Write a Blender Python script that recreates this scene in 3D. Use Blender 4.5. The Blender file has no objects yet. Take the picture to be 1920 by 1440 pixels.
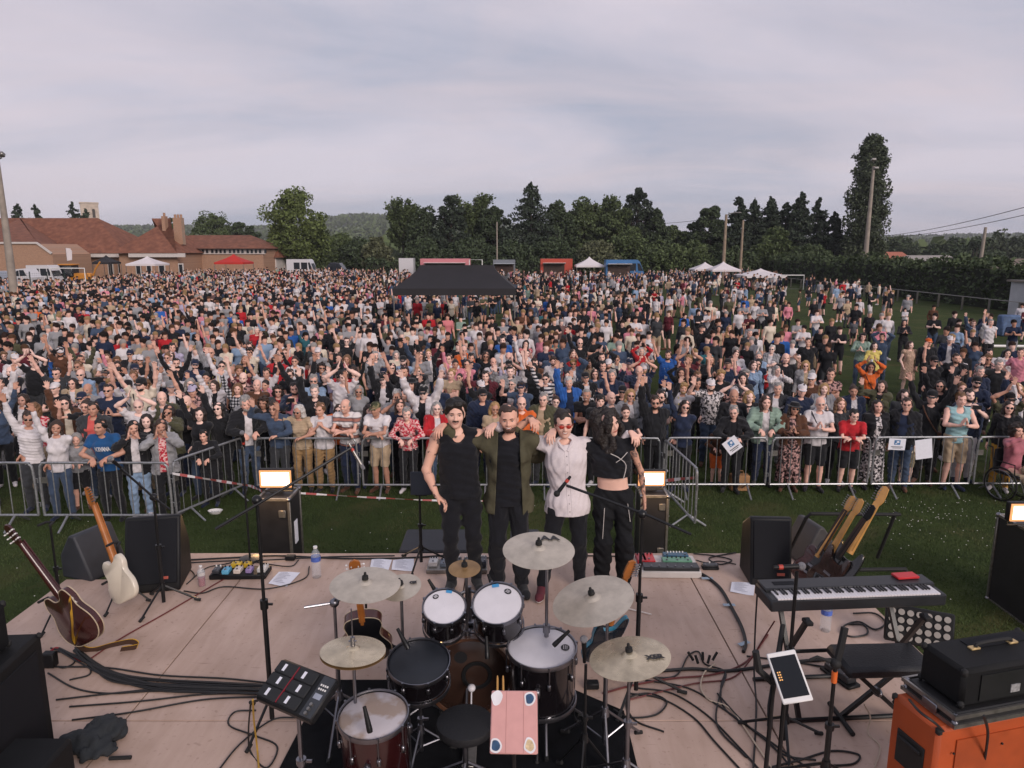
import bpy, bmesh, math, random
import numpy as np
from mathutils import Vector, Matrix
from mathutils.bvhtree import BVHTree
R = math.radians
rnd = random.Random(11)
nrg = np.random.default_rng(5)
sc = bpy.context.scene
col = sc.collection
# ---------------------------------------------------------------- camera
FPX, PITCH, CZ, SZ = 1331.0, math.atan(253 / 1331.0), 4.45, 1.2     # focal length in photo pixels, eye height, stage height
cd = bpy.data.cameras.new('camera'); cam = bpy.data.objects.new('camera', cd); col.objects.link(cam)
cam.location = (0, 0, CZ); cam.rotation_euler = (R(90) - PITCH, 0, 0)
cd.sensor_width = 36; cd.lens = 36 * FPX / 1920; cd.clip_start = 0.05; cd.clip_end = 12000
sc.camera = cam
# ---------------------------------------------------------------- world and sun
SUN_EL, SUN_AZ = R(24), R(148)        # azimuth the light comes from, clockwise from +Y (behind the stage, to the right)
w = bpy.data.worlds.new('World'); sc.world = w; w.use_nodes = True
nt = w.node_tree; nt.nodes.clear()
def N(t, **k):
    n = nt.nodes.new(t)
    for a, b in k.items(): setattr(n, a, b)
    return n
sky = N('ShaderNodeTexSky', sky_type='NISHITA', sun_disc=False, sun_elevation=SUN_EL, sun_rotation=SUN_AZ)
tc = N('ShaderNodeTexCoord'); sep = N('ShaderNodeSeparateXYZ'); nt.links.new(tc.outputs['Generated'], sep.inputs[0])
za = N('ShaderNodeMath', operation='ADD'); za.inputs[1].default_value = 0.16; nt.links.new(sep.outputs[2], za.inputs[0])
zm = N('ShaderNodeMath', operation='MAXIMUM'); zm.inputs[1].default_value = 0.05; nt.links.new(za.outputs[0], zm.inputs[0])
cmb = N('ShaderNodeCombineXYZ')
for i in (0, 1):
    dv = N('ShaderNodeMath', operation='DIVIDE'); nt.links.new(sep.outputs[i], dv.inputs[0]); nt.links.new(zm.outputs[0], dv.inputs[1])
    nt.links.new(dv.outputs[0], cmb.inputs[i])
mp = N('ShaderNodeMapping'); mp.inputs['Scale'].default_value = (0.55, 1.0, 1); mp.inputs['Location'].default_value = (3.1, 1.7, 0); mp.inputs['Rotation'].default_value = (0, 0, R(-14))
nt.links.new(cmb.outputs[0], mp.inputs[0])
def noise(scale, det, rough, dist):
    n = N('ShaderNodeTexNoise'); n.inputs['Scale'].default_value = scale; n.inputs['Detail'].default_value = det
    n.inputs['Roughness'].default_value = rough; n.inputs['Distortion'].default_value = dist
    nt.links.new(mp.outputs[0], n.inputs['Vector']); return n
n1 = noise(0.55, 7, 0.54, 0.6); n2 = noise(1.3, 8, 0.6, 0.9)
r1 = N('ShaderNodeValToRGB'); r1.color_ramp.elements[0].position = 0.40; r1.color_ramp.elements[1].position = 0.60
r1.color_ramp.elements[0].color = (0.42, 0.44, 0.545, 1); r1.color_ramp.elements[1].color = (0.665, 0.615, 0.695, 1)
nt.links.new(n1.outputs[0], r1.inputs[0])
r2 = N('ShaderNodeValToRGB'); r2.color_ramp.elements[0].position = 0.42; r2.color_ramp.elements[1].position = 0.7
r2.color_ramp.elements[0].color = (0, 0, 0, 1); r2.color_ramp.elements[1].color = (0.55, 0.55, 0.55, 1)
nt.links.new(n2.outputs[0], r2.inputs[0])
mx = N('ShaderNodeMixRGB'); mx.inputs[2].default_value = (0.70, 0.60, 0.64, 1)
nt.links.new(r2.outputs[0], mx.inputs[0]); nt.links.new(r1.outputs[0], mx.inputs[1])
b1 = N('ShaderNodeBackground'); b1.inputs[1].default_value = 0.06; nt.links.new(sky.outputs[0], b1.inputs[0])
b2 = N('ShaderNodeBackground'); b2.inputs[1].default_value = 1.0; nt.links.new(mx.outputs[0], b2.inputs[0])
ms = N('ShaderNodeMixShader'); ms.inputs[0].default_value = 0.92
nt.links.new(b1.outputs[0], ms.inputs[1]); nt.links.new(b2.outputs[0], ms.inputs[2])
wo = N('ShaderNodeOutputWorld'); nt.links.new(ms.outputs[0], wo.inputs[0])
sl = bpy.data.lights.new('sun', 'SUN'); sl.energy = 2.3; sl.angle = R(26); sl.color = (1.0, 0.87, 0.79)
so = bpy.data.objects.new('sun', sl); col.objects.link(so)
sd = Vector((math.sin(SUN_AZ) * math.cos(SUN_EL), math.cos(SUN_AZ) * math.cos(SUN_EL), math.sin(SUN_EL)))
so.rotation_euler = sd.to_track_quat('Z', 'Y').to_euler(); so.location = sd * 60
sc.view_settings.view_transform = 'Standard'; sc.view_settings.look = 'None'; sc.view_settings.exposure = 0.13; sc.view_settings.gamma = 1
sc.cycles.max_bounces = 6; sc.cycles.diffuse_bounces = 3; sc.cycles.glossy_bounces = 3; sc.cycles.transmission_bounces = 4; sc.cycles.transparent_max_bounces = 8
# ---------------------------------------------------------------- pixel <-> place helpers (photo is 1920 x 1440)
_cp, _sp = math.cos(PITCH), math.sin(PITCH)
def ray(px, py):
    x, y = (px - 960) / FPX, -(py - 720) / FPX
    return Vector((x, _cp + y * _sp, -_sp + y * _cp))
def P(px, py, z=0.0):
    d = ray(px, py); return Vector((0, 0, CZ)) + d * ((z - CZ) / d.z)
def D(px, py, Y):
    d = ray(px, py); return Vector((0, 0, CZ)) + d * (Y / d.y)
def S(px, py, h=0.0): return P(px, py, SZ + h)
def ppm(p):                                     # photo pixels per metre at a point
    return FPX / (p[1] * _cp + (CZ - p[2]) * _sp)
# ---------------------------------------------------------------- scene tree helpers
def tag(o, label=None, cat=None, group=None, kind=None):
    if label: o['label'] = label
    if cat: o['category'] = cat
    if group: o['group'] = group
    if kind: o['kind'] = kind
    return o
def empty(name, loc=(0, 0, 0), rz=0.0):
    o = bpy.data.objects.new(name, None); col.objects.link(o); o.location = loc; o.rotation_euler = (0, 0, rz); o.empty_display_size = 0.1
    return o
def copy_tree(o, parent=None):
    c = o.copy(); col.objects.link(c)
    if parent is not None: c.parent = parent
    for ch in list(o.children): copy_tree(ch, c)
    return c
# ---------------------------------------------------------------- materials
def s2l(c):
    if isinstance(c, str): c = tuple(int(c[i:i + 2], 16) / 255 for i in (0, 2, 4))
    return tuple(x / 12.92 if x <= 0.04045 else ((x + 0.055) / 1.055) ** 2.4 for x in c[:3])
MATS = {}
def mat(name, c, rough=0.6, metal=0.0, var=0.15, vs=8.0, bump=0.0, bs=60.0, emit=0, spec=0.5, coat=0.0, alpha=None, trans=0, sheen=0):
    if name in MATS: return MATS[name]
    if isinstance(c, str): c = s2l(c)
    m = bpy.data.materials.new(name); m.use_nodes = True; t = m.node_tree; b = t.nodes['Principled BSDF']; L = t.links.new
    b.inputs['Roughness'].default_value = rough; b.inputs['Metallic'].default_value = metal; b.inputs['Specular IOR Level'].default_value = spec
    b.inputs['Coat Weight'].default_value = coat; b.inputs['Base Color'].default_value = (*c, 1)
    if sheen: b.inputs['Sheen Weight'].default_value = sheen
    if trans: b.inputs['Transmission Weight'].default_value = trans
    if alpha is not None: b.inputs['Alpha'].default_value = alpha
    if var or bump:
        tcn = t.nodes.new('ShaderNodeTexCoord')
        n = t.nodes.new('ShaderNodeTexNoise'); n.inputs['Scale'].default_value = vs; n.inputs['Detail'].default_value = 5
        L(tcn.outputs['Object'], n.inputs['Vector'])
        if var:
            r = t.nodes.new('ShaderNodeValToRGB'); e = r.color_ramp.elements
            e[0].position = 0.3; e[1].position = 0.7
            e[0].color = (*[x * (1 - var) for x in c], 1); e[1].color = (*[min(1, x * (1 + var)) for x in c], 1)
            L(n.outputs[0], r.inputs[0]); L(r.outputs[0], b.inputs['Base Color'])
            q = t.nodes.new('ShaderNodeMapRange'); q.inputs['To Min'].default_value = max(0.02, rough - 0.08); q.inputs['To Max'].default_value = min(1, rough + 0.08)
            L(n.outputs[0], q.inputs['Value']); L(q.outputs[0], b.inputs['Roughness'])
        if bump:
            n2_ = t.nodes.new('ShaderNodeTexNoise'); n2_.inputs['Scale'].default_value = bs; n2_.inputs['Detail'].default_value = 4
            L(tcn.outputs['Object'], n2_.inputs['Vector'])
            bp = t.nodes.new('ShaderNodeBump'); bp.inputs['Strength'].default_value = bump; bp.inputs['Distance'].default_value = 0.02
            L(n2_.outputs[0], bp.inputs['Height']); L(bp.outputs[0], b.inputs['Normal'])
    if emit:
        b.inputs['Emission Color'].default_value = (*c, 1); b.inputs['Emission Strength'].default_value = emit
    if emit: b.inputs['Base Color'].default_value = (.02, .02, .02, 1)
    MATS[name] = m; return m
def pattern_mat(name, cols, kind='stripe', scale=20.0, rough=0.85, thr=(0.45, 0.55), axis=2, bump=0.25):
    """two or three colour woven / printed cloth: stripe, check, print (blobs), spots"""
    if name in MATS: return MATS[name]
    m = bpy.data.materials.new(name); m.use_nodes = True; t = m.node_tree; b = t.nodes['Principled BSDF']; L = t.links.new
    b.inputs['Roughness'].default_value = rough; b.inputs['Specular IOR Level'].default_value = 0.25
    tcn = t.nodes.new('ShaderNodeTexCoord'); cols = [s2l(c) if isinstance(c, str) else c for c in cols]
    r = t.nodes.new('ShaderNodeValToRGB'); e = r.color_ramp.elements
    e[0].color = (*cols[0], 1); e[1].color = (*cols[1], 1); e[0].position, e[1].position = thr
    if len(cols) > 2:
        x = e.new((thr[0] + thr[1]) / 2); x.color = (*cols[2], 1)
    def wave(ax):
        sp = t.nodes.new('ShaderNodeSeparateXYZ'); L(tcn.outputs['Object'], sp.inputs[0])
        mu = t.nodes.new('ShaderNodeMath'); mu.operation = 'MULTIPLY'; mu.inputs[1].default_value = scale; L(sp.outputs[ax], mu.inputs[0])
        sn = t.nodes.new('ShaderNodeMath'); sn.operation = 'SINE'; L(mu.outputs[0], sn.inputs[0])
        mr = t.nodes.new('ShaderNodeMapRange'); mr.inputs['From Min'].default_value = -1; L(sn.outputs[0], mr.inputs['Value']); return mr.outputs[0]
    if kind == 'stripe': f = wave(axis)
    elif kind == 'check':
        a = t.nodes.new('ShaderNodeMath'); a.operation = 'ADD'; L(wave(0), a.inputs[0]); L(wave(2), a.inputs[1])
        h = t.nodes.new('ShaderNodeMath'); h.operation = 'MULTIPLY'; h.inputs[1].default_value = 0.5; L(a.outputs[0], h.inputs[0]); f = h.outputs[0]
    elif kind == 'spots':
        v = t.nodes.new('ShaderNodeTexVoronoi'); v.inputs['Scale'].default_value = scale; L(tcn.outputs['Object'], v.inputs['Vector']); f = v.outputs['Distance']
    else:
        v = t.nodes.new('ShaderNodeTexNoise'); v.inputs['Scale'].default_value = scale; v.inputs['Detail'].default_value = 4; L(tcn.outputs['Object'], v.inputs['Vector']); f = v.outputs[0]
    L(f, r.inputs[0]); L(r.outputs[0], b.inputs['Base Color'])
    if bump:
        n2_ = t.nodes.new('ShaderNodeTexNoise'); n2_.inputs['Scale'].default_value = 14; L(tcn.outputs['Object'], n2_.inputs['Vector'])
        bp = t.nodes.new('ShaderNodeBump'); bp.inputs['Strength'].default_value = bump; bp.inputs['Distance'].default_value = 0.03
        L(n2_.outputs[0], bp.inputs['Height']); L(bp.outputs[0], b.inputs['Normal'])
    MATS[name] = m; return m
def cloth(name, c): return mat('cloth_' + name, c, rough=0.9, var=0.22, vs=7, bump=0.35, bs=13, spec=0.2, sheen=0.15)
BLK = mat('black_plastic', '131416', 0.5, var=0.2, bump=0.08, bs=200, spec=.3)
BLKM = mat('black_metal', '1a1b1d', 0.35, metal=0.3, var=0.2)
TOLEX = mat('black_vinyl', '0f1012', 0.65, var=0.3, bump=0.3, bs=320, spec=.25)
GRILL = mat('speaker_grille', '101218', 0.75, var=0.35, vs=90, bump=0.3, bs=400, spec=.25)
CHROME = mat('chrome', '86868c', 0.36, metal=1.0, var=0.15)
STEEL = mat('galvanised_steel', '9a9c9f', 0.42, metal=0.75, var=0.25, vs=30)
ALU = mat('aluminium_trim', '8b8884', 0.38, metal=0.8, var=0.2, vs=25)
WHITE = mat('white_plastic', 'dcdad8', 0.5, var=0.05)
PAPER = mat('paper', 'd8d9e2', 0.8, var=0.04, vs=20)
RUBBER = mat('black_rubber', '131314', 0.75, var=0.2)
LAMPW = mat('lamp_glow', (1.0, 0.76, 0.58), 0.5, var=0, emit=4.5)
# ---------------------------------------------------------------- mesh builder
def np_mesh(name, V, Q, mi=None, smooth=True):
    me = bpy.data.meshes.new(name); V = np.asarray(V, np.float32); Q = np.asarray(Q, np.int32); k = Q.shape[1]
    me.vertices.add(len(V)); me.vertices.foreach_set('co', V.ravel())
    me.loops.add(Q.size); me.loops.foreach_set('vertex_index', Q.ravel())
    me.polygons.add(len(Q)); me.polygons.foreach_set('loop_start', np.arange(0, Q.size, k, dtype=np.int32))
    if mi is not None: me.polygons.foreach_set('material_index', np.asarray(mi, np.int32))
    me.polygons.foreach_set('use_smooth', np.full(len(Q), smooth))
    me.update(calc_edges=True); return me
class MB:
    def __init__(s): s.v = []; s.f = []; s.m = []; s.M = Matrix()
    def add(s, vs, fs, mi=0):
        o = len(s.v); s.v += [s.M @ Vector(v) for v in vs]; s.f += [tuple(i + o for i in f) for f in fs]; s.m += [mi] * len(fs); return s
    def box(s, c, d, rot=None, bev=0.0, mi=0):
        x, y, z = d[0] / 2, d[1] / 2, d[2] / 2; M = Matrix.Translation(c) @ (rot.to_4x4() if rot else Matrix())
        if bev <= 0:
            vs = [(a * x, b * y, e * z) for a in (-1, 1) for b in (-1, 1) for e in (-1, 1)]
            fs = [(0, 1, 3, 2), (4, 6, 7, 5), (0, 4, 5, 1), (2, 3, 7, 6), (0, 2, 6, 4), (1, 5, 7, 3)]
        else:
            b_ = min(bev, x * .9, y * .9, z * .9); vs = []; ix = {}
            for a in (-1, 1):
                for b in (-1, 1):
                    for e in (-1, 1):
                        for k in range(3):
                            q = [a * x, b * y, e * z]; sg = (a, b, e)
                            for j in range(3):
                                if j != k: q[j] -= sg[j] * b_
                            ix[a, b, e, k] = len(vs); vs.append(tuple(q))
            fs = []
            for k in range(3):
                u, v_ = (k + 1) % 3, (k + 2) % 3
                for sg in (-1, 1):
                    loop = []
                    for p, q in ((-1, -1), (1, -1), (1, 1), (-1, 1)):
                        t = [0, 0, 0]; t[k] = sg; t[u] = p; t[v_] = q; loop.append(ix[t[0], t[1], t[2], k])
                    fs.append(tuple(loop if sg > 0 else loop[::-1]))
                for p in (-1, 1):
                    for q in (-1, 1):
                        t0 = [0, 0, 0]; t0[u] = p; t0[v_] = q; t1 = list(t0); t0[k] = -1; t1[k] = 1
                        f = (ix[(*t0, u)], ix[(*t1, u)], ix[(*t1, v_)], ix[(*t0, v_)])
                        fs.append(f if p * q < 0 else f[::-1])
            for a in (-1, 1):
                for b in (-1, 1):
                    for e in (-1, 1):
                        f = tuple(ix[a, b, e, k] for k in range(3)); fs.append(f if a * b * e > 0 else f[::-1])
        return s.add([M @ Vector(v) for v in vs], fs, mi)
    def tube(s, pts, r, n=8, mi=0, closed=False, caps=True):
        pts = [Vector(p) for p in pts]; L = len(pts); rs = r if isinstance(r, (list, tuple)) else [r] * L
        T = []
        for i in range(L):
            a = pts[i - 1] if (i or closed) else pts[0]; b = pts[(i + 1) % L] if (i < L - 1 or closed) else pts[-1]
            d = (b - a); T.append(d.normalized() if d.length > 1e-9 else Vector((0, 0, 1)))
        nrm = T[0].orthogonal().normalized(); vs = []; fs = []
        for i in range(L):
            nrm = (nrm - T[i] * nrm.dot(T[i])); nrm = nrm.normalized() if nrm.length > 1e-6 else T[i].orthogonal().normalized()
            bn = T[i].cross(nrm)
            for k in range(n):
                a = 2 * math.pi * k / n; vs.append(pts[i] + (nrm * math.cos(a) + bn * math.sin(a)) * rs[i])
        for i in range(L if closed else L - 1):
            j = (i + 1) % L
            for k in range(n): fs.append((i * n + k, i * n + (k + 1) % n, j * n + (k + 1) % n, j * n + k))
        if caps and not closed: fs += [tuple(range(n))[::-1], tuple(range((L - 1) * n, L * n))]
        return s.add(vs, fs, mi)
    def cyl(s, a, b, r, r2=None, n=12, mi=0): return s.tube([a, b], [r, r if r2 is None else r2], n, mi)
    def lathe(s, prof, n=24, M=None, mi=0, caps=False):
        M = M or Matrix(); vs = []; fs = []; L = len(prof)
        for r, z in prof:
            for k in range(n):
                a = 2 * math.pi * k / n; vs.append(M @ Vector((r * math.cos(a), r * math.sin(a), z)))
        for i in range(L - 1):
            for k in range(n): fs.append((i * n + k, i * n + (k + 1) % n, (i + 1) * n + (k + 1) % n, (i + 1) * n + k))
        if caps: fs += [tuple(range(n))[::-1], tuple(range((L - 1) * n, L * n))]
        return s.add(vs, fs, mi)
    def prism(s, o, z0, z1, M=None, mi=0):
        M = M or Matrix(); n = len(o)
        vs = [M @ Vector((x, y, z0)) for x, y in o] + [M @ Vector((x, y, z1)) for x, y in o]
        fs = [tuple(range(n))[::-1], tuple(range(n, 2 * n))] + [(i, (i + 1) % n, n + (i + 1) % n, n + i) for i in range(n)]
        return s.add(vs, fs, mi)
    def sph(s, c, r, n=14, m=8, mi=0, rot=None):
        rr = r if isinstance(r, (list, tuple)) else (r, r, r); M = Matrix.Translation(c) @ (rot.to_4x4() if rot else Matrix()); vs = []; fs = []
        for i in range(m + 1):
            t = math.pi * i / m
            for k in range(n):
                a = 2 * math.pi * k / n; vs.append(M @ Vector((rr[0] * math.sin(t) * math.cos(a), rr[1] * math.sin(t) * math.sin(a), -rr[2] * math.cos(t))))
        for i in range(m):
            for k in range(n): fs.append((i * n + k, i * n + (k + 1) % n, (i + 1) * n + (k + 1) % n, (i + 1) * n + k))
        return s.add(vs, fs, mi)
    def quad(s, a, b, c, d, mi=0): return s.add([a, b, c, d], [(0, 1, 2, 3)], mi)
    def build(s, name, mats, parent=None, smooth=True, ang=38, loc=None, rot=None):
        me = bpy.data.meshes.new(name); me.from_pydata([tuple(v) for v in s.v], [], s.f)
        for m in (mats if isinstance(mats, (list, tuple)) else [mats]): me.materials.append(m)
        me.polygons.foreach_set('material_index', s.m)
        me.polygons.foreach_set('use_smooth', [smooth] * len(s.f))
        if smooth: me.set_sharp_from_angle(angle=R(ang))
        me.validate(); me.update()
        o = bpy.data.objects.new(name, me); col.objects.link(o)
        if parent is not None: o.parent = parent
        if loc is not None: o.location = loc
        if rot is not None: o.rotation_euler = rot
        return o
def text_mesh(txt, size, extrude=0.0, align='CENTER', bold=0.0):
    c = bpy.data.curves.new('lettering', 'FONT'); c.body = txt; c.size = size; c.extrude = extrude; c.align_x = align; c.align_y = 'CENTER'; c.offset = bold; c.resolution_u = 3
    o = bpy.data.objects.new('lettering', c); col.objects.link(o)
    dg = bpy.context.evaluated_depsgraph_get(); me = bpy.data.meshes.new_from_object(o.evaluated_get(dg))
    bpy.data.objects.remove(o); bpy.data.curves.remove(c); return me
def lettering(name, txt, size, m, M, parent=None, bold=0.0, stretch=1.0, extrude=0.0006):
    me = text_mesh(txt, size, extrude, bold=bold); me.transform(M @ Matrix.Diagonal((stretch, 1, 1, 1))); me.materials.clear(); me.materials.append(m)
    o = bpy.data.objects.new(name, me); col.objects.link(o)
    if parent is not None: o.parent = parent
    return o
def smooth_path(pts, per=6):
    """Catmull-Rom through the points"""
    p = [Vector(q) for q in pts]; p = [p[0] * 2 - p[1]] + p + [p[-1] * 2 - p[-2]]; out = []
    for i in range(1, len(p) - 2):
        for k in range(per):
            t = k / per; a, b, c, d = p[i - 1], p[i], p[i + 1], p[i + 2]
            out.append(0.5 * ((2 * b) + (c - a) * t + (2 * a - 5 * b + 4 * c - d) * t * t + (3 * b - a - 3 * c + d) * t ** 3))
    out.append(p[-2]); return out
def frame(o, x, z):
    """matrix at o whose local X is near x and Z along z"""
    z = Vector(z).normalized(); x = Vector(x); x = (x - z * x.dot(z)).normalized(); y = z.cross(x)
    M = Matrix((x, y, z)).transposed().to_4x4(); M.translation = Vector(o); return M
# ---------------------------------------------------------------- people: one continuous surface grown from a posed skeleton
V3 = lambda *a: np.array(a, float)
def prim_d(p, x, y, z):
    if p[0] == 'c':
        a, b, ra, rb = p[1], p[2], p[3], p[4]; ab = b - a; l2 = float(ab @ ab) + 1e-9
        px, py, pz = x - a[0], y - a[1], z - a[2]
        t = np.clip((px * ab[0] + py * ab[1] + pz * ab[2]) / l2, 0, 1)
        return np.sqrt((px - t * ab[0]) ** 2 + (py - t * ab[1]) ** 2 + (pz - t * ab[2]) ** 2) - (ra + (rb - ra) * t)
    c, r, M = p[1], p[2], p[3]; px, py, pz = x - c[0], y - c[1], z - c[2]
    if M is not None:
        px, py, pz = (M[0, 0] * px + M[1, 0] * py + M[2, 0] * pz, M[0, 1] * px + M[1, 1] * py + M[2, 1] * pz, M[0, 2] * px + M[1, 2] * py + M[2, 2] * pz)
    k0 = np.sqrt((px / r[0]) ** 2 + (py / r[1]) ** 2 + (pz / r[2]) ** 2); k1 = np.sqrt((px / r[0] ** 2) ** 2 + (py / r[1] ** 2) ** 2 + (pz / r[2] ** 2) ** 2) + 1e-9
    return k0 * (k0 - 1) / k1
def pb(p):
    if p[0] == 'c':
        m = max(p[3], p[4]); return np.minimum(p[1], p[2]) - m, np.maximum(p[1], p[2]) + m
    m = p[2] if p[3] is None else np.full(3, max(p[2])); return p[1] - m, p[1] + m
def C(a, b, ra, rb, k=.02, lab=0): return ('c', np.asarray(a, float), np.asarray(b, float), ra, rb, k, lab)
def E(c, r, M=None, k=.02, lab=0): return ('e', np.asarray(c, float), np.asarray(r, float), M, k, lab)
def infl(p, d, lab=None):
    if p[0] == 'c': return ('c', p[1], p[2], max(.004, p[3] + d), max(.004, p[4] + d), p[5], p[6] if lab is None else lab)
    return ('e', p[1], np.maximum(.004, p[2] + d), p[3], p[4], p[5] if lab is None else lab)
def xform(p, M):
    r, t = M[:3, :3], M[:3, 3]
    if p[0] == 'c': return ('c', r @ p[1] + t, r @ p[2] + t, *p[3:])
    return ('e', r @ p[1] + t, p[2], r if p[3] is None else r @ p[3], *p[4:])
def snets(F, org, h):
    Sg = F < 0; c = np.zeros(tuple(n - 1 for n in F.shape), np.int8)
    offs = [(i, j, k) for i in (0, 1) for j in (0, 1) for k in (0, 1)]; sh = c.shape
    for o in offs: c += Sg[o[0]:o[0] + sh[0], o[1]:o[1] + sh[1], o[2]:o[2] + sh[2]]
    act = (c > 0) & (c < 8); ids = np.argwhere(act); idx = np.full(sh, -1, np.int32); idx[act] = np.arange(len(ids))
    val = np.stack([F[ids[:, 0] + o[0], ids[:, 1] + o[1], ids[:, 2] + o[2]] for o in offs], 1); acc = np.zeros((len(ids), 3)); cnt = np.zeros(len(ids)); oa = np.array(offs, float)
    for i in range(8):
        for j in range(i + 1, 8):
            if abs(oa[i] - oa[j]).sum() != 1: continue
            a, b = val[:, i], val[:, j]; m = (a < 0) != (b < 0); t = a[m] / (a[m] - b[m]); acc[m] += oa[i] + t[:, None] * (oa[j] - oa[i]); cnt[m] += 1
    V = (ids + acc / cnt[:, None]) * h + org; Qs = []
    for ax in range(3):
        u, v = (ax + 1) % 3, (ax + 2) % 3
        s0 = [slice(None)] * 3; s1 = [slice(None)] * 3; s0[ax] = slice(0, -1); s1[ax] = slice(1, None)
        A, B = Sg[tuple(s0)], Sg[tuple(s1)]; e = np.argwhere(A != B); e = e[(e[:, u] > 0) & (e[:, v] > 0) & (e[:, u] < sh[u]) & (e[:, v] < sh[v])]
        ins = A[e[:, 0], e[:, 1], e[:, 2]]; q = []
        for du, dv in ((1, 1), (0, 1), (0, 0), (1, 0)):
            f = e.copy(); f[:, u] -= du; f[:, v] -= dv; q.append(idx[f[:, 0], f[:, 1], f[:, 2]])
        q = np.stack(q, 1); q[~ins] = q[~ins][:, ::-1]; Qs.append(q)
    return V, np.concatenate(Qs)
def extract(prims, h, clips=(), neg=(), wr=0.0, seed=0):
    lo = np.min([pb(p)[0] for p in prims], 0) - 2.5 * h - wr; hi = np.max([pb(p)[1] for p in prims], 0) + 2.5 * h + wr
    n = np.ceil((hi - lo) / h).astype(int) + 1; ax = [(lo[i] + h * np.arange(n[i])).astype(np.float32) for i in range(3)]
    F = np.full(n, 1.0, np.float32)
    def box(p, mg):
        a, b = pb(p); i0 = np.maximum(0, np.floor((a - mg - lo) / h).astype(int)); i1 = np.minimum(n, np.ceil((b + mg - lo) / h).astype(int) + 1)
        sl = tuple(slice(i0[i], i1[i]) for i in range(3)); return sl, prim_d(p, ax[0][sl[0]][:, None, None], ax[1][sl[1]][None, :, None], ax[2][sl[2]][None, None, :])
    for p in prims:
        k = p[5] if p[0] == 'c' else p[4]; sl, d = box(p, k + 2 * h); f = F[sl]; hh = np.clip(0.5 + 0.5 * (f - d) / k, 0, 1); F[sl] = f + (d - f) * hh - k * hh * (1 - hh)
    for p in neg:
        sl, d = box(p, 2 * h); F[sl] = np.maximum(F[sl], -d)
    X, Y, Z = ax[0][:, None, None], ax[1][None, :, None], ax[2][None, None, :]
    if wr:
        g = np.random.default_rng(seed)
        for _ in range(5):
            k = g.normal(size=3); k = k / np.linalg.norm(k) * 2 * math.pi / g.uniform(.05, .16); F += np.float32(wr * .5) * np.sin(X * np.float32(k[0]) + Y * np.float32(k[1]) + Z * np.float32(k[2]) + np.float32(g.uniform(0, 6)))
    for cfun in clips: F = np.maximum(F, cfun(X, Y, Z).astype(np.float32))
    V, Q = snets(F, lo, h); cen = V[Q].mean(1); best = np.full(len(Q), 9.0); lab = np.zeros(len(Q), np.int32)
    for p in prims:
        l = p[6] if p[0] == 'c' else p[5]
        d = prim_d(p, cen[:, 0], cen[:, 1], cen[:, 2]); m = d < best; best[m] = d[m]; lab[m] = l
    return V, Q, lab, cen
def rot3(ax, deg):
    return np.array(Matrix.Rotation(R(deg), 3, ax))
# ---- hands
def hand(w, d, n, style, side, grow=0.0, s=1.0):
    """prims of one hand: wrist w, pointing along d, palm facing n; side +1/-1 puts the thumb on that side"""
    d = d / np.linalg.norm(d); n = n - d * (n @ d); n = n / (np.linalg.norm(n) + 1e-9); t = np.cross(d, n) * side; out = []
    curl = {'open': (6, 8, 6), 'relax': (28, 32, 18), 'fist': (80, 85, 60), 'flat': (4, 3, 2), 'grip': (55, 60, 35), 'drape': (38, 30, 15), 'peace': (6, 8, 6)}[style]
    spread = {'open': 9, 'relax': 3, 'fist': 1, 'flat': 1.5, 'grip': 2, 'drape': 4, 'peace': 9}[style]
    for i in range(4):
        off = (1.5 - i) * .0205; L = (.078, .087, .081, .062)[i]; kn = w + d * (.092 - .006 * abs(i - 1.2)) * s + t * off * s
        out.append(C(w + t * off * .55, kn, .0145 + grow * .6, .0118 + grow, .013))
        cu = curl if not (style == 'peace' and i > 1) else (80, 85, 60); a = 0.0; p0 = kn; sp = (1.5 - i) * spread
        for j, (fl, r0, r1) in enumerate(((.46, .0100, .0092), (.30, .0092, .0084), (.24, .0084, .0070))):
            a += R(cu[j]); dd = d * math.cos(a) + n * math.sin(a); dd = dd + t * math.sin(R(sp)) * math.cos(a); dd = dd / np.linalg.norm(dd)
            p1 = p0 + dd * L * fl * s; out.append(C(p0, p1, r0 + grow, r1 + grow, .004)); p0 = p1
    b = w + d * .022 * s + t * .022 * s; dd = d * .62 + t * (.72 if style in ('open', 'flat', 'drape', 'relax') else .35) + n * (.25 if style != 'fist' else .75); dd = dd / np.linalg.norm(dd)
    m = b + dd * .046 * s; d2 = dd * .8 + d * .45 + n * .2; d2 = d2 / np.linalg.norm(d2)
    out += [C(b, m, .0150 + grow, .0112 + grow, .01), C(m, m + d2 * .034 * s, .0108 + grow, .0084 + grow, .005)]
    return out
def head_prims():
    o = [E((0, .014, .028), (.077, .096, .094), k=.03), E((0, -.022, -.045), (.059, .068, .076), k=.03), E((0, -.062, -.097), (.025, .024, .021), k=.02),
         C((0, -.086, .012), (0, -.110, -.026), .009, .0135, .012), E((.013, -.1, -.031), (.010, .011, .008), k=.006), E((-.013, -.1, -.031), (.010, .011, .008), k=.006),
         E((0, -.078, .026), (.052, .018, .013), k=.015), E((0, -.083, -.060), (.026, .013, .013), k=.01)]
    for s in (-1, 1):
        o += [E((s * .077, .014, -.012), (.012, .021, .033), rot3('Z', -s * 18), k=.006), E((s * .036, -.062, -.028), (.028, .026, .024), k=.02)]
    return o
HEADP = head_prims()
HNEG = [E((s * .033, -.099, .004), (.020, .013, .012), k=.01) for s in (-1, 1)]
UP, LO = .285, .25
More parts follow.
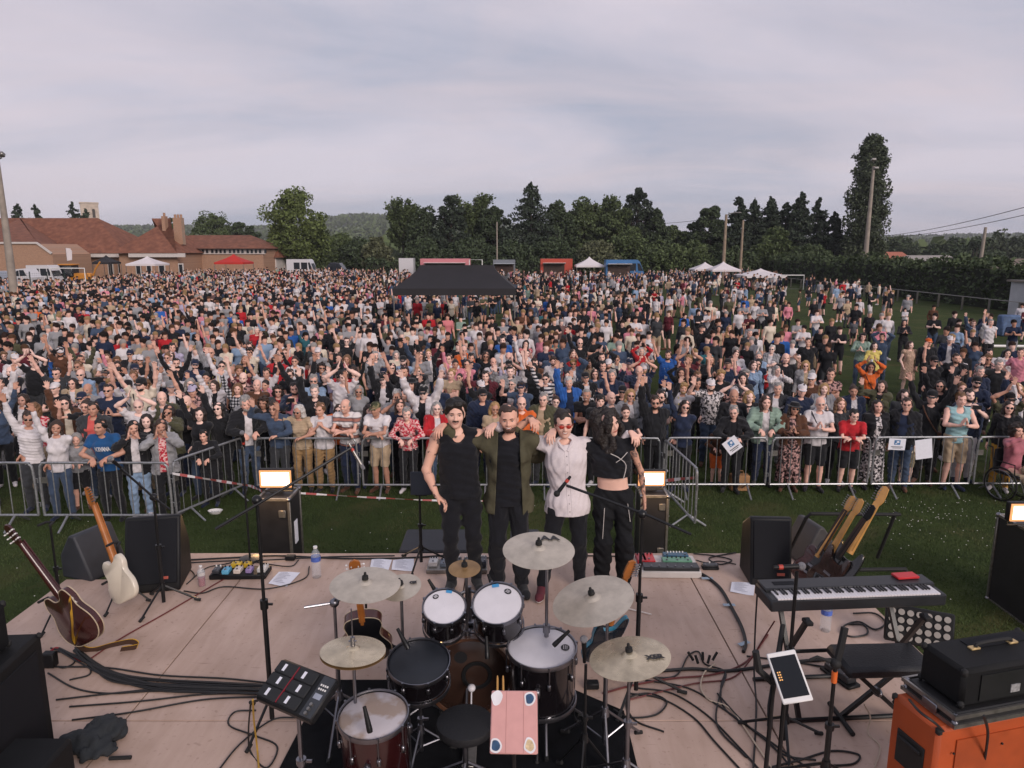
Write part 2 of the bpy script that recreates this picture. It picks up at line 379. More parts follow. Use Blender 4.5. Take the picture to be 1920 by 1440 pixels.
def ik(s, w, pole):
    v = w - s; L = np.linalg.norm(v); m = UP + LO - .004
    if L > m: w = s + v / L * m; v = w - s; L = m
    d = v / L; a = (UP * UP - LO * LO + L * L) / (2 * L); h = math.sqrt(max(0, UP * UP - a * a)); q = pole - d * (pole @ d); q = q / (np.linalg.norm(q) + 1e-9)
    return s + d * a + q * h, w
# pose: (a-side wrist, pole, palm normal, hand style), same for the b side; x is mirrored for b when None
def AR(w, pole, n, st='relax', hd=None): return (V3(*w), V3(*pole), V3(*n), st, None if hd is None else V3(*hd))
DOWN = AR((-.27, -.03, .87), (-.2, 1, 0), (1, 0, 0)); UPA = AR((-.36, -.14, 1.96), (-1, .2, .1), (0, -1, 0), 'open'); UPB = AR((-.27, -.10, 2.0), (-1, .1, .1), (.1, -1, 0), 'open')
WAVE = AR((-.36, -.24, 1.68), (-.9, .2, -.8), (.1, -1, .1), 'open', (-.1, -.1, 1)); CUPA = AR((-.15, -.31, 1.17), (-.8, .3, -1), (1, 0, 0), 'grip', (.2, -1, .2))
POSES = {
    'down': (DOWN, None), 'up2': (UPA, None), 'up1': (UPB, DOWN), 'wave': (WAVE, DOWN),
    'upcup': (UPA, CUPA), 'clap': (AR((-.055, -.30, 1.22), (-1, .3, -.6), (1, 0, 0), 'flat', (.30, -.35, 1)), None),
    'clapup': (AR((-.10, -.16, 1.80), (-1, -.1, 0), (1, 0, 0), 'flat', (.35, -.05, 1)), None),
    'cross': (AR((.06, -.21, 1.20), (-1, -.1, -.9), (0, 1, 0), 'relax', (1, .25, .25)), AR((-.05, -.245, 1.155), (1, -.1, -.9), (0, 1, 0), 'relax', (-1, .3, .1))),
    'pocket': (AR((-.19, -.10, .93), (-1, .9, 0), (1, 0, 0), 'fist', (.2, -.1, -1)), None), 'hip': (AR((-.19, -.03, 1.03), (-1, .5, 0), (1, 0, 0), 'grip', (.5, -.3, -.4)), DOWN),
    'phone': (AR((-.06, -.36, 1.44), (-1, .2, -.9), (.6, .6, 0), 'grip', (.3, -.2, 1)), AR((.06, -.36, 1.42), (1, .2, -.9), (-.6, .6, 0), 'grip', (-.3, -.2, 1))),
    'lean': (AR((-.10, -.33, 1.135), (-1, .2, -.2), (0, 0, -1), 'drape', (.35, -.7, -.3)), None),
    'leanx': (AR((.05, -.30, 1.15), (-1, -.2, -.2), (0, 0, -1), 'drape', (1, -.15, -.1)), AR((-.05, -.335, 1.165), (1, -.2, -.2), (0, 0, -1), 'drape', (-1, -.1, -.1))),
    'chin': (AR((-.045, -.23, 1.33), (-1, -.1, -1.2), (1, 0, 0), 'fist', (.25, .1, 1)), None), 'cup': (CUPA, DOWN),
    'face': (AR((-.075, -.22, 1.50), (-1, -.2, -.7), (1, .3, 0), 'flat', (.15, .05, 1)), None), 'leanwave': (WAVE, AR((.06, -.31, 1.145), (1, 0, -.2), (0, 0, -1), 'drape', (-1, -.2, -.1))),
}
def mirror(a): f = V3(-1, 1, 1); return (a[0] * f, a[1] * f, a[2] * f, a[3], None if a[4] is None else a[4] * f)
LEANS = {'lean': 13, 'leanx': 15, 'chin': 6, 'leanwave': 9}
def skeleton(pose, sex='m', feet=None, lean=0.0, side=0.0, head=(0, 0, 0), raw=None, chub=0.0, hip=(0, 0, 0)):
    """joints of a 1.75 m figure facing -Y"""
    f = sex == 'f'; J = {}; A, B = raw if raw else POSES[pose]; B = B if B is not None else mirror(A); lean = lean or LEANS.get(pose, 0)
    hip = V3(*hip); J['pel'] = V3(0, 0, .95) + hip; T = rot3('X', lean) @ rot3('Y', side)      # lean towards -Y
    up = lambda q: T @ (V3(*q) - V3(0, 0, .95)) + J['pel']
    sw = .158 if f else .178; J['up'] = up; J['T'] = T; J['neck'] = up((0, .018, 1.475)); J['hd'] = up((0, -.012, 1.628))
    Mh = np.eye(4); Mh[:3, :3] = T @ rot3('X', -lean * .8) @ rot3('Z', head[0]) @ rot3('X', head[1]) @ rot3('Y', head[2]); Mh[:3, :3] *= .97; Mh[:3, 3] = J['hd']; J['Mh'] = Mh
    for s, a, nm in ((-1, A, 'a'), (1, B, 'b')):
        lift = .035 if a[0][2] > 1.6 else 0
        sh = up((s * sw, .012, 1.415 + lift)); wst = a[0].copy()
        el, wr = ik(sh, wst, a[1]); J['sh' + nm], J['el' + nm], J['wr' + nm] = sh, el, wr
        J['hd' + nm] = a[4] if a[4] is not None else wr - el; J['n' + nm] = a[2]; J['st' + nm] = a[3]
        J['hp' + nm] = J['pel'] + V3(s * (.092 if f else .085), 0, -.03)
        ft = V3(s * .105, 0, 0) if feet is None else V3(*feet[0 if s < 0 else 1]); an = ft + V3(0, .02, .085); J['an' + nm] = an; J['ft' + nm] = ft
        mid = (J['hp' + nm] + an) / 2; L1, L2 = .425, .42; v = an - J['hp' + nm]; Ld = min(np.linalg.norm(v), L1 + L2 - .002); hgt = math.sqrt(max(0, L1 * L1 - (Ld / 2) ** 2))
        J['kn' + nm] = mid + V3(s * .02, -1, 0) * min(hgt, .3)
    J['f'] = f; J['chub'] = chub; return J
def torso(J):
    f, c, up, T = J['f'], J['chub'], J['up'], J['T']; o = [E(J['pel'] + V3(0, .008, -.01), (.160 + .012 * f + c * .6, .112 + c * .5, .125), T, .05), E(up((0, .0 - c * .4, 1.085)), (.142 - .014 * f + c, .100 + c * 1.2, .15), T, .06),
         E(up((0, .006, 1.29)), (.163 - .018 * f + c * .5, .112 + c * .3, .17), T, .06), C(J['sha'], J['shb'], .058, .058, .05), C(up((0, .03, 1.40)), up((0, .022, 1.47)), .085, .062, .05)]
    if f: o += [E(up((s * .072, -.088, 1.265)), (.062, .052, .060), T, .03) for s in (-1, 1)]
    else: o += [E(up((s * .075, -.066, 1.31)), (.075, .05, .062), T, .04) for s in (-1, 1)]
    return o
def limb(J, n, g=1.0):
    f = J['f']; q = .88 if f else 1.0; q *= 1 + J['chub'] * 1.5; S_, E_, W_ = J['sh' + n], J['el' + n], J['wr' + n]; m = S_ + (E_ - S_) * .45; fm = E_ + (W_ - E_) * .3
    return [C(S_, m, .056 * q, .046 * q, .03), C(m, E_, .046 * q, .037 * q, .02)], [C(E_, fm, .036 * q, .040 * q, .02), C(fm, W_, .040 * q, .025 * q, .02)]
def leg(J, n):
    q = 1 + J['chub']; h, k, a = J['hp' + n], J['kn' + n], J['an' + n]; m = h + (k - h) * .3; cf = k + (a - k) * .33 + V3(0, .015, 0)
    return [C(h, m, .088 * q, .080 * q, .04), C(m, k, .080 * q, .054 * q, .03)], [C(k, cf, .052, .054, .02), C(cf, a, .054, .036, .02)]
def foot(J, n, d=0.0, lab=4):
    a, f = J['an' + n], J['ft' + n]; s = -1 if n == 'a' else 1; t = f + V3(s * .035, -.155, .035); return [C(f + V3(0, .035, .045), t, .041 + d, .034 + d, .02, lab), C(a, f + V3(0, .01, .045), .036 + d, .04 + d, .02, lab), C(t, t + V3(s * .008, -.035, -.004), .034 + d, .026 + d, .02, lab)]
def zc(z, keep): return (lambda X, Y, Z: (Z - z) + 0 * X + 0 * Y) if keep == 'below' else (lambda X, Y, Z: (z - Z) + 0 * X + 0 * Y)
def pc(o, n):      # keep the side n does not point to
    return lambda X, Y, Z: (X - o[0]) * n[0] + (Y - o[1]) * n[1] + (Z - o[2]) * n[2]
def cut_limb(pr, a, b, t):
    """the part of a limb's prims up to the share t of the way from a to b"""
    return pr, pc(a + (b - a) * t, (b - a) / np.linalg.norm(b - a))
def figure(J, outfit, h, grow=0.0, wr=.004, seed=0, fine=False, face=True, tattoo=''):
    """-> {part: (V, Q, labels)}; outfit keys: top, jacket, bottom, shoe; body labels 0 skin 1 eye 2 mouth 3 brow 4 shoe 5 second skin"""
    out = {}; ts = torso(J); arms = {n: limb(J, n) for n in 'ab'}; legs = {n: leg(J, n) for n in 'ab'}; top, bot = outfit.get('top'), outfit.get('bottom'); dn = -.012
    body = [infl(p, dn, 5 if 'c' in tattoo else None) for p in ts] if top != 'crop' else [infl(p, -.004) for p in ts]
    for n in 'ab':
        slv = outfit.get('sleeve', {'tee': .55, 'long': 2, 'tank': 0, 'crop': 0, 'dress': .3}[top]); slv = 2 if outfit.get('jacket') else slv
        lab = 5 if n in tattoo else 0
        body += [infl(p, dn if slv > .5 else 0, lab) for p in arms[n][0]] + [infl(p, dn if slv > 1.2 else 0, lab) for p in arms[n][1]]
        body += [infl(p, 0, lab) for p in hand(J['wr' + n], J['hd' + n], J['n' + n], J['st' + n], -1 if n == 'a' else 1, grow, 1.0 if not J['f'] else .92)]
        cov = {'trousers': 2, 'shorts': 1, 'skirt': 1, 'dress': 1, 'longskirt': 2}[bot]
        body += [infl(p, dn) for p in legs[n][0]] + [infl(p, dn if cov > 1 else 0) for p in legs[n][1]]
        if not fine: body += foot(J, n)
        else: body += [infl(p, -.012, 0) for p in foot(J, n)]
    body += [C(J['neck'] - V3(0, 0, .03), J['hd'] + J['Mh'][:3, :3] @ V3(0, .02, -.05), .056 if not J['f'] else .048, .052 if not J['f'] else .044, .03)]
    body += [xform(p, J['Mh']) for p in HEADP]
    V, Q, lab, cen = extract(body, h, neg=[xform(p, J['Mh']) for p in HNEG] if fine else ())
    if face:
        q = (cen - J['Mh'][:3, 3]) @ (J['Mh'][:3, :3] / .97); ax = np.abs(q[:, 0]); fr = q[:, 1] < -.05; e = max(0, (h - .006) * .22)
        lab[fr & (((ax - .033) / (.012 + e)) ** 2 + ((q[:, 2] - .002) / (.0055 + e)) ** 2 < 1)] = 1
        lab[fr & (((ax - .034) / (.022 + e)) ** 2 + ((q[:, 2] - .024 + ax * .1) / (.005 + e)) ** 2 < 1)] = 3
        lab[fr & (((ax) / (.023 + e * .5)) ** 2 + ((q[:, 2] + .061 - ax * ax * 9) / (.0045 + e * .6)) ** 2 < 1)] = 2
    out['body'] = (V, Q, lab)
    # clothing
    d = .010; upz = J['up']
    def sleeves(pr, fr, add):
        o = list(pr)
        for n in outfit.get('sleeven', 'ab'):
            if fr > 0: o += [infl(p, add) for p in arms[n][0]]
            if fr > 1.2: o += [infl(p, add) for p in arms[n][1]]
        return o
    def armclip(fr):
        def fn(X, Y, Z):
            m = None
            for n in 'ab':
                S_, E_, W_ = J['sh' + n], J['el' + n], J['wr' + n]
                if fr <= 1.2: o, t = S_ + (E_ - S_) * fr, E_ - S_
                else: o, t = W_ + (E_ - W_) * .06, W_ - E_
                t = t / np.linalg.norm(t); a = S_ if fr <= 1.2 else E_
                dd = (X - o[0]) * t[0] + (Y - o[1]) * t[1] + (Z - o[2]) * t[2]
                px, py, pz = X - o[0], Y - o[1], Z - o[2]; rr = np.sqrt(np.maximum(0, px * px + py * py + pz * pz - dd * dd)); g = np.maximum(-dd, rr - .13); g = np.maximum(g, dd - .2)
                m = -g if m is None else np.maximum(m, -g)
            return m
        return fn
    hem = J['pel'][2] + outfit.get('hem', -.09)
    if top in ('tee', 'long', 'tank', 'crop', 'dress'):
        pr = [infl(p, d + .004) for p in ts] + [E(J['pel'] + V3(0, .008, -.12), (.190 + J['chub'] * .6, .138 + J['chub'] * .5, .20), J['T'], .05), E(J['up']((0, -.004, 1.18)), (.162 - .02 * J['f'] + J['chub'], .120 + J['chub'] * 1.2, .26), J['T'], .06)]; slv = outfit.get('sleeve', {'tee': .55, 'long': 2, 'tank': 0, 'crop': 0, 'dress': .3}[top]); hw = outfit.get('hemw', 0)
        if hw: pr += [E(J['pel'] + V3(0, .0, -.13), (.19 + hw, .135 + hw, .22), J['T'], .05), E(J['up']((0, -.03, 1.27)), (.165, .110, .20), J['T'], .08)]
        inner = bool(outfit.get('jacket'))
        pr = sleeves(pr, slv if not inner else 0, .010 if slv < 1 else .013); cl = [zc(hem, 'above')]; ng = []
        if slv > 0 and not inner: cl.append(armclip(slv))
        if top == 'tank' or top == 'crop':
            for n in 'ab': s = -1 if n == 'a' else 1; q = J['sh' + n]; ng.append(E(q + V3(s * .045, 0, -.02), (.075, .12, .10), J['T']))
            ng.append(E(J['up']((0, -.10, 1.47)), (.085, .10, .085), J['T']))
        if top == 'crop': ng = [E(J['up']((0, 0, 1.55)), (.075, .09, .05), J['T'])]
        ng.append(E(J['up']((0, -.05, 1.475)), (.066, .07, .035), J['T']))
        if outfit.get('vneck'): ng.append(E(J['up']((0, -.13, 1.43)), (.035, .08, .085), J['T']))
        V, Q, lab, _ = extract(pr, h, clips=cl, neg=ng, wr=wr, seed=seed); out['top'] = (V, Q, lab)
    if outfit.get('jacket'):
        pr = sleeves([infl(p, .036) for p in ts] + [E(J['pel'] + V3(0, .008, -.12), (.222, .165, .21), J['T'], .05), E(J['up']((0, .0, 1.18)), (.180, .136, .26), J['T'], .06)], 2, .028); gw = outfit.get('gap', .055)
        gap = lambda X, Y, Z: -np.maximum(np.abs(X - J['pel'][0]) - gw - .10 * np.clip(1.42 - Z, 0, 1) * outfit.get('flare', .25), Y - J['pel'][1] + .0)
        cl = [zc(hem - .05 + outfit.get('jhem', 0), 'above'), gap, armclip(outfit.get('jslv', 2))]; V, Q, lab, _ = extract(pr, h, clips=cl, neg=[E(J['up']((0, -.04, 1.49)), (.068, .07, .05), J['T'])], wr=wr * 1.5, seed=seed + 1); out['jacket'] = (V, Q, lab)
    cl = [zc(J['pel'][2] + outfit.get('waist', .05 if top in ('tank', 'crop') else -.045), 'below')]; pr = [infl(p, .006) for p in ts[:2]]
    for n in 'ab':
        pr += [infl(p, .014) for p in legs[n][0]]
        if bot == 'trousers': pr += [infl(p, outfit.get('legw', .018)) for p in legs[n][1]]
    if bot == 'trousers': cl.append(zc(.055, 'above'))
    elif bot == 'shorts': pr = [infl(p, .012) for p in pr]; cl.append(zc(outfit.get('sh', .50), 'above'))
    else:
        z0 = {'skirt': .58, 'dress': .52, 'longskirt': .16}[bot]
        for k in range(8):
            a = k * math.pi / 4; pr.append(C(J['pel'] + V3(math.cos(a) * .10, math.sin(a) * .07, .05), V3(J['pel'][0] + math.cos(a) * .20, math.sin(a) * .17, z0), .06, .05, .06))
        cl.append(zc(z0, 'above'))
    V, Q, lab, _ = extract(pr, h, clips=cl, wr=wr, seed=seed + 2); out['bottom'] = (V, Q, lab)
    return out
# ---- hair, hats, glasses: built once at the head, hung on each head
def hairm(kind, h=.011):
    base = [E((0, .018, .036), (.091, .109, .106), k=.02)]; cl = []; ng = []
    hl = pc((0, -.070, .058), V3(0, -.80, -.60)); curl = 0.0; nape = zc(-.075, 'above')
    if kind == 'short': cl = [hl, nape]; curl = .010; ng = [E((s * .064, -.080, .066), (.022, .04, .026)) for s in (-1, 1)]
    elif kind == 'crop': base = [E((0, .017, .033), (.0865, .105, .102), k=.02)]; cl = [pc((0, -.064, .076), V3(0, -.78, -.63)), nape]; curl = .006; ng = [E((s * .060, -.075, .078), (.026, .05, .030)) for s in (-1, 1)]
    elif kind == 'receding': base = [E((0, .022, .02), (.089, .102, .090), k=.02)]; cl = [pc((0, -.01, .06), V3(0, -.88, .1)), nape]; ng = [E((0, -.03, .14), (.06, .09, .06))]
    elif kind == 'quiff': base += [C((-.05, -.070, .090), (.045, -.074, .094), .024, .028, .03), E((0, .01, .085), (.080, .088, .042), k=.03)]; cl = [pc((0, -.078, .062), V3(0, -.9, -.43)), nape]; curl = .010
    elif kind == 'fringe': base += [C((-.06, -.075, .055), (.06, -.075, .055), .024, .024, .02)]; cl = [pc((0, -.082, .048), V3(.15, -.86, -.48)), nape]; curl = .012
    elif kind in ('long', 'bob', 'mid'):
        L = {'long': -.27, 'mid': -.19, 'bob': -.11}[kind]; base = [E((0, .020, .034), (.090, .106, .103), k=.02), C((0, .07, .0), (0, .085, L), .085, .07, .05)]
        for s in (-1, 1): base += [C((s * .078, .0, .02), (s * .090, -.012, L * .9), .030, .034, .03), C((s * .05, .06, .0), (s * .07, .07, L), .05, .05, .04)]
        cl = [lambda X, Y, Z: np.maximum(np.maximum(np.abs(X) - .062 + np.maximum(0, Z - .045) * 1.6, Y + .005), Z - .085) * -1 + 0 * X]; curl = .007
    elif kind == 'curly':
        base = [E((0, .02, .04), (.108, .118, .115), k=.02)]; cl = [lambda X, Y, Z: -np.maximum(np.maximum(np.abs(X) - .065, Y + .01), Z - .065) + 0 * X]; base += [E((s * .09, .02, -.06), (.05, .07, .07), k=.03) for s in (-1, 1)]; curl = .016
    elif kind == 'wild':
        base = [E((0, .022, .038), (.102, .116, .112), k=.03), C((0, .08, .0), (0, .09, -.30), .10, .085, .05)]
        for s in (-1, 1): base += [C((s * .085, .0, .03), (s * .105, -.055, -.30), .042, .048, .03), C((s * .06, .06, .0), (s * .10, .05, -.32), .06, .06, .04)]
        base += [C((-.07, -.06, .06), (-.075, -.10, -.20), .026, .03, .03)]; cl = [lambda X, Y, Z: np.maximum(np.maximum(np.abs(X - .012) - .052 + np.maximum(0, Z - .045) * 1.6, Y + .005), Z - .075) * -1 + 0 * X]; curl = .020
    elif kind == 'bun': base = [E((0, .016, .033), (.084, .102, .099), k=.02), E((0, .10, .10), (.045, .045, .04), k=.015)]; cl = [hl]
    elif kind == 'pony': base = [E((0, .016, .033), (.084, .102, .099), k=.02), C((0, .10, .04), (0, .15, -.12), .032, .022, .03)]; cl = [hl]
    elif kind == 'hood':
        base = [E((0, .03, .025), (.112, .125, .135), k=.03), E((0, .05, -.11), (.13, .10, .06), k=.04)]; cl = [lambda X, Y, Z: -np.maximum(np.sqrt((X / .075) ** 2 + ((Z + .01) / .115) ** 2) * .08 - .08, Y + .02) + 0 * X]
    elif kind == 'beard': base = [E((0, -.030, -.072), (.062, .070, .055), k=.02)]; cl = [zc(-.045, 'below'), pc((0, -.01, 0), V3(0, 1, 0)), lambda X, Y, Z: -np.maximum(np.abs(X) - .022, np.abs(Z + .062) - .008) + 0 * Y]; curl = .003
    elif kind == 'moustache': base = [C((-.026, -.096, -.048), (0, -.105, -.043), .0055, .0075, .006), C((.026, -.096, -.048), (0, -.105, -.043), .0055, .0075, .006)]; h = .004
    V, Q, lab, _ = extract(base, h, clips=cl, neg=ng, wr=curl, seed=hash(kind) % 97 if False else len(kind) * 7 + ord(kind[0])); me = np_mesh(kind, V, Q); me.materials.append(None); return me
def mb_mesh(mb, name, mats):
    o = mb.build(name, mats); me = o.data; bpy.data.objects.remove(o); return me
def accm(kind):
    b = MB()
    if kind in ('sunglasses', 'glasses'):
        for s in (-1, 1):
            b.sph((s * .034, -.101, .003), (.024, .007, .019), 12, 6); b.tube([(s * .056, -.095, .008), (s * .082, -.05, .01), (s * .083, .01, .004)], .0032, 5)
        b.tube([(-.012, -.105, .008), (.012, -.105, .008)], .0035, 5)
    elif kind == 'cap':
        b.lathe([(.092, .0), (.094, .03), (.086, .065), (.06, .092), (.02, .104), (.002, .105)], 18, Matrix.Translation((0, .014, .035)) @ Matrix.Diagonal((.98, 1.13, 1, 1)))
        o = [(math.sin(a) * .078, -.075 - max(0, math.cos(a)) * .085) for a in np.linspace(-1.55, 1.55, 11)] + [(.07, -.03), (-.07, -.03)]
        b.prism(o[::-1], .038, .046, Matrix.Rotation(R(6), 4, 'X'))
    elif kind == 'hat':
        b.lathe([(.150, .030), (.152, .036), (.095, .042), (.092, .085), (.07, .112), (.02, .118), (.001, .118)], 20, Matrix.Translation((0, .012, .02)) @ Matrix.Diagonal((1, 1.1, 1, 1))); b.lathe([(.150, .030), (.09, .026)], 20, Matrix.Translation((0, .012, .02)) @ Matrix.Diagonal((1, 1.1, 1, 1)))
    elif kind == 'lanyard':
        for s in (-1, 1): b.tube([(s * .058, .06, 1.50), (s * .066, -.06, 1.44), (s * .045, -.142, 1.30), (0, -.158, 1.12)], .008, 5)
        b.box((0, -.165, 1.07), (.07, .006, .10), mi=1)
    elif kind == 'strap':
        b.tube(smooth_path([(-.10, .10, 1.47), (-.11, -.04, 1.475), (-.04, -.142, 1.32), (.08, -.140, 1.12), (.17, -.04, .97), (.16, .06, .95)], 4), .011, 5); b.box((.2, .02, .92), (.07, .18, .15), bev=.02)
    elif kind == 'backpack':
        b.box((0, .20, 1.25), (.28, .15, .38), bev=.05)
        for s in (-1, 1): b.tube(smooth_path([(s * .1, .14, 1.44), (s * .11, .02, 1.49), (s * .11, -.125, 1.36), (s * .14, -.06, 1.12), (s * .13, .12, 1.05)], 3), .016, 5)
    elif kind == 'cup': b.lathe([(.028, 0), (.038, .11)], 12, Matrix.Translation((-.15 + .04, -.42, 1.15))); b.lathe([(.001, .003), (.028, .003)], 12, Matrix.Translation((-.11, -.42, 1.15)))
    elif kind == 'phone': b.box((0, -.44, 1.50), (.15, .009, .075), bev=.004)
    return mb_mesh(b, kind, [None, None] if kind == 'lanyard' else [None])
_HC, _AC, _VC = {}, {}, {}
def hair_mesh(k):
    if k not in _HC: _HC[k] = hairm(k)
    return _HC[k]
def acc_mesh(k):
    if k not in _AC: _AC[k] = accm(k)
    return _AC[k]
OUTF = {'T': dict(top='tee', bottom='trousers'), 'L': dict(top='long', bottom='trousers'), 'J': dict(top='tee', jacket=1, bottom='trousers'), 'S': dict(top='tee', bottom='shorts'), 'LS': dict(top='long', bottom='shorts'),
        'K': dict(top='tank', bottom='shorts'), 'D': dict(top='dress', bottom='dress', hem=.02, waist=.09), 'Q': dict(top='tank', bottom='skirt', hem=.0), 'LD': dict(top='dress', bottom='longskirt', hem=.02, waist=.09), 'JD': dict(top='dress', jacket=1, bottom='longskirt', hem=.02, waist=.09)}
def variant(pose, of, sex):
    key = (pose, of, sex)
    if key in _VC: return _VC[key]
    g = random.Random(len(_VC) * 31 + 5); k = len(_VC)
    J = skeleton(pose, sex, feet=((-.11, g.uniform(-.06, .04), 0), (.11, g.uniform(-.06, .05), 0)), side=g.uniform(-3, 3), head=(g.uniform(-14, 14), g.uniform(-4, 7), g.uniform(-6, 6)), chub=g.choice([0, 0, .012, .028]) if sex == 'm' else g.choice([0, 0, .012]))
    fg = figure(J, OUTF[of], .0135, grow=.0022, wr=.006, seed=k); d = {'Mh': Matrix(J['Mh'].tolist())}
    for nm, (V, Q, lab) in fg.items():
        me = np_mesh(nm, V, Q, lab if nm == 'body' else None)
        for _ in range(5 if nm == 'body' else 1): me.materials.append(None)
        d[nm] = me
    _VC[key] = d; return d
SKINS = [mat('skin_%d' % i, c, .55, var=.10, vs=14, spec=.35) for i, c in enumerate(('e3b8a8', 'd9a896', 'e8c3b6', 'd0a08c', 'b98a76', 'e0b2a2'))]
EYES = mat('eye_shade', '6a4d42', .4, var=0); EYEM = mat('eye_dark', '2a1f1b', .35, var=0); LIPM = mat('mouth', 'a85f58', .5, var=0); TEETH = mat('teeth', 'e2d8d0', .4, var=0)
HAIRS = {k: mat('hair_' + k, c, .55, var=.35, vs=30, bump=.5, bs=70) for k, c in dict(black='15110f', brown='33231a', dark='231915', blond='9a7a50', grey='8b8784', white='b9b5b0', ginger='6e3b1e', light='6d4f35').items()}
CC = dict(black='1d1e22', navy='212a40', white='cac5c8', cream='cfc3b2', grey='8a8a8e', charcoal='36383c', red='a8242c', pink='c87f8e', beige='a8947c', olive='4a4a38', denim='3c4a60', sky='7f95b0', burgundy='55212b', teal='2c5c66',
          orange='c9602c', mustard='b98a3a', lilac='a7a0b8', brown='54382a', blue='2c5aa0', green='3c5c46', tan='8f7350', khaki='7d7460', coral='c75a55', yellow='cdbb6a', sage='7f9488', mint='8fb3b8', steelblue='1f4a78')
def topm(k):
    P_ = {'striped': lambda: pattern_mat('cloth_striped', ['d0ccce', '2a2d3a'], 'stripe', 70), 'check': lambda: pattern_mat('cloth_check', ['1d1f24', 'b9b8bc', '66686e'], 'check', 95, thr=(.25, .8)),
          'floral': lambda: pattern_mat('cloth_floral', ['2a2326', 'b08a86', '66504e'], 'print', 22), 'pinkfloral': lambda: pattern_mat('cloth_pinkfloral', ['b02c3c', 'd9b3b0', 'c4757a'], 'print', 26),
          'camo': lambda: pattern_mat('cloth_camo', ['3a3d2c', '7d7458', '54573f'], 'print', 12), 'leopard': lambda: pattern_mat('cloth_leopard', ['2a2220', 'b79a86'], 'spots', 40, thr=(.2, .4)),
          'whitefloral': lambda: pattern_mat('cloth_whitefloral', ['c9c3c4', '2a292e'], 'print', 24), 'polostripe': lambda: pattern_mat('cloth_polo_stripe', ['d2cccc', '9c6a5e', '55555d'], 'stripe', 38, thr=(.4, .95)), 'plaid': lambda: pattern_mat('cloth_plaid', ['7a5c56', 'c0b3ae'], 'check', 80)}
    return P_[k]() if k in P_ else cloth(k, CC[k])
TOPWORD = {'striped': 'striped', 'check': 'black and white checked', 'floral': 'dark floral', 'pinkfloral': 'red and pink flowered', 'camo': 'camouflage', 'leopard': 'leopard print', 'whitefloral': 'black and white printed', 'polostripe': 'broad striped', 'plaid': 'checked', 'sky': 'light blue', 'mint': 'pale blue', 'steelblue': 'dark blue', 'sage': 'grey green', 'denim': 'denim blue'}
TYPEW = {'T': 'T-shirt', 'L': 'sweater', 'J': 'jacket', 'S': 'T-shirt', 'LS': 'hoodie', 'K': 'tank top', 'D': 'dress', 'Q': 'sleeveless top', 'LD': 'long dress', 'JD': 'jacket over a long dress'}
POSEW = {'down': 'arms hanging', 'up2': 'both arms raised', 'up1': 'one arm raised high', 'wave': 'waving a hand', 'upcup': 'one arm up and a cup', 'clap': 'clapping', 'clapup': 'clapping overhead', 'cross': 'arms crossed', 'pocket': 'hands in pockets', 'hip': 'a hand on the hip', 'phone': 'holding up a phone',
         'lean': 'leaning on the barrier', 'leanx': 'arms folded on the barrier', 'chin': 'hands clasped under the chin', 'cup': 'holding a cup', 'face': 'hands at the cheeks', 'leanwave': 'waving over the barrier'}
PEOPLE = []
def setm(o, i, m):
    s = o.material_slots[i]; s.link = 'OBJECT'; s.material = m
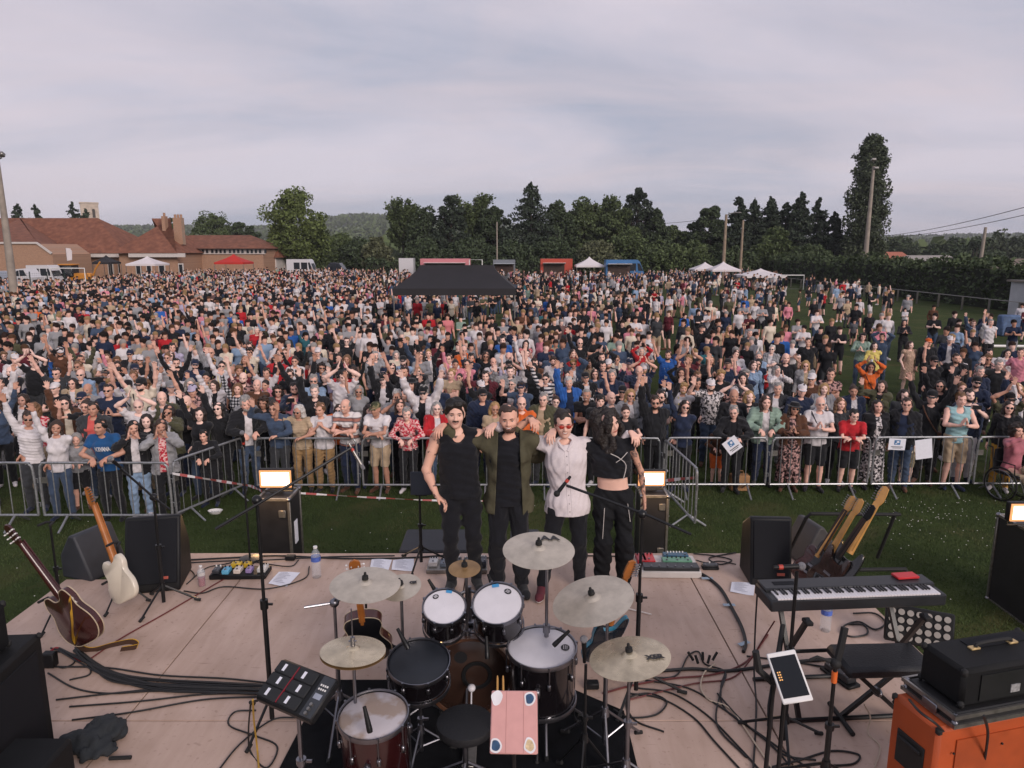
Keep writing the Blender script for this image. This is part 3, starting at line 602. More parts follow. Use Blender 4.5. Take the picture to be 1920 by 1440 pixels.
def put_person(x, y, pose='down', of='T', sex='m', top='black', bottom='denim', hair='short brown', acc='', H=1.75, rz=None, z=0.0, inner='white', near=''):
    v = variant(pose, of, sex); g = rnd
    o = bpy.data.objects.new('person', v['body']); col.objects.link(o); o.location = (x, y, z); o.scale = (H / 1.75,) * 3
    o.rotation_euler = (0, 0, math.atan2(x * .6, y) * -1 * .9 + (g.uniform(-.28, .28) if rz is None else rz))
    sk = g.choice(SKINS) if 'tanned' not in acc else SKINS[4]; ht, hc = hair.split(' ') if ' ' in hair else (hair, 'brown'); hm = HAIRS.get(hc) or topm(hc)
    setm(o, 0, sk); setm(o, 1, EYES); setm(o, 2, TEETH if g.random() < .3 else LIPM); setm(o, 3, HAIRS.get(hc, HAIRS['brown'])); setm(o, 4, g.choice([cloth('black', CC['black']), cloth('white', CC['white']), cloth('brown', CC['brown']), cloth('navy', CC['navy'])]))
    def kid(nm, me, *ms, M=None):
        c = bpy.data.objects.new(nm, me); col.objects.link(c); c.parent = o
        if M is not None: c.matrix_local = M
        for i, m in enumerate(ms): setm(c, i, m)
        return c
    bm = topm(bottom) if of not in ('D', 'LD', 'JD') else topm(top if of != 'JD' else inner)
    if 'jacket' in v: kid('shirt', v['top'], topm(inner)); kid('jacket', v['jacket'], topm(top))
    else: kid({'T': 'shirt', 'S': 'shirt', 'L': 'sweater', 'LS': 'hoodie', 'K': 'tank_top'}.get(of, 'dress' if of[-1] == 'D' else 'shirt'), v['top'], topm(top))
    kid({'T': 'trousers', 'L': 'trousers', 'J': 'trousers', 'S': 'shorts', 'LS': 'shorts', 'K': 'shorts'}.get(of, 'skirt'), v['bottom'], bm)
    Mh = v['Mh']
    if ht != 'bald': kid('hood' if ht == 'hood' else 'hair', hair_mesh(ht), hm, M=Mh)
    aw = []
    for a in acc.split(','):
        k, _, c = a.partition(':')
        if k in ('cap', 'hat', 'sunglasses', 'glasses'):
            m = topm(c) if c else cloth('black', CC['black'])
            if k == 'sunglasses': m = mat('dark_lens', '0b0b0d', .12, var=0)
            if k == 'glasses': m = mat('clear_lens', '3c2b28', .3, var=0, alpha=.28)
            kid({'sunglasses': 'sunglasses', 'glasses': 'glasses'}.get(k, k), acc_mesh(k), m, M=Mh); aw.append((TOPWORD.get(c, c) + ' ' + k).strip() if k in ('cap', 'hat') else k)
        elif k == 'beard': kid('beard', hair_mesh('beard'), hm, M=Mh)
        elif k == 'lanyard': kid('lanyard', acc_mesh(k), topm('yellow'), WHITE); aw.append('yellow lanyard')
        elif k in ('strap', 'backpack'): kid('shoulder_bag' if k == 'strap' else 'backpack', acc_mesh(k), topm(c or 'black')); aw.append('shoulder bag' if k == 'strap' else 'backpack')
    if pose in ('cup', 'upcup'): kid('held_cup', acc_mesh('cup'), WHITE)
    if pose == 'phone': kid('held_phone', acc_mesh('phone'), BLK)
    PEOPLE.append(dict(o=o, x=x, y=y, pose=pose, of=of, top=top, bottom=bottom, aw=aw, near=near, H=H, hood=ht == 'hood')); return o
# ---------------------------------------------------------------- the four musicians
def hero(label, X, Y, H, raw, outfit, mats, hair, near='', rz=0.0, head=(0, 0, 0), feet=None, side=0.0, lean=0.0, skin=None, ink=None, tattoo='', extra=(), chub=0.0, h=.0068, hip=(0, 0, 0), smile=1.0, brow=None):
    J = skeleton('', 'm', feet=feet, raw=raw, head=head, side=side, lean=lean, chub=chub, hip=hip); fg = figure(J, outfit, h, wr=mats.get('wr', .006), seed=int(H * 1000), fine=True, tattoo=tattoo, face=False)
    V, Q, lab = fg['body']; me = np_mesh('person', V, Q, lab); o = bpy.data.objects.new('person', me); col.objects.link(o)
    for m in (skin, EYEM, mats.get('mouth', TEETH), hair[1], mats['shoe'], ink or skin): me.materials.append(m)
    o.location = (X, Y, SZ + .006); o.scale = (H / 1.75,) * 3; o.rotation_euler = (0, 0, rz); tag(o, label, 'person', 'musicians of the band')
    names = {'top': mats.get('topname', 'shirt'), 'jacket': 'overshirt', 'bottom': 'trousers'}
    for k in ('top', 'jacket', 'bottom'):
        if k in fg:
            V, Q, lab = fg[k]; m2 = np_mesh(names[k], V, Q); m2.materials.append(mats[k]); c = bpy.data.objects.new(names[k], m2); col.objects.link(c); c.parent = o
    for n in 'ab':
        V, Q, lab, cen = extract([infl(p, .004) for p in foot(J, n)], .007, clips=[zc(.115, 'below')]); m2 = np_mesh('shoe', V, Q, (cen[:, 2] < .022).astype(int))
        m2.materials.append(mats['shoe']); m2.materials.append(mats.get('sole', RUBBER)); c = bpy.data.objects.new('shoe', m2); col.objects.link(c); c.parent = o
    Mh = Matrix(J['Mh'].tolist()); Mi = Mh.inverted(); bvh = BVHTree.FromPolygons([Mi @ v.co for v in me.vertices], [tuple(f.vertices) for f in me.polygons])
    def fp(x, z, off=.0012):
        q = bvh.ray_cast(Vector((x, -.4, z)), Vector((0, 1, 0)))[0]; return (q if q else Vector((x, -.1, z))) + Vector((0, -off, 0))
    def kid(nm, b_, m):
        c = b_.build(nm, m, o); c.matrix_local = Mh
    def strip(nm, up_, lo_, w_, m, off):
        b_ = MB(); xs = np.linspace(-w_, w_, 9); vs = [fp(x, up_(x) + (lo_(x) - up_(x)) * t, off) for x in xs for t in (0, .5, 1)]; b_.add(vs, [(i * 3 + j, i * 3 + j + 1, i * 3 + j + 4, i * 3 + j + 3) for i in range(8) for j in (0, 1)]); kid(nm, b_, m)
    sm = lambda x: 13 * x * x * smile
    strip('lips', lambda x: -.0525 + sm(x) - .002, lambda x: -.0700 - .004 * smile + sm(x) * 1.5 + 6 * x * x, .027, LIPM, .0012); 
    if smile > .5: strip('teeth', lambda x: -.0560 + sm(x), lambda x: -.0645 + sm(x) * 1.35 + 4 * x * x, .021, mats.get('mouth', TEETH), .0026)
    for s_ in (-1, 1):
        b_ = MB(); b_.sph(fp(s_ * .033, .001, -.003), (.0135, .006, .0058), 12, 6); kid('eye', b_, mat('eye_white', 'b9aca6', .3, var=0)); b_ = MB(); b_.sph(fp(s_ * .0335, .0015, .0005), (.0062, .0040, .0056), 10, 6); kid('iris', b_, EYEM)
        b_ = MB(); b_.tube([fp(s_ * x, z, 0) for x, z in ((.014, .0215), (.026, .0262), (.040, .0262), (.053, .0195))], [.0034, .0042, .0038, .002], 6); kid('eyebrow', b_, brow or HAIRS['dark']); b_ = MB(); b_.tube([fp(s_ * x, z, .001) for x, z in ((.019, .006), (.027, .0095), (.038, .0095), (.047, .004))], .0016, 5); kid('eyelid', b_, mat('lash', '4a3028', .6, var=0))
    for k, m in [hair] + list(extra):
        me2 = (hair_mesh(k) if k not in ('sunglasses',) else acc_mesh(k)).copy(); me2.materials[0] = m
        c = bpy.data.objects.new({'moustache': 'moustache', 'beard': 'beard', 'sunglasses': 'sunglasses'}.get(k, 'hair'), me2); col.objects.link(c); c.parent = o; c.matrix_local = Matrix(J['Mh'].tolist())
    return o, J
BLKCL = mat('black_jersey', '191a1f', .92, var=.25, vs=9, bump=.5, bs=16, spec=.2, sheen=.1)
sk1 = mat('skin_pale', 'e0b4a2', .55, var=.10, spec=.3, bump=.12, bs=120); sk2 = mat('skin_warm', 'd9a792', .55, var=.10, spec=.3, bump=.12, bs=120)
ink1 = pattern_mat('tattooed_skin', ['d2a38e', '5d4b46'], 'print', 17, rough=.55, thr=(.54, .60), bump=0); ink2 = pattern_mat('tattooed_forearm_skin', ['c0927c', '5a4a46'], 'print', 21, rough=.55, thr=(.48, .60), bump=0)
m1, J1 = hero('person in a black tank top with tattooed shoulders, first of the four musicians on stage', -.52, 6.42, 1.88,
     (AR((-.17, -.20, .955), (-1, .35, -.2), (-.3, -.2, -1), 'relax', (.8, -.35, -.55)), AR((.645, -.02, 1.585), (0, .4, -1), (-.2, .3, -1), 'drape', (.30, -.85, -.35))),
     dict(top='tank', bottom='trousers', hem=-.06, legw=.012), dict(top=BLKCL, bottom=BLKCL, topname='tank_top', mouth=mat('teeth_shaded', 'c2a397', .4, var=0), shoe=cloth('black', CC['black'])), ('quiff', HAIRS['black']), feet=((-.06, .0, 0), (.16, .05, 0)), hip=(.03, 0, 0), side=-3, head=(4, 3, 5), skin=sk1, ink=ink1, tattoo='abc', extra=[('moustache', HAIRS['dark'])], rz=.05)
m2, J2 = hero('person in an open olive overshirt over black clothes, second from the left on stage', -.03, 6.40, 1.83,
     (AR((-.575, -.02, 1.575), (0, .4, -1), (.2, .3, -1), 'drape', (-.40, -.85, -.25)), AR((.46, .24, 1.28), (0, 1, -1), (0, -1, 0), 'relax', (1, -.1, 0))),
     dict(top='tee', jacket=1, bottom='trousers', hem=-.10, gap=.095, flare=.45, jhem=-.03, legw=.028), dict(top=BLKCL, jacket=mat('olive_twill', '4d4a3a', .88, var=.25, vs=7, bump=.7, bs=14, spec=.2), bottom=BLKCL, shoe=cloth('black', CC['black'])), ('crop', mat('hair_cropped', '3a2a22', .6, var=.3, vs=60)), feet=((-.11, .0, 0), (.12, -.02, 0)), head=(-2, 4, -3), skin=sk2, extra=[('beard', mat('stubble', '4a342a', .7, var=.3, vs=40))])
m3, J3 = hero('person in a white button-up shirt and red sunglasses, arms round both neighbours', .53, 6.42, 1.77,
     (AR((-.685, -.01, 1.625), (0, .5, -1), (.2, .3, -1), 'drape', (-.45, -.8, -.3)), AR((.57, -.02, 1.555), (0, .4, -1), (-.2, .3, -1), 'drape', (.30, -.85, -.35))),
     dict(top='long', bottom='trousers', hem=-.17, sleeve=1.6, hemw=.022, waist=-.10), dict(top=mat('white_oxford', 'cfc6c8', .88, var=.05, vs=60, bump=.3, bs=11, spec=.2), bottom=BLKCL, wr=.004, shoe=mat('burgundy_suede', '5e2630', .85, var=.2), sole=WHITE), ('short', HAIRS['dark']), feet=((-.235, -.10, 0), (.13, .02, 0)), side=-4, head=(3, 3, 2), skin=sk1, extra=[('sunglasses', mat('red_lens', 'a02f22', .15, var=0))])
m4, J4 = hero('person in black crop top and wide black trousers, bare midriff, fourth of the musicians', .96, 6.40, 1.79,
     (AR((-.56, -.03, 1.555), (0, .4, -1), (.2, .3, -1), 'drape', (-.25, -.85, -.35)), AR((.275, -.06, .93), (1, .6, 0), (-1, 0, 0), 'relax', (.05, -.25, -1))),
     dict(top='crop', bottom='trousers', sleeve=2, sleeven='a', hem=.185, waist=.065, legw=.034), dict(top=BLKCL, bottom=mat('black_cotton', '18191c', .9, var=.3, vs=6, bump=.8, bs=12, spec=.2), topname='crop_top', mouth=LIPM, shoe=cloth('black', CC['black'])), ('wild', mat('dark_curls', '1d1512', .5, var=.4, vs=40, bump=1.0, bs=45)), feet=((-.09, .0, 0), (.13, .04, 0)), side=-6, smile=.1, head=(38, 6, -12), skin=sk1, ink=ink2, tattoo='b', rz=-.06)
b = MB()       # shirt placket buttons and breast pocket hem, cords on the crop top
_sh = [c for c in m3.children if c.name.startswith('shirt')][0].data; _bv = BVHTree.FromPolygons([v.co for v in _sh.vertices], [tuple(f.vertices) for f in _sh.polygons])
def _on(x, z, off=.001): q = _bv.ray_cast(Vector((x, -.6, z)), Vector((0, 1, 0)))[0]; return (q or Vector((x, -.16, z))) + Vector((0, -off, 0))
_px = lambda z: J3['up']((0, 0, 1.2))[0] * (z - .95) / .25
for i in range(8): b.sph(_on(_px(1.36 - i * .075), 1.36 - i * .075), (.006, .004, .006), 8, 4)
bt = b.build('button', mat('shirt_button', '8f8a8a', .4, var=0), m3); bt['kind'] = 'stuff'
b = MB()
for s_ in (-1, 1): b.tube([J3['up']((s_ * .068, .045, 1.505)), J3['up']((s_ * .078, -.03, 1.485)), J3['up']((s_ * .045, -.105, 1.445)), J3['up']((s_ * .012, -.132, 1.405))], [.016, .017, .018, .010], 7)
b.tube([J3['up']((-.068, .045, 1.505)), J3['up']((0, .085, 1.515)), J3['up']((.068, .045, 1.505))], .016, 7); b.build('collar', MATS['white_oxford'], m3); b = MB(); zs_ = np.linspace(1.40, .80, 25); [b.tube([_on(_px(z) + e, z, -.001) for z in zs_], .0022, 5) for e in (-.019, .019)]; b.build('placket', mat('seam_shadow', 'a9a1a4', .9, var=.1), m3)['kind'] = 'stuff'  # placket seams, with their edge shadow put into the grey colour
b = MB(); b.tube(smooth_path([(-.05, -.16, 1.38), (.03, -.165, 1.34), (.09, -.15, 1.27), (.07, -.155, 1.14)], 5), .004, 5); b.tube(smooth_path([(.0, -.165, 1.30), (.05, -.165, 1.34), (.1, -.14, 1.39)], 5), .0035, 5)
b.tube([(-.09, -.14, .86), (-.1, -.13, .55)], .003, 5); b.tube([(.12, -.12, .9), (.15, -.1, .72)], .003, 5); cd_ = b.build('cord', mat('pale_cord', 'bfb9b5', .7, var=.1), m4); cd_['kind'] = 'stuff'
# ---------------------------------------------------------------- people at the barrier and in the first rows, one by one
NAMED = """51 785 up1 L m white charcoal short brown sunglasses
102 803 up1 L f white denim long brown -
143 828 lean LS m grey black hood grey - 1.38
199 806 lean T m steelblue black short black - 1.78
253 812 face J f black sky mid black -
304 808 face J f grey black mid brown - 1.7 pinkfloral
389 817 lean L m black black short black - 1.4
172 767 down J m charcoal denim short dark - 1.8 coral
205 732 clap T m navy navy crop dark sunglasses 1.86
257 761 clapup T m white beige receding grey glasses 1.78
278 789 clap L f black denim bob dark -
318 772 face J f olive black mid dark sunglasses
372 778 up1 L f black denim bob dark -
125 756 up1 J f brown denim long dark sunglasses 1.74 cream
103 700 up2 T m charcoal denim crop dark sunglasses 1.8
39 750 wave J f black black bob brown - 1.68 white
17 697 cross T m black black bald dark beard
322 725 clap J m black denim short grey cap:grey 1.78 white
364 733 upcup T m floral denim short dark cap:lilac 1.76
217 686 up1 L f pink black long brown -
461 764 lean J m black denim short grey beard 1.84 white
521 767 leanwave L m denim charcoal short brown glasses 1.74
564 772 leanwave T f beige tan bob white sunglasses
605 770 chin T f white tan short light - 1.7
654 764 leanx T m polostripe navy receding grey - 1.82
711 776 leanx S m white beige bald dark cap:camo 1.76
764 779 lean L f pinkfloral black short grey - 1.64
414 776 up1 J f black black mid black sunglasses 1.7 black
492 755 down T f black black curly brown -
585 714 cross T m sky navy short grey sunglasses 1.84
603 690 pocket J f denim black curly dark sunglasses 1.76 black
480 722 down T m brown denim bald grey -
497 700 up2 T m white black short brown - 1.74
541 703 cross T m black black short brown sunglasses
443 730 up1 L f check denim long light -
672 733 up1 T f grey denim mid grey sunglasses
689 766 lean L f grey black mid dark - 1.64
744 742 face T m grey denim short white sunglasses
753 766 chin L f navy black mid brown -
699 672 pocket T m grey navy receding grey glasses 1.8
720 712 up1 J m black black short dark cap:black 1.76 white
772 720 clap J f black black bob dark hat:black 1.72 whitefloral
761 697 cross L m burgundy black hood burgundy -
735 690 clap J f burgundy black mid dark sunglasses 1.7 black
466 650 up2 T m white black short brown sunglasses
511 625 clap T m cream tan short brown cap:white
536 603 pocket L m white black short brown - 1.84
480 620 down T m red denim short white - 1.76
819 776 clap J f red denim bob grey glasses 1.68 white
902 741 down J m navy navy short dark cap:black 1.8 navy
925 776 down T f beige black bob blond glasses
980 767 down L m orange black receding brown glasses 1.78
1017 749 down J m olive charcoal short grey glasses 1.8 beige
1067 718 up1 J m blue black short white - 1.8 navy
1097 741 cross T m black black crop grey -
1123 752 down T m black black fringe black - 1.76
1147 767 down L m grey denim bald brown -
1173 767 lean T f black black bun brown -
1182 741 pocket J f grey black long blond sunglasses 1.72 white
1229 762 up1 J m black black short brown sunglasses,beard 1.8 black
843 673 clap T m white navy short brown glasses 1.8
875 683 wave T f pink denim bob brown sunglasses 1.68
944 638 pocket T m blue navy short black - 1.86
984 645 down LD f pinkfloral black long dark -
1086 643 up2 L m black denim bald dark sunglasses 1.86
974 631 down T m white denim short light -
871 657 clap J m orange black receding grey glasses 1.8 grey
913 706 wave J m burgundy black short dark - 1.76 black
960 697 up1 T f grey black mid light -
1105 682 down L f beige black long brown - 1.5
1132 687 down L m navy black short black - 1.76
1149 704 cross J m navy navy short grey - 1.8 navy
1201 696 wave J m navy denim receding grey lanyard 1.82 white
1201 659 clapup L f red black bob white -
1281 764 up1 L f navy black mid dark sunglasses 1.72
1334 722 wave T m whitefloral denim short brown cap:white,beard 1.84
1375 742 pocket L m black black bald grey - 1.8
1376 776 lean J f black black short grey lanyard,glasses 1.68 black
1347 806 lean LS m brown orange short dark cap:black 1.2
1436 749 lean J m sage navy mid brown lanyard 1.8 white
1486 779 clap JD f brown black mid dark hat:black,sunglasses 1.68 floral
1535 757 clap S m white black receding white glasses,strap:black 1.78
1500 732 cup L m navy black short dark cap:white 1.8
1456 729 down J m charcoal grey short grey - 1.78 white
1405 742 chin L f black black bob blond -
1395 709 clap T f charcoal denim long black -
1412 685 down L f sky denim mid brown - 1.72
1475 672 down L m black black bald brown - 1.86
1446 655 cross J f grey denim short white sunglasses 1.7 white
1364 682 cup T m navy black short dark cap:black
1332 675 clap J f black denim mid light - 1.7 charcoal
1275 699 clapup L f black black long brown -
1307 719 up1 T f black black short dark -
1516 642 hip T m black black short brown - 1.82
1404 625 down T m charcoal navy short grey - 1.84
1316 615 up2 LS m black sky short brown cap:black 1.84
1347 617 down Q f beige black long black -
1367 617 down Q f tan black long blond -
1512 685 down J f grey black long blond sunglasses 1.7 beige
1555 702 cross T m floral black short brown - 1.84
1545 729 clap J f grey black long blond - 1.7 white
1597 778 leanx LS m red black short black glasses 1.62
1645 762 down JD f black black bob dark - 1.7 whitefloral
1697 767 down J m black denim short brown glasses 1.76 navy
1706 800 lean S m cream khaki hood white - 1.3
1745 744 up2 L m black black short black cap:black,strap:brown 1.82
1800 749 clap K m mint beige short light - 1.84
1890 772 down L f black mustard mid dark sunglasses 1.7
1575 757 down L f charcoal black mid light -
1602 733 down J f navy black bun brown - 1.72 white
1650 724 wave J f olive black bob brown lanyard 1.72 black
1692 741 down T f charcoal denim bob dark -
1765 724 up2 J f black black bob dark sunglasses 1.7 black
1750 677 up1 T m black black short dark cap:black,sunglasses 1.78
1794 672 pocket J m black black crop brown beard 1.84 charcoal
1837 697 down L f navy navy short grey - 1.76
1870 684 wave L m black black short grey - 1.84
1910 729 down J f grey black mid blond glasses 1.7 white
1857 662 clap T f white black short black -
1887 662 down T f white black long black -
1915 662 hip T m pink black short brown - 1.8
1707 647 pocket D f leopard pink bob brown -
1742 642 down L m black black short dark cap:orange 1.8
1782 637 pocket J m navy denim short dark cap:white 1.78 white
1640 649 cup L f yellow denim bob dark -
1617 632 clap L m sage denim curly dark - 1.78
1655 632 clapup L m denim denim short brown -
1697 605 clap L f black black long black -
1827 607 up2 J f denim white short light - 1.74 white
1857 605 up1 T m white black short grey - 1.82
561 612 up1 L f black black mid brown -
648 640 up2 T m black black crop brown sunglasses
782 660 up2 J f denim black long brown - 1.7 white
1000 690 up1 T f black black long black -"""
BARX = [(-30, 10.93), (-5.6, 10.93), (-4.85, 12.36), (40, 12.36)]
def bar_y(x):
    for (x0, y0), (x1, y1) in zip(BARX, BARX[1:]):
        if x <= x1: return y0 + (y1 - y0) * (x - x0) / (x1 - x0)
    return 12.36
class Near:
    def __init__(s, r): s.r = r; s.g = {}
    def ok(s, x, y, r=None):
        r = r or s.r; i, j = int(x // s.r), int(y // s.r); k = int(math.ceil(r / s.r))
        return all((x - a) ** 2 + (y - b_) ** 2 >= r * r for u in range(i - k, i + k + 1) for v in range(j - k, j + k + 1) for a, b_ in s.g.get((u, v), ()))
    def put(s, x, y): s.g.setdefault((int(x // s.r), int(y // s.r)), []).append((x, y))
NR = Near(.5); used = []
for ln in NAMED.strip().splitlines():
    t = ln.split(); px, py, pose, of, sex, top, bot, ht, hc, acc = float(t[0]), float(t[1]), *t[2:10]; H = float(t[10]) if len(t) > 10 else (1.75 if sex == 'm' else 1.68); inner = t[11] if len(t) > 11 else 'white'
    p = P(px, py, H * .93); x, y = p.x, p.y; fb = bar_y(x) + (.34 if pose in ('lean', 'leanx', 'leanwave', 'chin') else .42); y = max(y, fb); x *= y / p.y
    for _ in range(40):
        if NR.ok(x, y, .40 if y < 15 else .44): break
        y += .07
        x *= y / (y - .07)
    NR.put(x, y); put_person(x, y, pose, of, sex, top, bot, ht + ' ' + hc, '' if acc == '-' else acc, H, inner=inner, near='front' if y < bar_y(x) + .8 else '')
def dens(px, d):
    if d < 20: return 1.15 if px < 1230 else (.20 if px < 1560 else .18)
    if d < 30: return 1.05 if px < 1200 else (.11 if px < 1500 else .10)
    if d < 45: return .85 if px < 720 else (.30 if px < 1280 else (.06 if px < 1700 else .05))
    if d < 62: return .62 if px < 480 else (.36 if px < 700 else (.11 if px < 1300 else (.07 if px < 1560 else .03)))
    if d < 84: return .34 if px < 420 else (.24 if px < 700 else (.10 if px < 1300 else (.07 if px < 1560 else .02)))
    return .40 if px < 380 else (.22 if px < 1300 else (.14 if px < 1500 else 0))
TW = dict(black=48, navy=13, charcoal=9, white=21, cream=5, grey=11, denim=7, sky=3, red=3, pink=4, beige=3, olive=3, burgundy=2, teal=2, orange=1, lilac=2, brown=2, blue=2, striped=2, check=2, floral=2, pinkfloral=1, sage=1)
BW = dict(black=14, navy=7, denim=9, charcoal=4, beige=3, khaki=2, white=2, grey=2)
pick = lambda d: rnd.choices(list(d), list(d.values()))[0]
clump = lambda x, y: 2.2 if math.sin(x * .9 + 1.3 * math.sin(y * .31)) * math.sin(y * .62 + 1.1 * math.sin(x * .43 + 2)) > .12 else (.55 if x < -8 else .25)
cand = []
for _ in range(30000):
    d = math.sqrt(rnd.uniform(10.9 ** 2, 104 ** 2)); u = rnd.uniform(-.80, .80); x = u * d
    dep = d * _cp + (CZ - 1) * _sp; px = 960 + FPX * x / dep
    if px < -60 or px > 1985 or d < bar_y(x) + .45 or rnd.random() > dens(px + rnd.gauss(0, 110), d + rnd.gauss(0, 3)) * (1 if d < 30 and px < 1230 else clump(x, d)): continue
    if 31.5 < d < 37.5 and -6.6 < x < 1.0: continue
    if d > 62 and x > 33 or d > 40 and x > 26 + (d - 40) * .3: continue
    if d > 70 and x < -44: continue
    if d > 92 and (abs(x - 4) < 3 or abs(x - 15) < 6 or abs(x + 8) < 6): continue
    if not NR.ok(x, d, .47 if d < 30 else .55): continue
    NR.put(x, d); cand.append((d, x))
cand.sort(); NIND = 300 - len(PEOPLE) - 1
PW = dict(down=5, up2=7, up1=9, wave=6, clap=8, clapup=5, cross=4, pocket=3, hip=1, phone=1.5, cup=3, upcup=1, face=1)
PF = dict(down=10, up1=1.2, wave=1, clap=3, cross=3, pocket=4, cup=3, phone=1, up2=.6)
for d, x in cand[:NIND]:
    sex = rnd.choice('mf'); pose = pick(PW); of = rnd.choice('TTLJ' if sex == 'm' else 'TLLJ'); hair = rnd.choice(['short', 'short', 'crop', 'receding', 'bald', 'quiff'] if sex == 'm' else ['long', 'mid', 'bob', 'bun', 'pony', 'curly']) + ' ' + rnd.choice(['black', 'brown', 'dark', 'dark', 'light', 'blond', 'grey'])
    acc = ','.join(a for a in (rnd.choice(['sunglasses', '', '', '', 'glasses']), rnd.choice(['', '', '', '', 'cap:black', 'cap:white', 'cap:navy'] if sex == 'm' else ['']), rnd.choice(['', '', '', '', 'strap:black', 'strap:brown', 'lanyard']), rnd.choice(['beard', '', '']) if sex == 'm' else '') if a)
    put_person(x, d, pose, of, sex, pick(TW), pick(BW), hair, acc, rnd.gauss(1.77 if sex == 'm' else 1.67, .07) * (.78 if rnd.random() < .06 else 1), inner=pick(TW))
# ---------------------------------------------------------------- everyone further back: one mass of small figures with their own clothes
def lod(h, n):
    out = []; g = random.Random(3)
    for k in range(n):
        sex = 'mf'[k % 2]; ps = ('down', 'down', 'clap', 'pocket', 'down', 'cross', 'cup', 'up1', 'down', 'pocket', 'clap', 'down')[k % 12]; J = skeleton(ps, sex, chub=g.choice([0, .01, .025]), side=g.uniform(-3, 3), head=(g.uniform(-30, 30), 0, 0)); of = g.choice(['T', 'L', 'L', 'S']); slv = .55 if of in 'TS' else 2
        pr = [infl(p, .008, 1) for p in torso(J)]
        for n_ in 'ab':
            A, B = limb(J, n_); pr += [infl(p, .012, 1) for p in A] + [infl(p, .010, 1 if slv > 1 else 0) for p in B] + [C(J['wr' + n_], J['wr' + n_] + .13 * J['hd' + n_] / np.linalg.norm(J['hd' + n_]), .036, .03, .02, 0)]
            A, B = leg(J, n_); pr += [infl(p, .008, 2) for p in A] + [infl(p, .012, 2 if of != 'S' else 0) for p in B] + foot(J, n_, .012, 3)
        pr += [C(J['neck'], J['hd'] - V3(0, 0, .04), .055, .055, .02, 0)] + [xform(infl(p, .006, 0), J['Mh']) for p in HEADP[:2]]
        hr = [E((0, .030, .052), (.098, .112, .104), k=.02, lab=4), C((-.05, -.07, .085), (.05, -.07, .085), .026, .026, .02, 4)] + ([C((0, .07, 0), (0, .08, -.2), .08, .06, .04, 4)] if sex == 'f' and k % 4 else [])
        pr += [xform(p, J['Mh']) for p in hr]; V, Q, lab, _ = extract(pr, h); vl = np.zeros(len(V), int); vl[Q.ravel()] = np.repeat(lab, 4); out.append((V.astype(np.float32), Q, vl))
    return out
L1, L2 = lod(.036, 12), lod(.062, 10)
Vs, Qs, Cs, off = [], [], [], 0
SKC = [s2l(c) for c in ('e3b8a8', 'd9a896', 'e8c3b6', 'd0a08c', 'b98a76')]; HC_ = [s2l(c) for c in ('1a1513', '2b1d17', '231814', '1a1513', '8a7050', '8b8784', '4a3424')]
flat = lambda k: s2l(CC[k] if k in CC else {'striped': '8d8b90', 'check': '5a5b60', 'floral': '66504e', 'pinkfloral': 'c4757a'}[k])
for d, x in cand[NIND:]:
    V, Q, vl = rnd.choice(L1 if d < 55 else L2); s = rnd.gauss(.985, .05) * (.72 if rnd.random() < .07 else 1); a = math.atan2(-x * .6, d) + (rnd.gauss(0, .35) if d < 45 else rnd.gauss(0, 1.2)); ca, sa = math.cos(a) * s, math.sin(a) * s
    Vs.append(np.stack([V[:, 0] * ca - V[:, 1] * sa + x, V[:, 0] * sa + V[:, 1] * ca + d, V[:, 2] * s], 1)); Qs.append(Q + off); off += len(V)
    pal = np.array([rnd.choice(SKC), flat(pick(TW)), flat(pick(BW)), flat(rnd.choice(['black', 'white', 'brown'])), rnd.choice(HC_)]); Cs.append(np.concatenate([pal[vl], np.ones((len(V), 1))], 1))
me = np_mesh('crowd', np.concatenate(Vs), np.concatenate(Qs)); at = me.color_attributes.new('clothes', 'FLOAT_COLOR', 'POINT'); at.data.foreach_set('color', np.concatenate(Cs).astype(np.float32).ravel())
cm = bpy.data.materials.new('crowd_clothes'); cm.use_nodes = True; an = cm.node_tree.nodes.new('ShaderNodeAttribute'); an.attribute_name = 'clothes'; bs_ = cm.node_tree.nodes['Principled BSDF']; bs_.inputs['Roughness'].default_value = .85; bs_.inputs['Specular IOR Level'].default_value = .2
cm.node_tree.links.new(an.outputs['Color'], bs_.inputs['Base Color']); me.materials.append(cm); co_ = bpy.data.objects.new('crowd', me); col.objects.link(co_)
tag(co_, 'crowd of small standing people filling the field behind the front rows', 'crowd', kind='stuff')
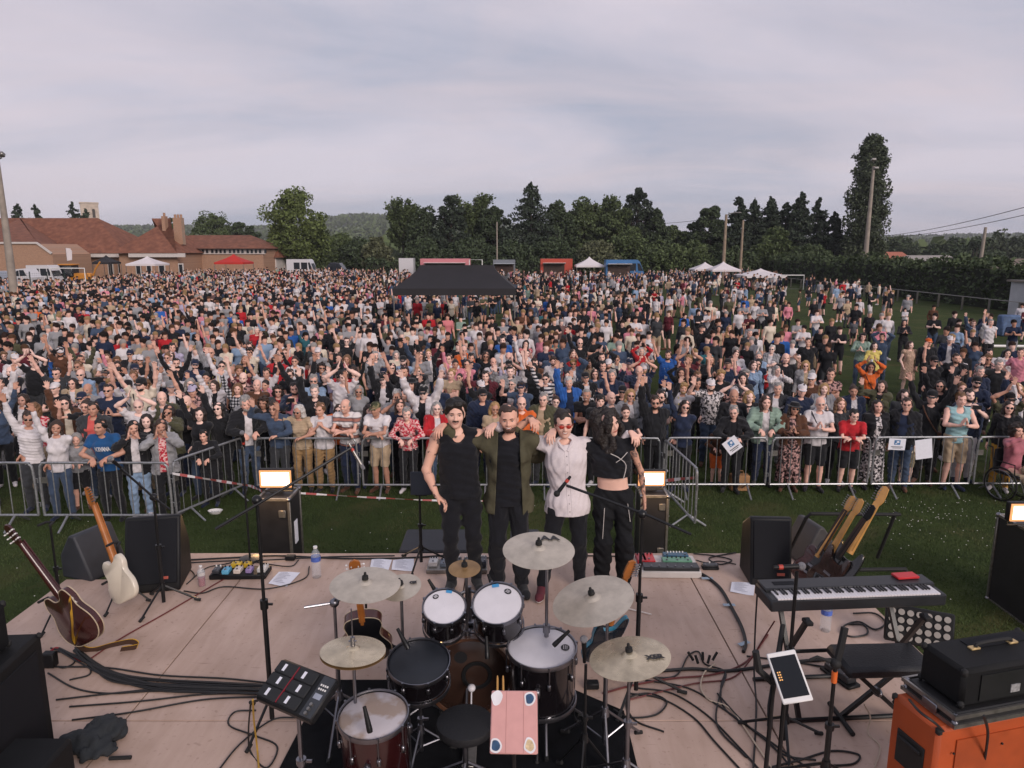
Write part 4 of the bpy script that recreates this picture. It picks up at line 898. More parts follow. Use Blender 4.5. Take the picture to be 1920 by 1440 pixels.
# ---------------------------------------------------------------- labels of the individuals
def desc(p, full=True):
    t = (TOPWORD.get(p['top'], p['top']) + ' ' + TYPEW[p['of']]).strip()
    if p['hood']: t = TOPWORD.get(p['top'], p['top']) + ' hoodie with the hood up'
    w_ = 'person in ' + t + (' and ' + p['aw'][0] if p['aw'] else ''); return w_ + ', ' + POSEW[p['pose']]
from collections import Counter
cnt = Counter(desc(p) for p in PEOPLE)
uniq = [p for p in PEOPLE if cnt[desc(p)] == 1]; seen = set()
def rel(p, q):
    dx, dy = q['x'] * p['y'] / q['y'] - p['x'], q['y'] - p['y']
    return ('behind' if dy < -.1 else 'in front of') if abs(dx) < .3 else ('just left of' if dx > 0 else 'just right of')
for p in PEOPLE:
    l = desc(p)
    if cnt[l] > 1:
        done = False
        for q in sorted((q for q in uniq), key=lambda q: (q['x'] - p['x']) ** 2 + (q['y'] - p['y']) ** 2)[:12]:
            tq = (TOPWORD.get(q['top'], q['top']) + ' ' + TYPEW[q['of']]).strip(); l2 = l.replace('person in ', 'person in ') + ', ' + rel(p, q) + ' ' + tq + (' with ' + q['aw'][0] if q['aw'] else ' ' + POSEW[q['pose']])
            if l2 not in seen and len(l2.split()) <= 16: l = l2; done = True; break
    if l in seen: l = l + ', ' + TOPWORD.get(p['bottom'], p['bottom']) + ' trousers'
    k = 0
    while l in seen: k += 1; l = ' '.join(l.split()[:13]) + ', ' + ('deeper in the crowd', 'far behind', 'well behind')[k % 3]
    seen.add(l); tag(p['o'], ' '.join(l.split()[:16]), 'person', 'people in the audience')
# ---------------------------------------------------------------- ground, hills
def grass_mat():
    m = bpy.data.materials.new('meadow_grass'); m.use_nodes = True; t = m.node_tree; b_ = t.nodes['Principled BSDF']; L = t.links.new; b_.inputs['Roughness'].default_value = .95; b_.inputs['Specular IOR Level'].default_value = .1
    tcn = t.nodes.new('ShaderNodeTexCoord')
    def nz(s, d):
        n = t.nodes.new('ShaderNodeTexNoise'); n.inputs['Scale'].default_value = s; n.inputs['Detail'].default_value = d; L(tcn.outputs['Object'], n.inputs['Vector']); return n
    a, c, f = nz(.18, 4), nz(2.2, 6), nz(38, 5)
    r = t.nodes.new('ShaderNodeValToRGB'); r.color_ramp.elements[0].color = (.032, .050, .018, 1); r.color_ramp.elements[1].color = (.070, .098, .033, 1); r.color_ramp.elements[0].position = .3; r.color_ramp.elements[1].position = .7
    mx_ = t.nodes.new('ShaderNodeMath'); mx_.operation = 'ADD'; L(a.outputs[0], mx_.inputs[0]); L(c.outputs[0], mx_.inputs[1])
    hf = t.nodes.new('ShaderNodeMath'); hf.operation = 'MULTIPLY'; hf.inputs[1].default_value = .5; L(mx_.outputs[0], hf.inputs[0]); L(hf.outputs[0], r.inputs[0])
    w_ = nz(.7, 7); w_.inputs['Distortion'].default_value = .8; rw = t.nodes.new('ShaderNodeValToRGB'); rw.color_ramp.elements[0].position = .52; rw.color_ramp.elements[1].position = .70; rw.color_ramp.elements[0].color = (0, 0, 0, 1); rw.color_ramp.elements[1].color = (.6, .6, .6, 1); L(w_.outputs[0], rw.inputs[0])
    mw = t.nodes.new('ShaderNodeMixRGB'); mw.inputs[2].default_value = (.115, .105, .05, 1); L(rw.outputs[0], mw.inputs[0]); L(r.outputs[0], mw.inputs[1])
    mm = t.nodes.new('ShaderNodeMixRGB'); mm.blend_type = 'MULTIPLY'; mm.inputs[0].default_value = .8; L(mw.outputs[0], mm.inputs[1])
    r2_ = t.nodes.new('ShaderNodeValToRGB'); r2_.color_ramp.elements[0].color = (.45, .45, .4, 1); r2_.color_ramp.elements[1].color = (1.25, 1.2, 1.1, 1); L(f.outputs[0], r2_.inputs[0]); L(r2_.outputs[0], mm.inputs[2]); L(mm.outputs[0], b_.inputs['Base Color'])
    bp = t.nodes.new('ShaderNodeBump'); bp.inputs['Strength'].default_value = .9; bp.inputs['Distance'].default_value = .05; L(f.outputs[0], bp.inputs['Height']); L(bp.outputs[0], b_.inputs['Normal']); return m
GR = grass_mat()
b = MB(); b.quad((-400, -40, 0), (400, -40, 0), (400, 190, 0), (-400, 190, 0)); g = b.build('ground', GR); tag(g, kind='structure')
nx, ny = 90, 70; V, Q = [], []
def hill_z(x, y):
    t = min(1, max(0, (y - 420) / 1100)); t = t * t * (3 - 2 * t); q = x * 1500 / max(y, 300); amp = 38 + 24 * math.exp(-((q + 330) / 150) ** 2) - 20 * min(1, max(0, q / 350))
    return -3.0 * min(1, max(0, (y - 185) / 100)) + amp * t + 5 * math.sin(x * .006 + 1.0) * t + 3 * math.sin(x * .017 + y * .004) * t
for j in range(ny):
    yy = 189 + (2600 - 189) * (j / (ny - 1)) ** 1.6
    for i in range(nx): xx = (-1.05 + 2.1 * i / (nx - 1)) * (yy * .85 + 150); V.append((xx, yy, hill_z(xx, yy) - .02))
Q = [(j * nx + i, j * nx + i + 1, (j + 1) * nx + i + 1, (j + 1) * nx + i) for j in range(ny - 1) for i in range(nx - 1)]
me = np_mesh('hills', V, Q); me.materials.append(pattern_mat('farmland', [(.040, .060, .030), (.15, .19, .07), (.06, .085, .035)], 'print', .006, thr=(.46, .62), bump=0)); o = bpy.data.objects.new('hills', me); col.objects.link(o); tag(o, kind='structure')
b = MB(); pts_ = [D(1640, 481, 390), D(1800, 481, 390), D(1770, 464, 540), D(1650, 466, 540)]; b.quad(*pts_); b.add([(p.x, p.y, -4) for p in pts_[:2]] + pts_[:2], [(0, 1, 3, 2)]); tag(b.build('field', mat('pale_crop', (.17, .20, .09), .95, var=.12, vs=.02)), kind='structure')
# near grass blades and daisies on the lawn between stage and barrier
n = 110000; X = nrg.uniform(-9.5, 9.5, n); Y = nrg.uniform(7.3, 14.5, n); ok = np.ones(n, bool); X, Y = X[ok], Y[ok]; n = len(X)
a = nrg.uniform(0, 6.283, n); hgt = nrg.uniform(.018, .05, n); wd = nrg.uniform(.004, .008, n); lx, ly = nrg.normal(0, .016, n), nrg.normal(0, .016, n)
V = np.stack([np.stack([X - np.cos(a) * wd, Y - np.sin(a) * wd, np.full(n, -.002)], 1), np.stack([X + np.cos(a) * wd, Y + np.sin(a) * wd, np.full(n, -.002)], 1), np.stack([X + lx, Y + ly, hgt], 1)], 1).reshape(-1, 3)
me = np_mesh('grass', V, np.arange(3 * n).reshape(-1, 3), smooth=False); me.materials.append(pattern_mat('grass_blade', [(.036, .060, .018), (.088, .088, .038), (.052, .078, .026)], 'print', .9, rough=.85, thr=(.34, .72), bump=0)); o = bpy.data.objects.new('grass', me); col.objects.link(o); tag(o, 'short mown grass blades on the lawn before the barriers', 'grass', kind='stuff')
b = MB()
for _ in range(260):
    if rnd.random() < .55: q = P(rnd.gauss(1760, 90), rnd.gauss(960, 40))
    else: q = Vector((rnd.uniform(-8, 9), rnd.uniform(7.6, 12.2), 0))
    if q.y > 12.2: continue
    b.sph((q.x, q.y, rnd.uniform(.02, .045)), (.009, .009, .004), 6, 3)
o = b.build('daisies', mat('daisy_white', 'd8d6cf', .8, var=0)); tag(o, 'tiny white daisies scattered in the lawn', 'daisies', kind='stuff')
# ---------------------------------------------------------------- trees: leaf cards in uneven clumps on limbs
def leafm(name, c, v=.4):
    if name in MATS: return MATS[name]
    m = bpy.data.materials.new(name); m.use_nodes = True; t = m.node_tree; b_ = t.nodes['Principled BSDF']; L = t.links.new; b_.inputs['Roughness'].default_value = .7; b_.inputs['Specular IOR Level'].default_value = .2
    gi = t.nodes.new('ShaderNodeNewGeometry'); r = t.nodes.new('ShaderNodeValToRGB'); e = r.color_ramp.elements; e[0].color = (*[x * (1 - v) for x in c], 1); e[1].color = (*[x * (1 + v) for x in c], 1)
    L(gi.outputs['Random Per Island'], r.inputs[0]); L(r.outputs[0], b_.inputs['Base Color'])
    MATS[name] = m; return m
LEAF = dict(dark=leafm('leaf_dark', (.048, .068, .034)), pine=leafm('needle', (.034, .048, .031)), mid=leafm('leaf_mid', (.072, .098, .040)), light=leafm('leaf_light', (.096, .126, .040)), poplar=leafm('leaf_poplar', (.060, .076, .044)), hedge=leafm('leaf_hedge', (.056, .078, .036)), flower=leafm('leaf_flower', (.10, .11, .06), .7))
BARK = mat('bark', '4a4038', .9, var=.4, vs=6, bump=.6, bs=20)
def cards(Pt, size, g, up=.3):
    n = len(Pt); d1 = g.normal(size=(n, 3)); d1[:, 2] += up * 0; d1 /= np.linalg.norm(d1, axis=1)[:, None]; d2 = np.cross(d1, g.normal(size=(n, 3))); d2 /= np.linalg.norm(d2, axis=1)[:, None]
    s = (size * g.uniform(.6, 1.3, n))[:, None]; q = np.stack([Pt - d1 * s * .5, Pt + d2 * s * .33, Pt + d1 * s * .5, Pt - d2 * s * .33], 1).reshape(-1, 3); return q
def tree(name, label, X, Y, H, W, kind='round', leaf='dark', z0=0.0, n=2600, size=.5, group=None, seed=0, base=.12, clear=False, cat='tree', trunk=True):
    g = np.random.default_rng(seed + 17); root = empty(name, (X, Y, z0)); tag(root, label, cat, group); pts = []; lm = MB(); lm.tube([(0, 0, -.1), (.05 * g.normal(), 0, H * .4), (0, 0, H * .92)], [max(.07, H * .020), H * .012, .02], 7)
    nc = max(60, n // 90) if kind != 'poplar' else 260
    if kind == 'round':
        cz, rz = H * (.5 + base / 2) * 1.04, H * (.5 - base / 2) * 1.06
        for k in range(nc):
            d = g.normal(size=3); d /= np.linalg.norm(d); rr = g.uniform(.35, 1.0) ** .5; wob = 1 + .16 * math.sin(3 * math.atan2(d[1], d[0]) + seed) + .10 * math.sin(7 * d[2] + seed * 2)
            c = np.array([d[0] * W * wob * rr, d[1] * W * wob * rr, cz + d[2] * rz * rr * (1 if d[2] > 0 else .92)]); c[:2] *= (1 - .25 * max(0, d[2])); r = W * g.uniform(.13, .33)
            q = g.normal(size=(n // nc, 3)); q /= np.linalg.norm(q, axis=1)[:, None]; q *= g.uniform(.5, 1, (len(q), 1)) ** .5; pts.append(c + q * r * np.array([1, 1, .8]))
            if k % 5 == 0: lm.tube([(0, 0, H * g.uniform(.2, .5)), tuple(c)], [H * .006, .02], 5)
    elif kind == 'cone':
        for k in range(nc):
            t = (k + g.uniform()) / nc; z = H * (base + (1 - base) * t); a = g.uniform(0, 6.28); R0 = W * 1.6 * (1 - t) ** .72 * g.uniform(.75, 1.15) + .2; m = max(10, int(n / nc * (1.7 - 1.4 * t)))
            u = g.uniform(0, 1, m) ** .7; q = np.stack([np.cos(a + g.normal(0, .25, m)) * R0 * u, np.sin(a + g.normal(0, .25, m)) * R0 * u, z - u * R0 * .22 + g.normal(0, H * .012, m)], 1); pts.append(q)
            if k % 4 == 0: lm.tube([(0, 0, z), (math.cos(a) * R0 * .9, math.sin(a) * R0 * .9, z - R0 * .2)], [.05, .015], 4)
    elif kind == 'poplar':
        for k in range(nc):
            t = (k + g.uniform()) / nc; z = H * (base + (1 - base) * t); prof = W * 1.06 * (math.sin(math.pi * min(1, (t * .88 + .12)) ** .8) ** .55) * g.uniform(.55, 1.08); a = g.uniform(0, 6.28); rr = g.uniform(.3, .9)
            c = np.array([math.cos(a) * prof * rr, math.sin(a) * prof * rr, z]); m = n // nc; q = g.normal(size=(m, 3)); q /= np.linalg.norm(q, axis=1)[:, None]; q *= g.uniform(.4, 1, (m, 1)) ** .5
            pts.append(c + q * np.array([W * .34, W * .34, H * .055]))
    else:   # sparse: open branches with small sprays
        for k in range(26):
            a = g.uniform(0, 6.28); z = H * g.uniform(.35, .85); e = np.array([math.cos(a) * W * g.uniform(.5, 1.1), math.sin(a) * W * g.uniform(.5, 1.1), min(H, z + H * g.uniform(.05, .28))]); lm.tube([(0, 0, z * .8), tuple(e * np.array([.5, .5, .97])), tuple(e)], [.07, .04, .015], 5)
            u = g.uniform(.25, 1, n // 26)[:, None]; pts.append(np.array([0, 0, z * .8]) * (1 - u) + e * u + g.normal(0, .28, (n // 26, 3)))
    Pt = np.concatenate(pts); Vq = cards(Pt, size, g); me = np_mesh('crown', Vq, np.arange(len(Vq)).reshape(-1, 4), smooth=False); me.materials.append(LEAF[leaf]); c = bpy.data.objects.new('crown', me); col.objects.link(c); c.parent = root
    if trunk: lm.build('trunk', BARK, root)
    return root
def tpx(px, top, hw, Y, kind, leaf, label, name='tree', n=2600, size=.5, group='trees behind the field', base=.1, cat='tree', z0=0, trunk=True):
    q = D(px, top, Y); return tree(name, label, q.x, Y, q.z - z0, hw / FPX * Y * 1.0, kind, leaf, z0=z0, n=n, size=size, seed=int(px), group=group, base=base, cat=cat, trunk=trunk)
tpx(549, 358, 51, 112, 'round', 'light', 'big bright green round tree beside the white minibus', n=15000, size=.42, base=.08, name='broadleaf_tree')
tpx(596, 425, 28, 114, 'round', 'mid', 'smaller round tree tucked against the right of the big bright one', n=2500, name='broadleaf_tree')
TL = [(640, 446, 40, 130, 'round', 'mid', 'low bushy tree below the distant wooded ridge'), (672, 452, 35, 126, 'round', 'dark', 'dark bush between two low bushes near the ridge gap'), (706, 447, 27, 112, 'round', 'flower', 'pale flowering bush in front of dark trees'),
      (754, 376, 34, 128, 'sparse', 'mid', 'open tree with bare-looking forked top'), (800, 392, 38, 124, 'round', 'dark', 'dark tree right of the open forked tree'), (846, 378, 34, 122, 'round', 'pine', 'dark pine with a flat rounded head'), (884, 368, 36, 126, 'sparse', 'mid', 'thin-topped tree behind the flat-headed pine'),
      (925, 392, 34, 124, 'round', 'dark', 'dark tree behind the slim grey pole'), (996, 344, 52, 118, 'cone', 'pine', 'tallest broad dark conifer near the middle'), (1050, 384, 38, 122, 'round', 'dark', 'dark tree right of the tall broad conifer'), (1088, 374, 34, 124, 'round', 'mid', 'green tree in the middle of the dark tree belt'), (1124, 372, 34, 126, 'sparse', 'mid', 'lacy tree with gaps showing the sky'),
      (1160, 385, 34, 122, 'round', 'mid', 'mid green tree left of the tall dark pine'), (1196, 354, 34, 124, 'round', 'pine', 'tall dark pine with a bumpy head'), (1232, 392, 30, 122, 'cone', 'dark', 'sloping dark tree at the end of the tree belt'), (1262, 428, 34, 124, 'round', 'mid', 'low tree in the dip under the wires'), (1300, 424, 34, 124, 'round', 'dark', 'low dark tree right of the dip'),
      (1336, 394, 34, 120, 'round', 'dark', 'dark rounded tree behind the lamp post'), (1386, 370, 27, 118, 'cone', 'pine', 'spiky conifer just right of the lamp post'), (1416, 376, 26, 118, 'cone', 'pine', 'second spiky conifer in the row'), (1447, 372, 27, 118, 'cone', 'pine', 'spiky conifer in the centre of the row'), (1476, 380, 24, 118, 'cone', 'pine', 'slightly shorter spiky conifer'), (1503, 362, 26, 116, 'cone', 'pine', 'tallest of the spiky conifers'),
      (1536, 372, 25, 116, 'cone', 'pine', 'narrow conifer next to the tallest spiky one'), (1566, 398, 22, 116, 'cone', 'pine', 'lowest spiky conifer beside the poplar'), (1455, 434, 36, 108, 'round', 'mid', 'light bushy tree in front of the conifers'), (1240, 462, 55, 108, 'round', 'mid', 'wide low bush behind the blue food van'), (1300, 458, 40, 110, 'round', 'mid', 'rounded bush left of the white tents'),
      (1120, 460, 45, 110, 'round', 'flower', 'wide bush with cream blossom behind the white tent'), (960, 458, 45, 112, 'round', 'dark', 'dark bush under the tall broad conifer'), (880, 452, 45, 114, 'round', 'dark', 'dark bush behind the pink snack stand'), (800, 452, 45, 114, 'round', 'dark', 'dark bush left of the pink snack stand'), (1040, 452, 40, 112, 'round', 'dark', 'dark bush behind the red food truck'), (1180, 440, 40, 112, 'round', 'mid', 'green bush under the bumpy pine'),
      (1380, 470, 40, 106, 'round', 'hedge', 'low bush behind the twin white tents'), (1520, 462, 40, 104, 'round', 'hedge', 'low bush left of the concrete floodlight pole'), (396, 406, 42, 165, 'round', 'mid', 'round tree behind the low brick wing'), (445, 420, 22, 165, 'round', 'dark', 'small dark tree behind the brick wing roof'), (472, 426, 18, 165, 'round', 'dark', 'smallest tree above the brick wing roof'), (320, 416, 14, 150, 'round', 'mid', 'tree top between the two chimneys')]
for k, (px, top, hw, Y, kind, leaf, lab) in enumerate(TL):
    tpx(px, top, hw, Y, kind, leaf, lab, name={'cone': 'conifer', 'sparse': 'open_tree'}.get(kind, 'bush' if top > 432 else 'broadleaf_tree'), n=12000 if hw > 25 else 8000, size=.46, cat='bush' if top > 432 else 'tree', trunk=True, base=.02 if top > 432 else .08)
for px, top, hw, lab in ((32, 384, 21, 'spruce left of the roof ridge beside the pole'), (64, 385, 21, 'spruce behind the middle of the tiled roof'), (136, 382, 32, 'wide dark spruce left of the church tower'), (160, 394, 18, 'small spruce just in front of the church tower')): tpx(px, top, hw, 150, 'cone', 'pine', lab, name='conifer', n=2200, size=.7, base=.1, group='spruces behind the roofs')
tpx(1638, 262, 44, 112, 'poplar', 'poplar', 'very tall dense poplar behind the concrete floodlight pole', n=26000, size=.42, base=.03, name='poplar_tree')
for px, top, hw, Y, lf, lab in ((1690, 446, 30, 210, 'dark', 'dark tree right of the poplar by the pale field'), (1795, 452, 36, 190, 'dark', 'dark tree behind the grey roofs'), (1835, 448, 40, 175, 'dark', 'tall bush-like tree left of the leaning post'), (1875, 440, 45, 185, 'poplar', 'large grey green tree right of the leaning post'), (1925, 438, 45, 180, 'poplar', 'large grey green tree at the right end'), (1755, 462, 22, 200, 'dark', 'small dark tree standing on the pale field')): tpx(px, top, hw, Y, 'round', lf, lab, name='broadleaf_tree', n=3000, size=.8, z0=-3, group='trees beyond the hedge')
# hedges
def hedge(label, pts, H, T, n, size=.28, leaf='hedge'):
    root = empty('hedge', (pts[0][0], pts[0][1], 0)); tag(root, label, 'hedge'); g = np.random.default_rng(int(pts[0][1])); A = np.array(pts, float); seg = np.linalg.norm(np.diff(A, axis=0), axis=1); cum = np.concatenate([[0], np.cumsum(seg)]); u = g.uniform(0, cum[-1], n)
    cx, cy = np.interp(u, cum, A[:, 0]), np.interp(u, cum, A[:, 1]); top = H * (1 + .09 * np.sin(u * 1.3) + .07 * np.sin(u * .37 + 1) + .05 * np.sin(u * 3.1)); f = g.uniform(0, 1, n); z = np.where(f < .55, top * g.uniform(.03, 1, n), top * g.uniform(.88, 1.05, n))
    w_ = T / 2 * (1 + .12 * np.sin(u * 2.1)) * np.where(z > top * .85, g.uniform(0, 1, n), g.uniform(.75, 1.0, n)); sgn = np.where(g.uniform(0, 1, n) < .72, -1, 1); d = (A[-1] - A[0]) / np.linalg.norm(A[-1] - A[0]); nx_, ny_ = d[1], -d[0]
    Pt = np.stack([cx - nx_ * w_ * sgn * np.sign(nx_ + .001) - pts[0][0], cy - ny_ * w_ * sgn * np.sign(nx_ + .001) - pts[0][1], z], 1); Vq = cards(Pt, size, g); me = np_mesh('foliage', Vq, np.arange(len(Vq)).reshape(-1, 4), smooth=False); me.materials.append(LEAF[leaf]); c = bpy.data.objects.new('foliage', me); col.objects.link(c); c.parent = root
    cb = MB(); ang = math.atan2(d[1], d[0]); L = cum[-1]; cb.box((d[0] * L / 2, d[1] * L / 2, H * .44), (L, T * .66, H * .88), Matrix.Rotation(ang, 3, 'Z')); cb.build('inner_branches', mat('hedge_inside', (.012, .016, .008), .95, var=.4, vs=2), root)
hedge('long tall clipped hedge along the right side of the field', [(36.8, 40), (37.6, 80), (39, 118)], 3.3, 2.6, 26000, .34)
hedge('low dark hedge at the far end of the field', [(-22, 109), (38, 110)], 2.6, 2, 7000, .5, 'dark')
# woodland on the far hills
pts = []
for _ in range(5200):
    y = rnd.uniform(230, 1900); x = rnd.uniform(-.95, .95) * y * .85
    if 130 < x < 330 and 330 < y < 640: continue
    if rnd.random() < .25 + .75 * (math.sin(x * .011 + 2) * math.sin(y * .009 + x * .004) > -.15): pts.append((x, y, hill_z(x, y), 5 + y * .004))
g = np.random.default_rng(9); Pt = []; SZs = []
for x, y, z, s in pts:
    q = g.normal(size=(22, 3)); q /= np.linalg.norm(q, axis=1)[:, None]; Pt.append(np.array([x, y, z + s * .75]) + q * np.array([s * .9, s * .9, s * .75])); SZs.append(np.full(22, s * .75))
Pt = np.concatenate(Pt); Vq = cards(Pt, np.concatenate(SZs), g); me = np_mesh('woodland', Vq, np.arange(len(Vq)).reshape(-1, 4), smooth=False); me.materials.append(LEAF['mid']); o = bpy.data.objects.new('woodland', me); col.objects.link(o); tag(o, 'far-off woodland covering the low hills', 'woodland', kind='stuff')
# ---------------------------------------------------------------- buildings
TILE = pattern_mat('roof_tiles', [(.135, .056, .036), (.25, .105, .064), (.19, .078, .049)], 'print', 1.6, thr=(.3, .75), rough=.85, bump=.4)
def brick_mat(name, c1, c2, mortar, sc_=3.0):
    m = bpy.data.materials.new(name); m.use_nodes = True; t = m.node_tree; b_ = t.nodes['Principled BSDF']; b_.inputs['Roughness'].default_value = .9; k = t.nodes.new('ShaderNodeTexBrick'); k.inputs['Color1'].default_value = (*c1, 1); k.inputs['Color2'].default_value = (*c2, 1); k.inputs['Mortar'].default_value = (*mortar, 1); k.inputs['Scale'].default_value = sc_
    tcn = t.nodes.new('ShaderNodeTexCoord'); mp_ = t.nodes.new('ShaderNodeMapping'); mp_.inputs['Rotation'].default_value = (R(90), 0, 0); t.links.new(tcn.outputs['Object'], mp_.inputs[0]); t.links.new(mp_.outputs[0], k.inputs['Vector']); t.links.new(k.outputs[0], b_.inputs['Base Color']); return m
BRICK = brick_mat('red_brick', (.29, .155, .095), (.37, .20, .125), (.33, .27, .21)); TRIM = mat('white_trim', 'bdb6b2', .8, var=.1); WIN = mat('window_glass', '20242a', .2, var=.2); STONE = mat('tower_stone', 'b3a598', .9, var=.2, vs=1.2)
def hip_roof(mb, x0, x1, y0, y1, z0, z1, hl, hr, ov=.5):
    x0 -= ov; x1 += ov; y0 -= ov; y1 += ov; ym = (y0 + y1) / 2; a = [(x0, y0, z0), (x1, y0, z0), (x1, y1, z0), (x0, y1, z0), (x0 + hl, ym, z1), (x1 - hr, ym, z1)]
    mb.add(a, [(0, 1, 5, 4), (2, 3, 4, 5), (1, 2, 5), (3, 0, 4), (3, 2, 1, 0)])
def bx(px, Y, y=480): return D(px, y, Y).x
bd = empty('brick_hall', (bx(150, 100), 100, 0)); tag(bd, 'long brick hall with a big red tiled roof behind the tents', 'building'); o_ = Vector(bd.location)
def part(mb, name, m, par, off=None): mb.M = Matrix(); mb.v = [v - (off if off is not None else o_) for v in mb.v]; return mb.build(name, m, par)
zr = D(100, 409, 104).z; ze = D(200, 475, 98).z
b = MB(); b.box(((bx(-80, 100) + bx(245, 100)) / 2, 103.5, ze / 2), (bx(245, 100) - bx(-80, 100), 11, ze)); b.box(((bx(238, 97) + bx(345, 97)) / 2, 101, ze / 2 - .02), (bx(345, 97) - bx(238, 97), 12, ze)); wl = part(b, 'wall', BRICK, bd)
b = MB(); hip_roof(b, bx(-80, 100), bx(250, 100), 97.5, 110, ze, zr, 3, 7); part(b, 'roof', TILE, bd)
b = MB(); hip_roof(b, bx(238, 97), bx(345, 97), 94.5, 108, ze + .05, zr - .15, 4.8, 6.5); part(b, 'roof', TILE, bd)
b = MB(); b.box(((bx(97, 97) + bx(240, 97)) / 2, 97.2, ze - .25), (bx(240, 97) - bx(97, 97), .2, .5)); b.box(((bx(240, 94) + bx(346, 94)) / 2, 94.2, ze - .22), (bx(346, 94) - bx(240, 94), .2, .5)); part(b, 'eave_board', TRIM, bd)
for px, w_ in ((206, 10), (225, 10), (258, 10), (278, 10), (302, 12), (338, 9)):
    b = MB(); Yw = 98 if px < 238 else 95; b.box((bx(px, Yw), Yw - .06, 1.6), (w_ / 13.5, .12, 2.0)); wn = part(b, 'window', TRIM, bd); b = MB(); b.box((bx(px, Yw), Yw - .14, 1.6), (w_ / 13.5 - .25, .06, 1.7)); part(b, 'pane', WIN, wn)
b = MB(); q0, q1, q2 = D(-60, 457, 88), D(70, 457, 88), D(98, 477, 88)
b.prism([(q0.x, 0), (q2.x, 0), (q2.x, q2.z), (q1.x, q1.z), (q0.x, q0.z)], 0, 8, Matrix.Translation((0, 96, 0)) @ Matrix.Rotation(R(90), 4, 'X')); part(b, 'end_wall', BRICK, bd)
b = MB(); b.tube([(q0.x, 87.9, q0.z + .1), (q1.x, 87.9, q1.z + .1), (q2.x, 87.9, q2.z + .1)], .16, 4); part(b, 'coping', TRIM, bd)
b = MB(); b.add([(q0.x, 88, q0.z + .12), (q1.x, 88, q1.z + .12), (bx(45, 104), 104, zr), (q0.x - 4, 104, zr)], [(0, 1, 2, 3)]); b.add([(q1.x, 88, q1.z + .12), (q2.x, 88, q2.z + .12), (bx(110, 100), 100, ze + 1.6), (bx(45, 104), 104, zr)], [(0, 1, 2, 3)]); part(b, 'roof', TILE, bd)
for px, w_, y0, y1 in ((309, 6, 416, 447), (335, 15, 419, 448)):
    b = MB(); qa, qb = D(px, y0, 99), D(px, y1, 99); b.box((qa.x, 99, (qa.z + qb.z) / 2), (w_ / 13.4, .9, qa.z - qb.z + 1.5)); ch = part(b, 'chimney', BRICK, bd)
    b = MB()
    for s in ((-.4, 0, .4) if w_ > 10 else (0,)): b.cyl((qa.x + s, 99, qa.z + .7), (qa.x + s, 99, qa.z + 1.2), .16)
    part(b, 'chimney_pot', BRICK, ch)['kind'] = 'stuff'
bw = empty('brick_wing', (bx(430, 104), 104, 0)); tag(bw, 'low brick wing with a strip of small white-framed windows', 'building'); o2 = Vector(bw.location); zr2, ze2 = D(420, 441, 107).z, D(420, 466, 102).z
b = MB(); b.box(((bx(346, 104) + bx(500, 104)) / 2, 106.5, ze2 / 2), (bx(500, 104) - bx(346, 104), 8, ze2)); part(b, 'wall', BRICK, bw, o2)
b = MB(); hip_roof(b, bx(340, 104), bx(500, 104), 102, 111, ze2, zr2, .8, 3.5); part(b, 'roof', TILE, bw, o2)
b = MB(); b.box(((bx(350, 102) + bx(496, 102)) / 2, 102.4, D(420, 471, 102).z), (bx(496, 102) - bx(350, 102), .16, .8)); part(b, 'window_band', TRIM, bw, o2)
for i in range(17): b = MB(); b.box((bx(364 + i * 7.8 + (i // 4) * 2, 102), 102.3, D(420, 471, 102).z), (.30, .12, .5)); part(b, 'window', WIN, bw, o2)
hs = empty('small_house', (bx(500, 108), 108, 0)); tag(hs, 'small house with tiled roof half hidden by the big bright tree', 'building'); o3 = Vector(hs.location)
b = MB(); b.box((bx(497, 108), 110, 1.6), (3.6, 5, 3.2)); part(b, 'wall', TRIM, hs, o3); b = MB(); hip_roof(b, bx(475, 108), bx(520, 108), 107.5, 112.5, 3.2, 5.4, 1, 1); part(b, 'roof', TILE, hs, o3)
tw = empty('church_tower', (bx(177, 260), 260, 0)); tw.rotation_euler = (0, 0, R(31)); tag(tw, 'pale stone church tower rising behind the hall roof', 'tower'); zt = D(177, 382, 260).z
b = MB(); b.box((0, 0, zt / 2), (5.6, 5.6, zt)); b.box((0, 0, zt + .15), (6.0, 6.0, .5)); b.build('wall', STONE, tw)
for s in (-1.2, 1.2):
    b = MB(); b.box((s, -2.85, zt - 3.6), (.9, .3, 2.6)); b.cyl((s, -2.7, zt - 2.3), (s, -3.0, zt - 2.3), .45); b.build('belfry_opening', mat('belfry_dark', '4a4440', .9), tw)
b = MB(); b.box((0, 0, zt - 6), (5.85, 5.85, .3)); b.build('cornice', STONE, tw)
for px, py, Y, w_, h_, lab, rc in ((1673, 486, 200, 7, 3.0, 'white house with a red roof far beyond the hedge', 'a0604c'), (1738, 497, 150, 11, 2.4, 'grey farm shed roof just above the hedge', '8c8784'), (1890, 506, 130, 16, 2.2, 'low brown roofed building behind the hedge', '6e625a')):
    q = D(px, py, Y); hh = empty('far_house', (q.x, Y, q.z - h_ - 3)); tag(hh, lab, 'building'); b = MB(); b.box((0, 0, (h_ + 3) / 2), (w_, 6, h_ + 3)); b.build('wall', mat('render_white', 'b9b2ac', .9), hh)
    b = MB(); hip_roof(b, -w_ / 2, w_ / 2, -3, 3, h_ + 3, h_ + 5.0, 1.5, 1.5); b.build('roof', mat('roof_' + rc, rc, .85, var=.2), hh)
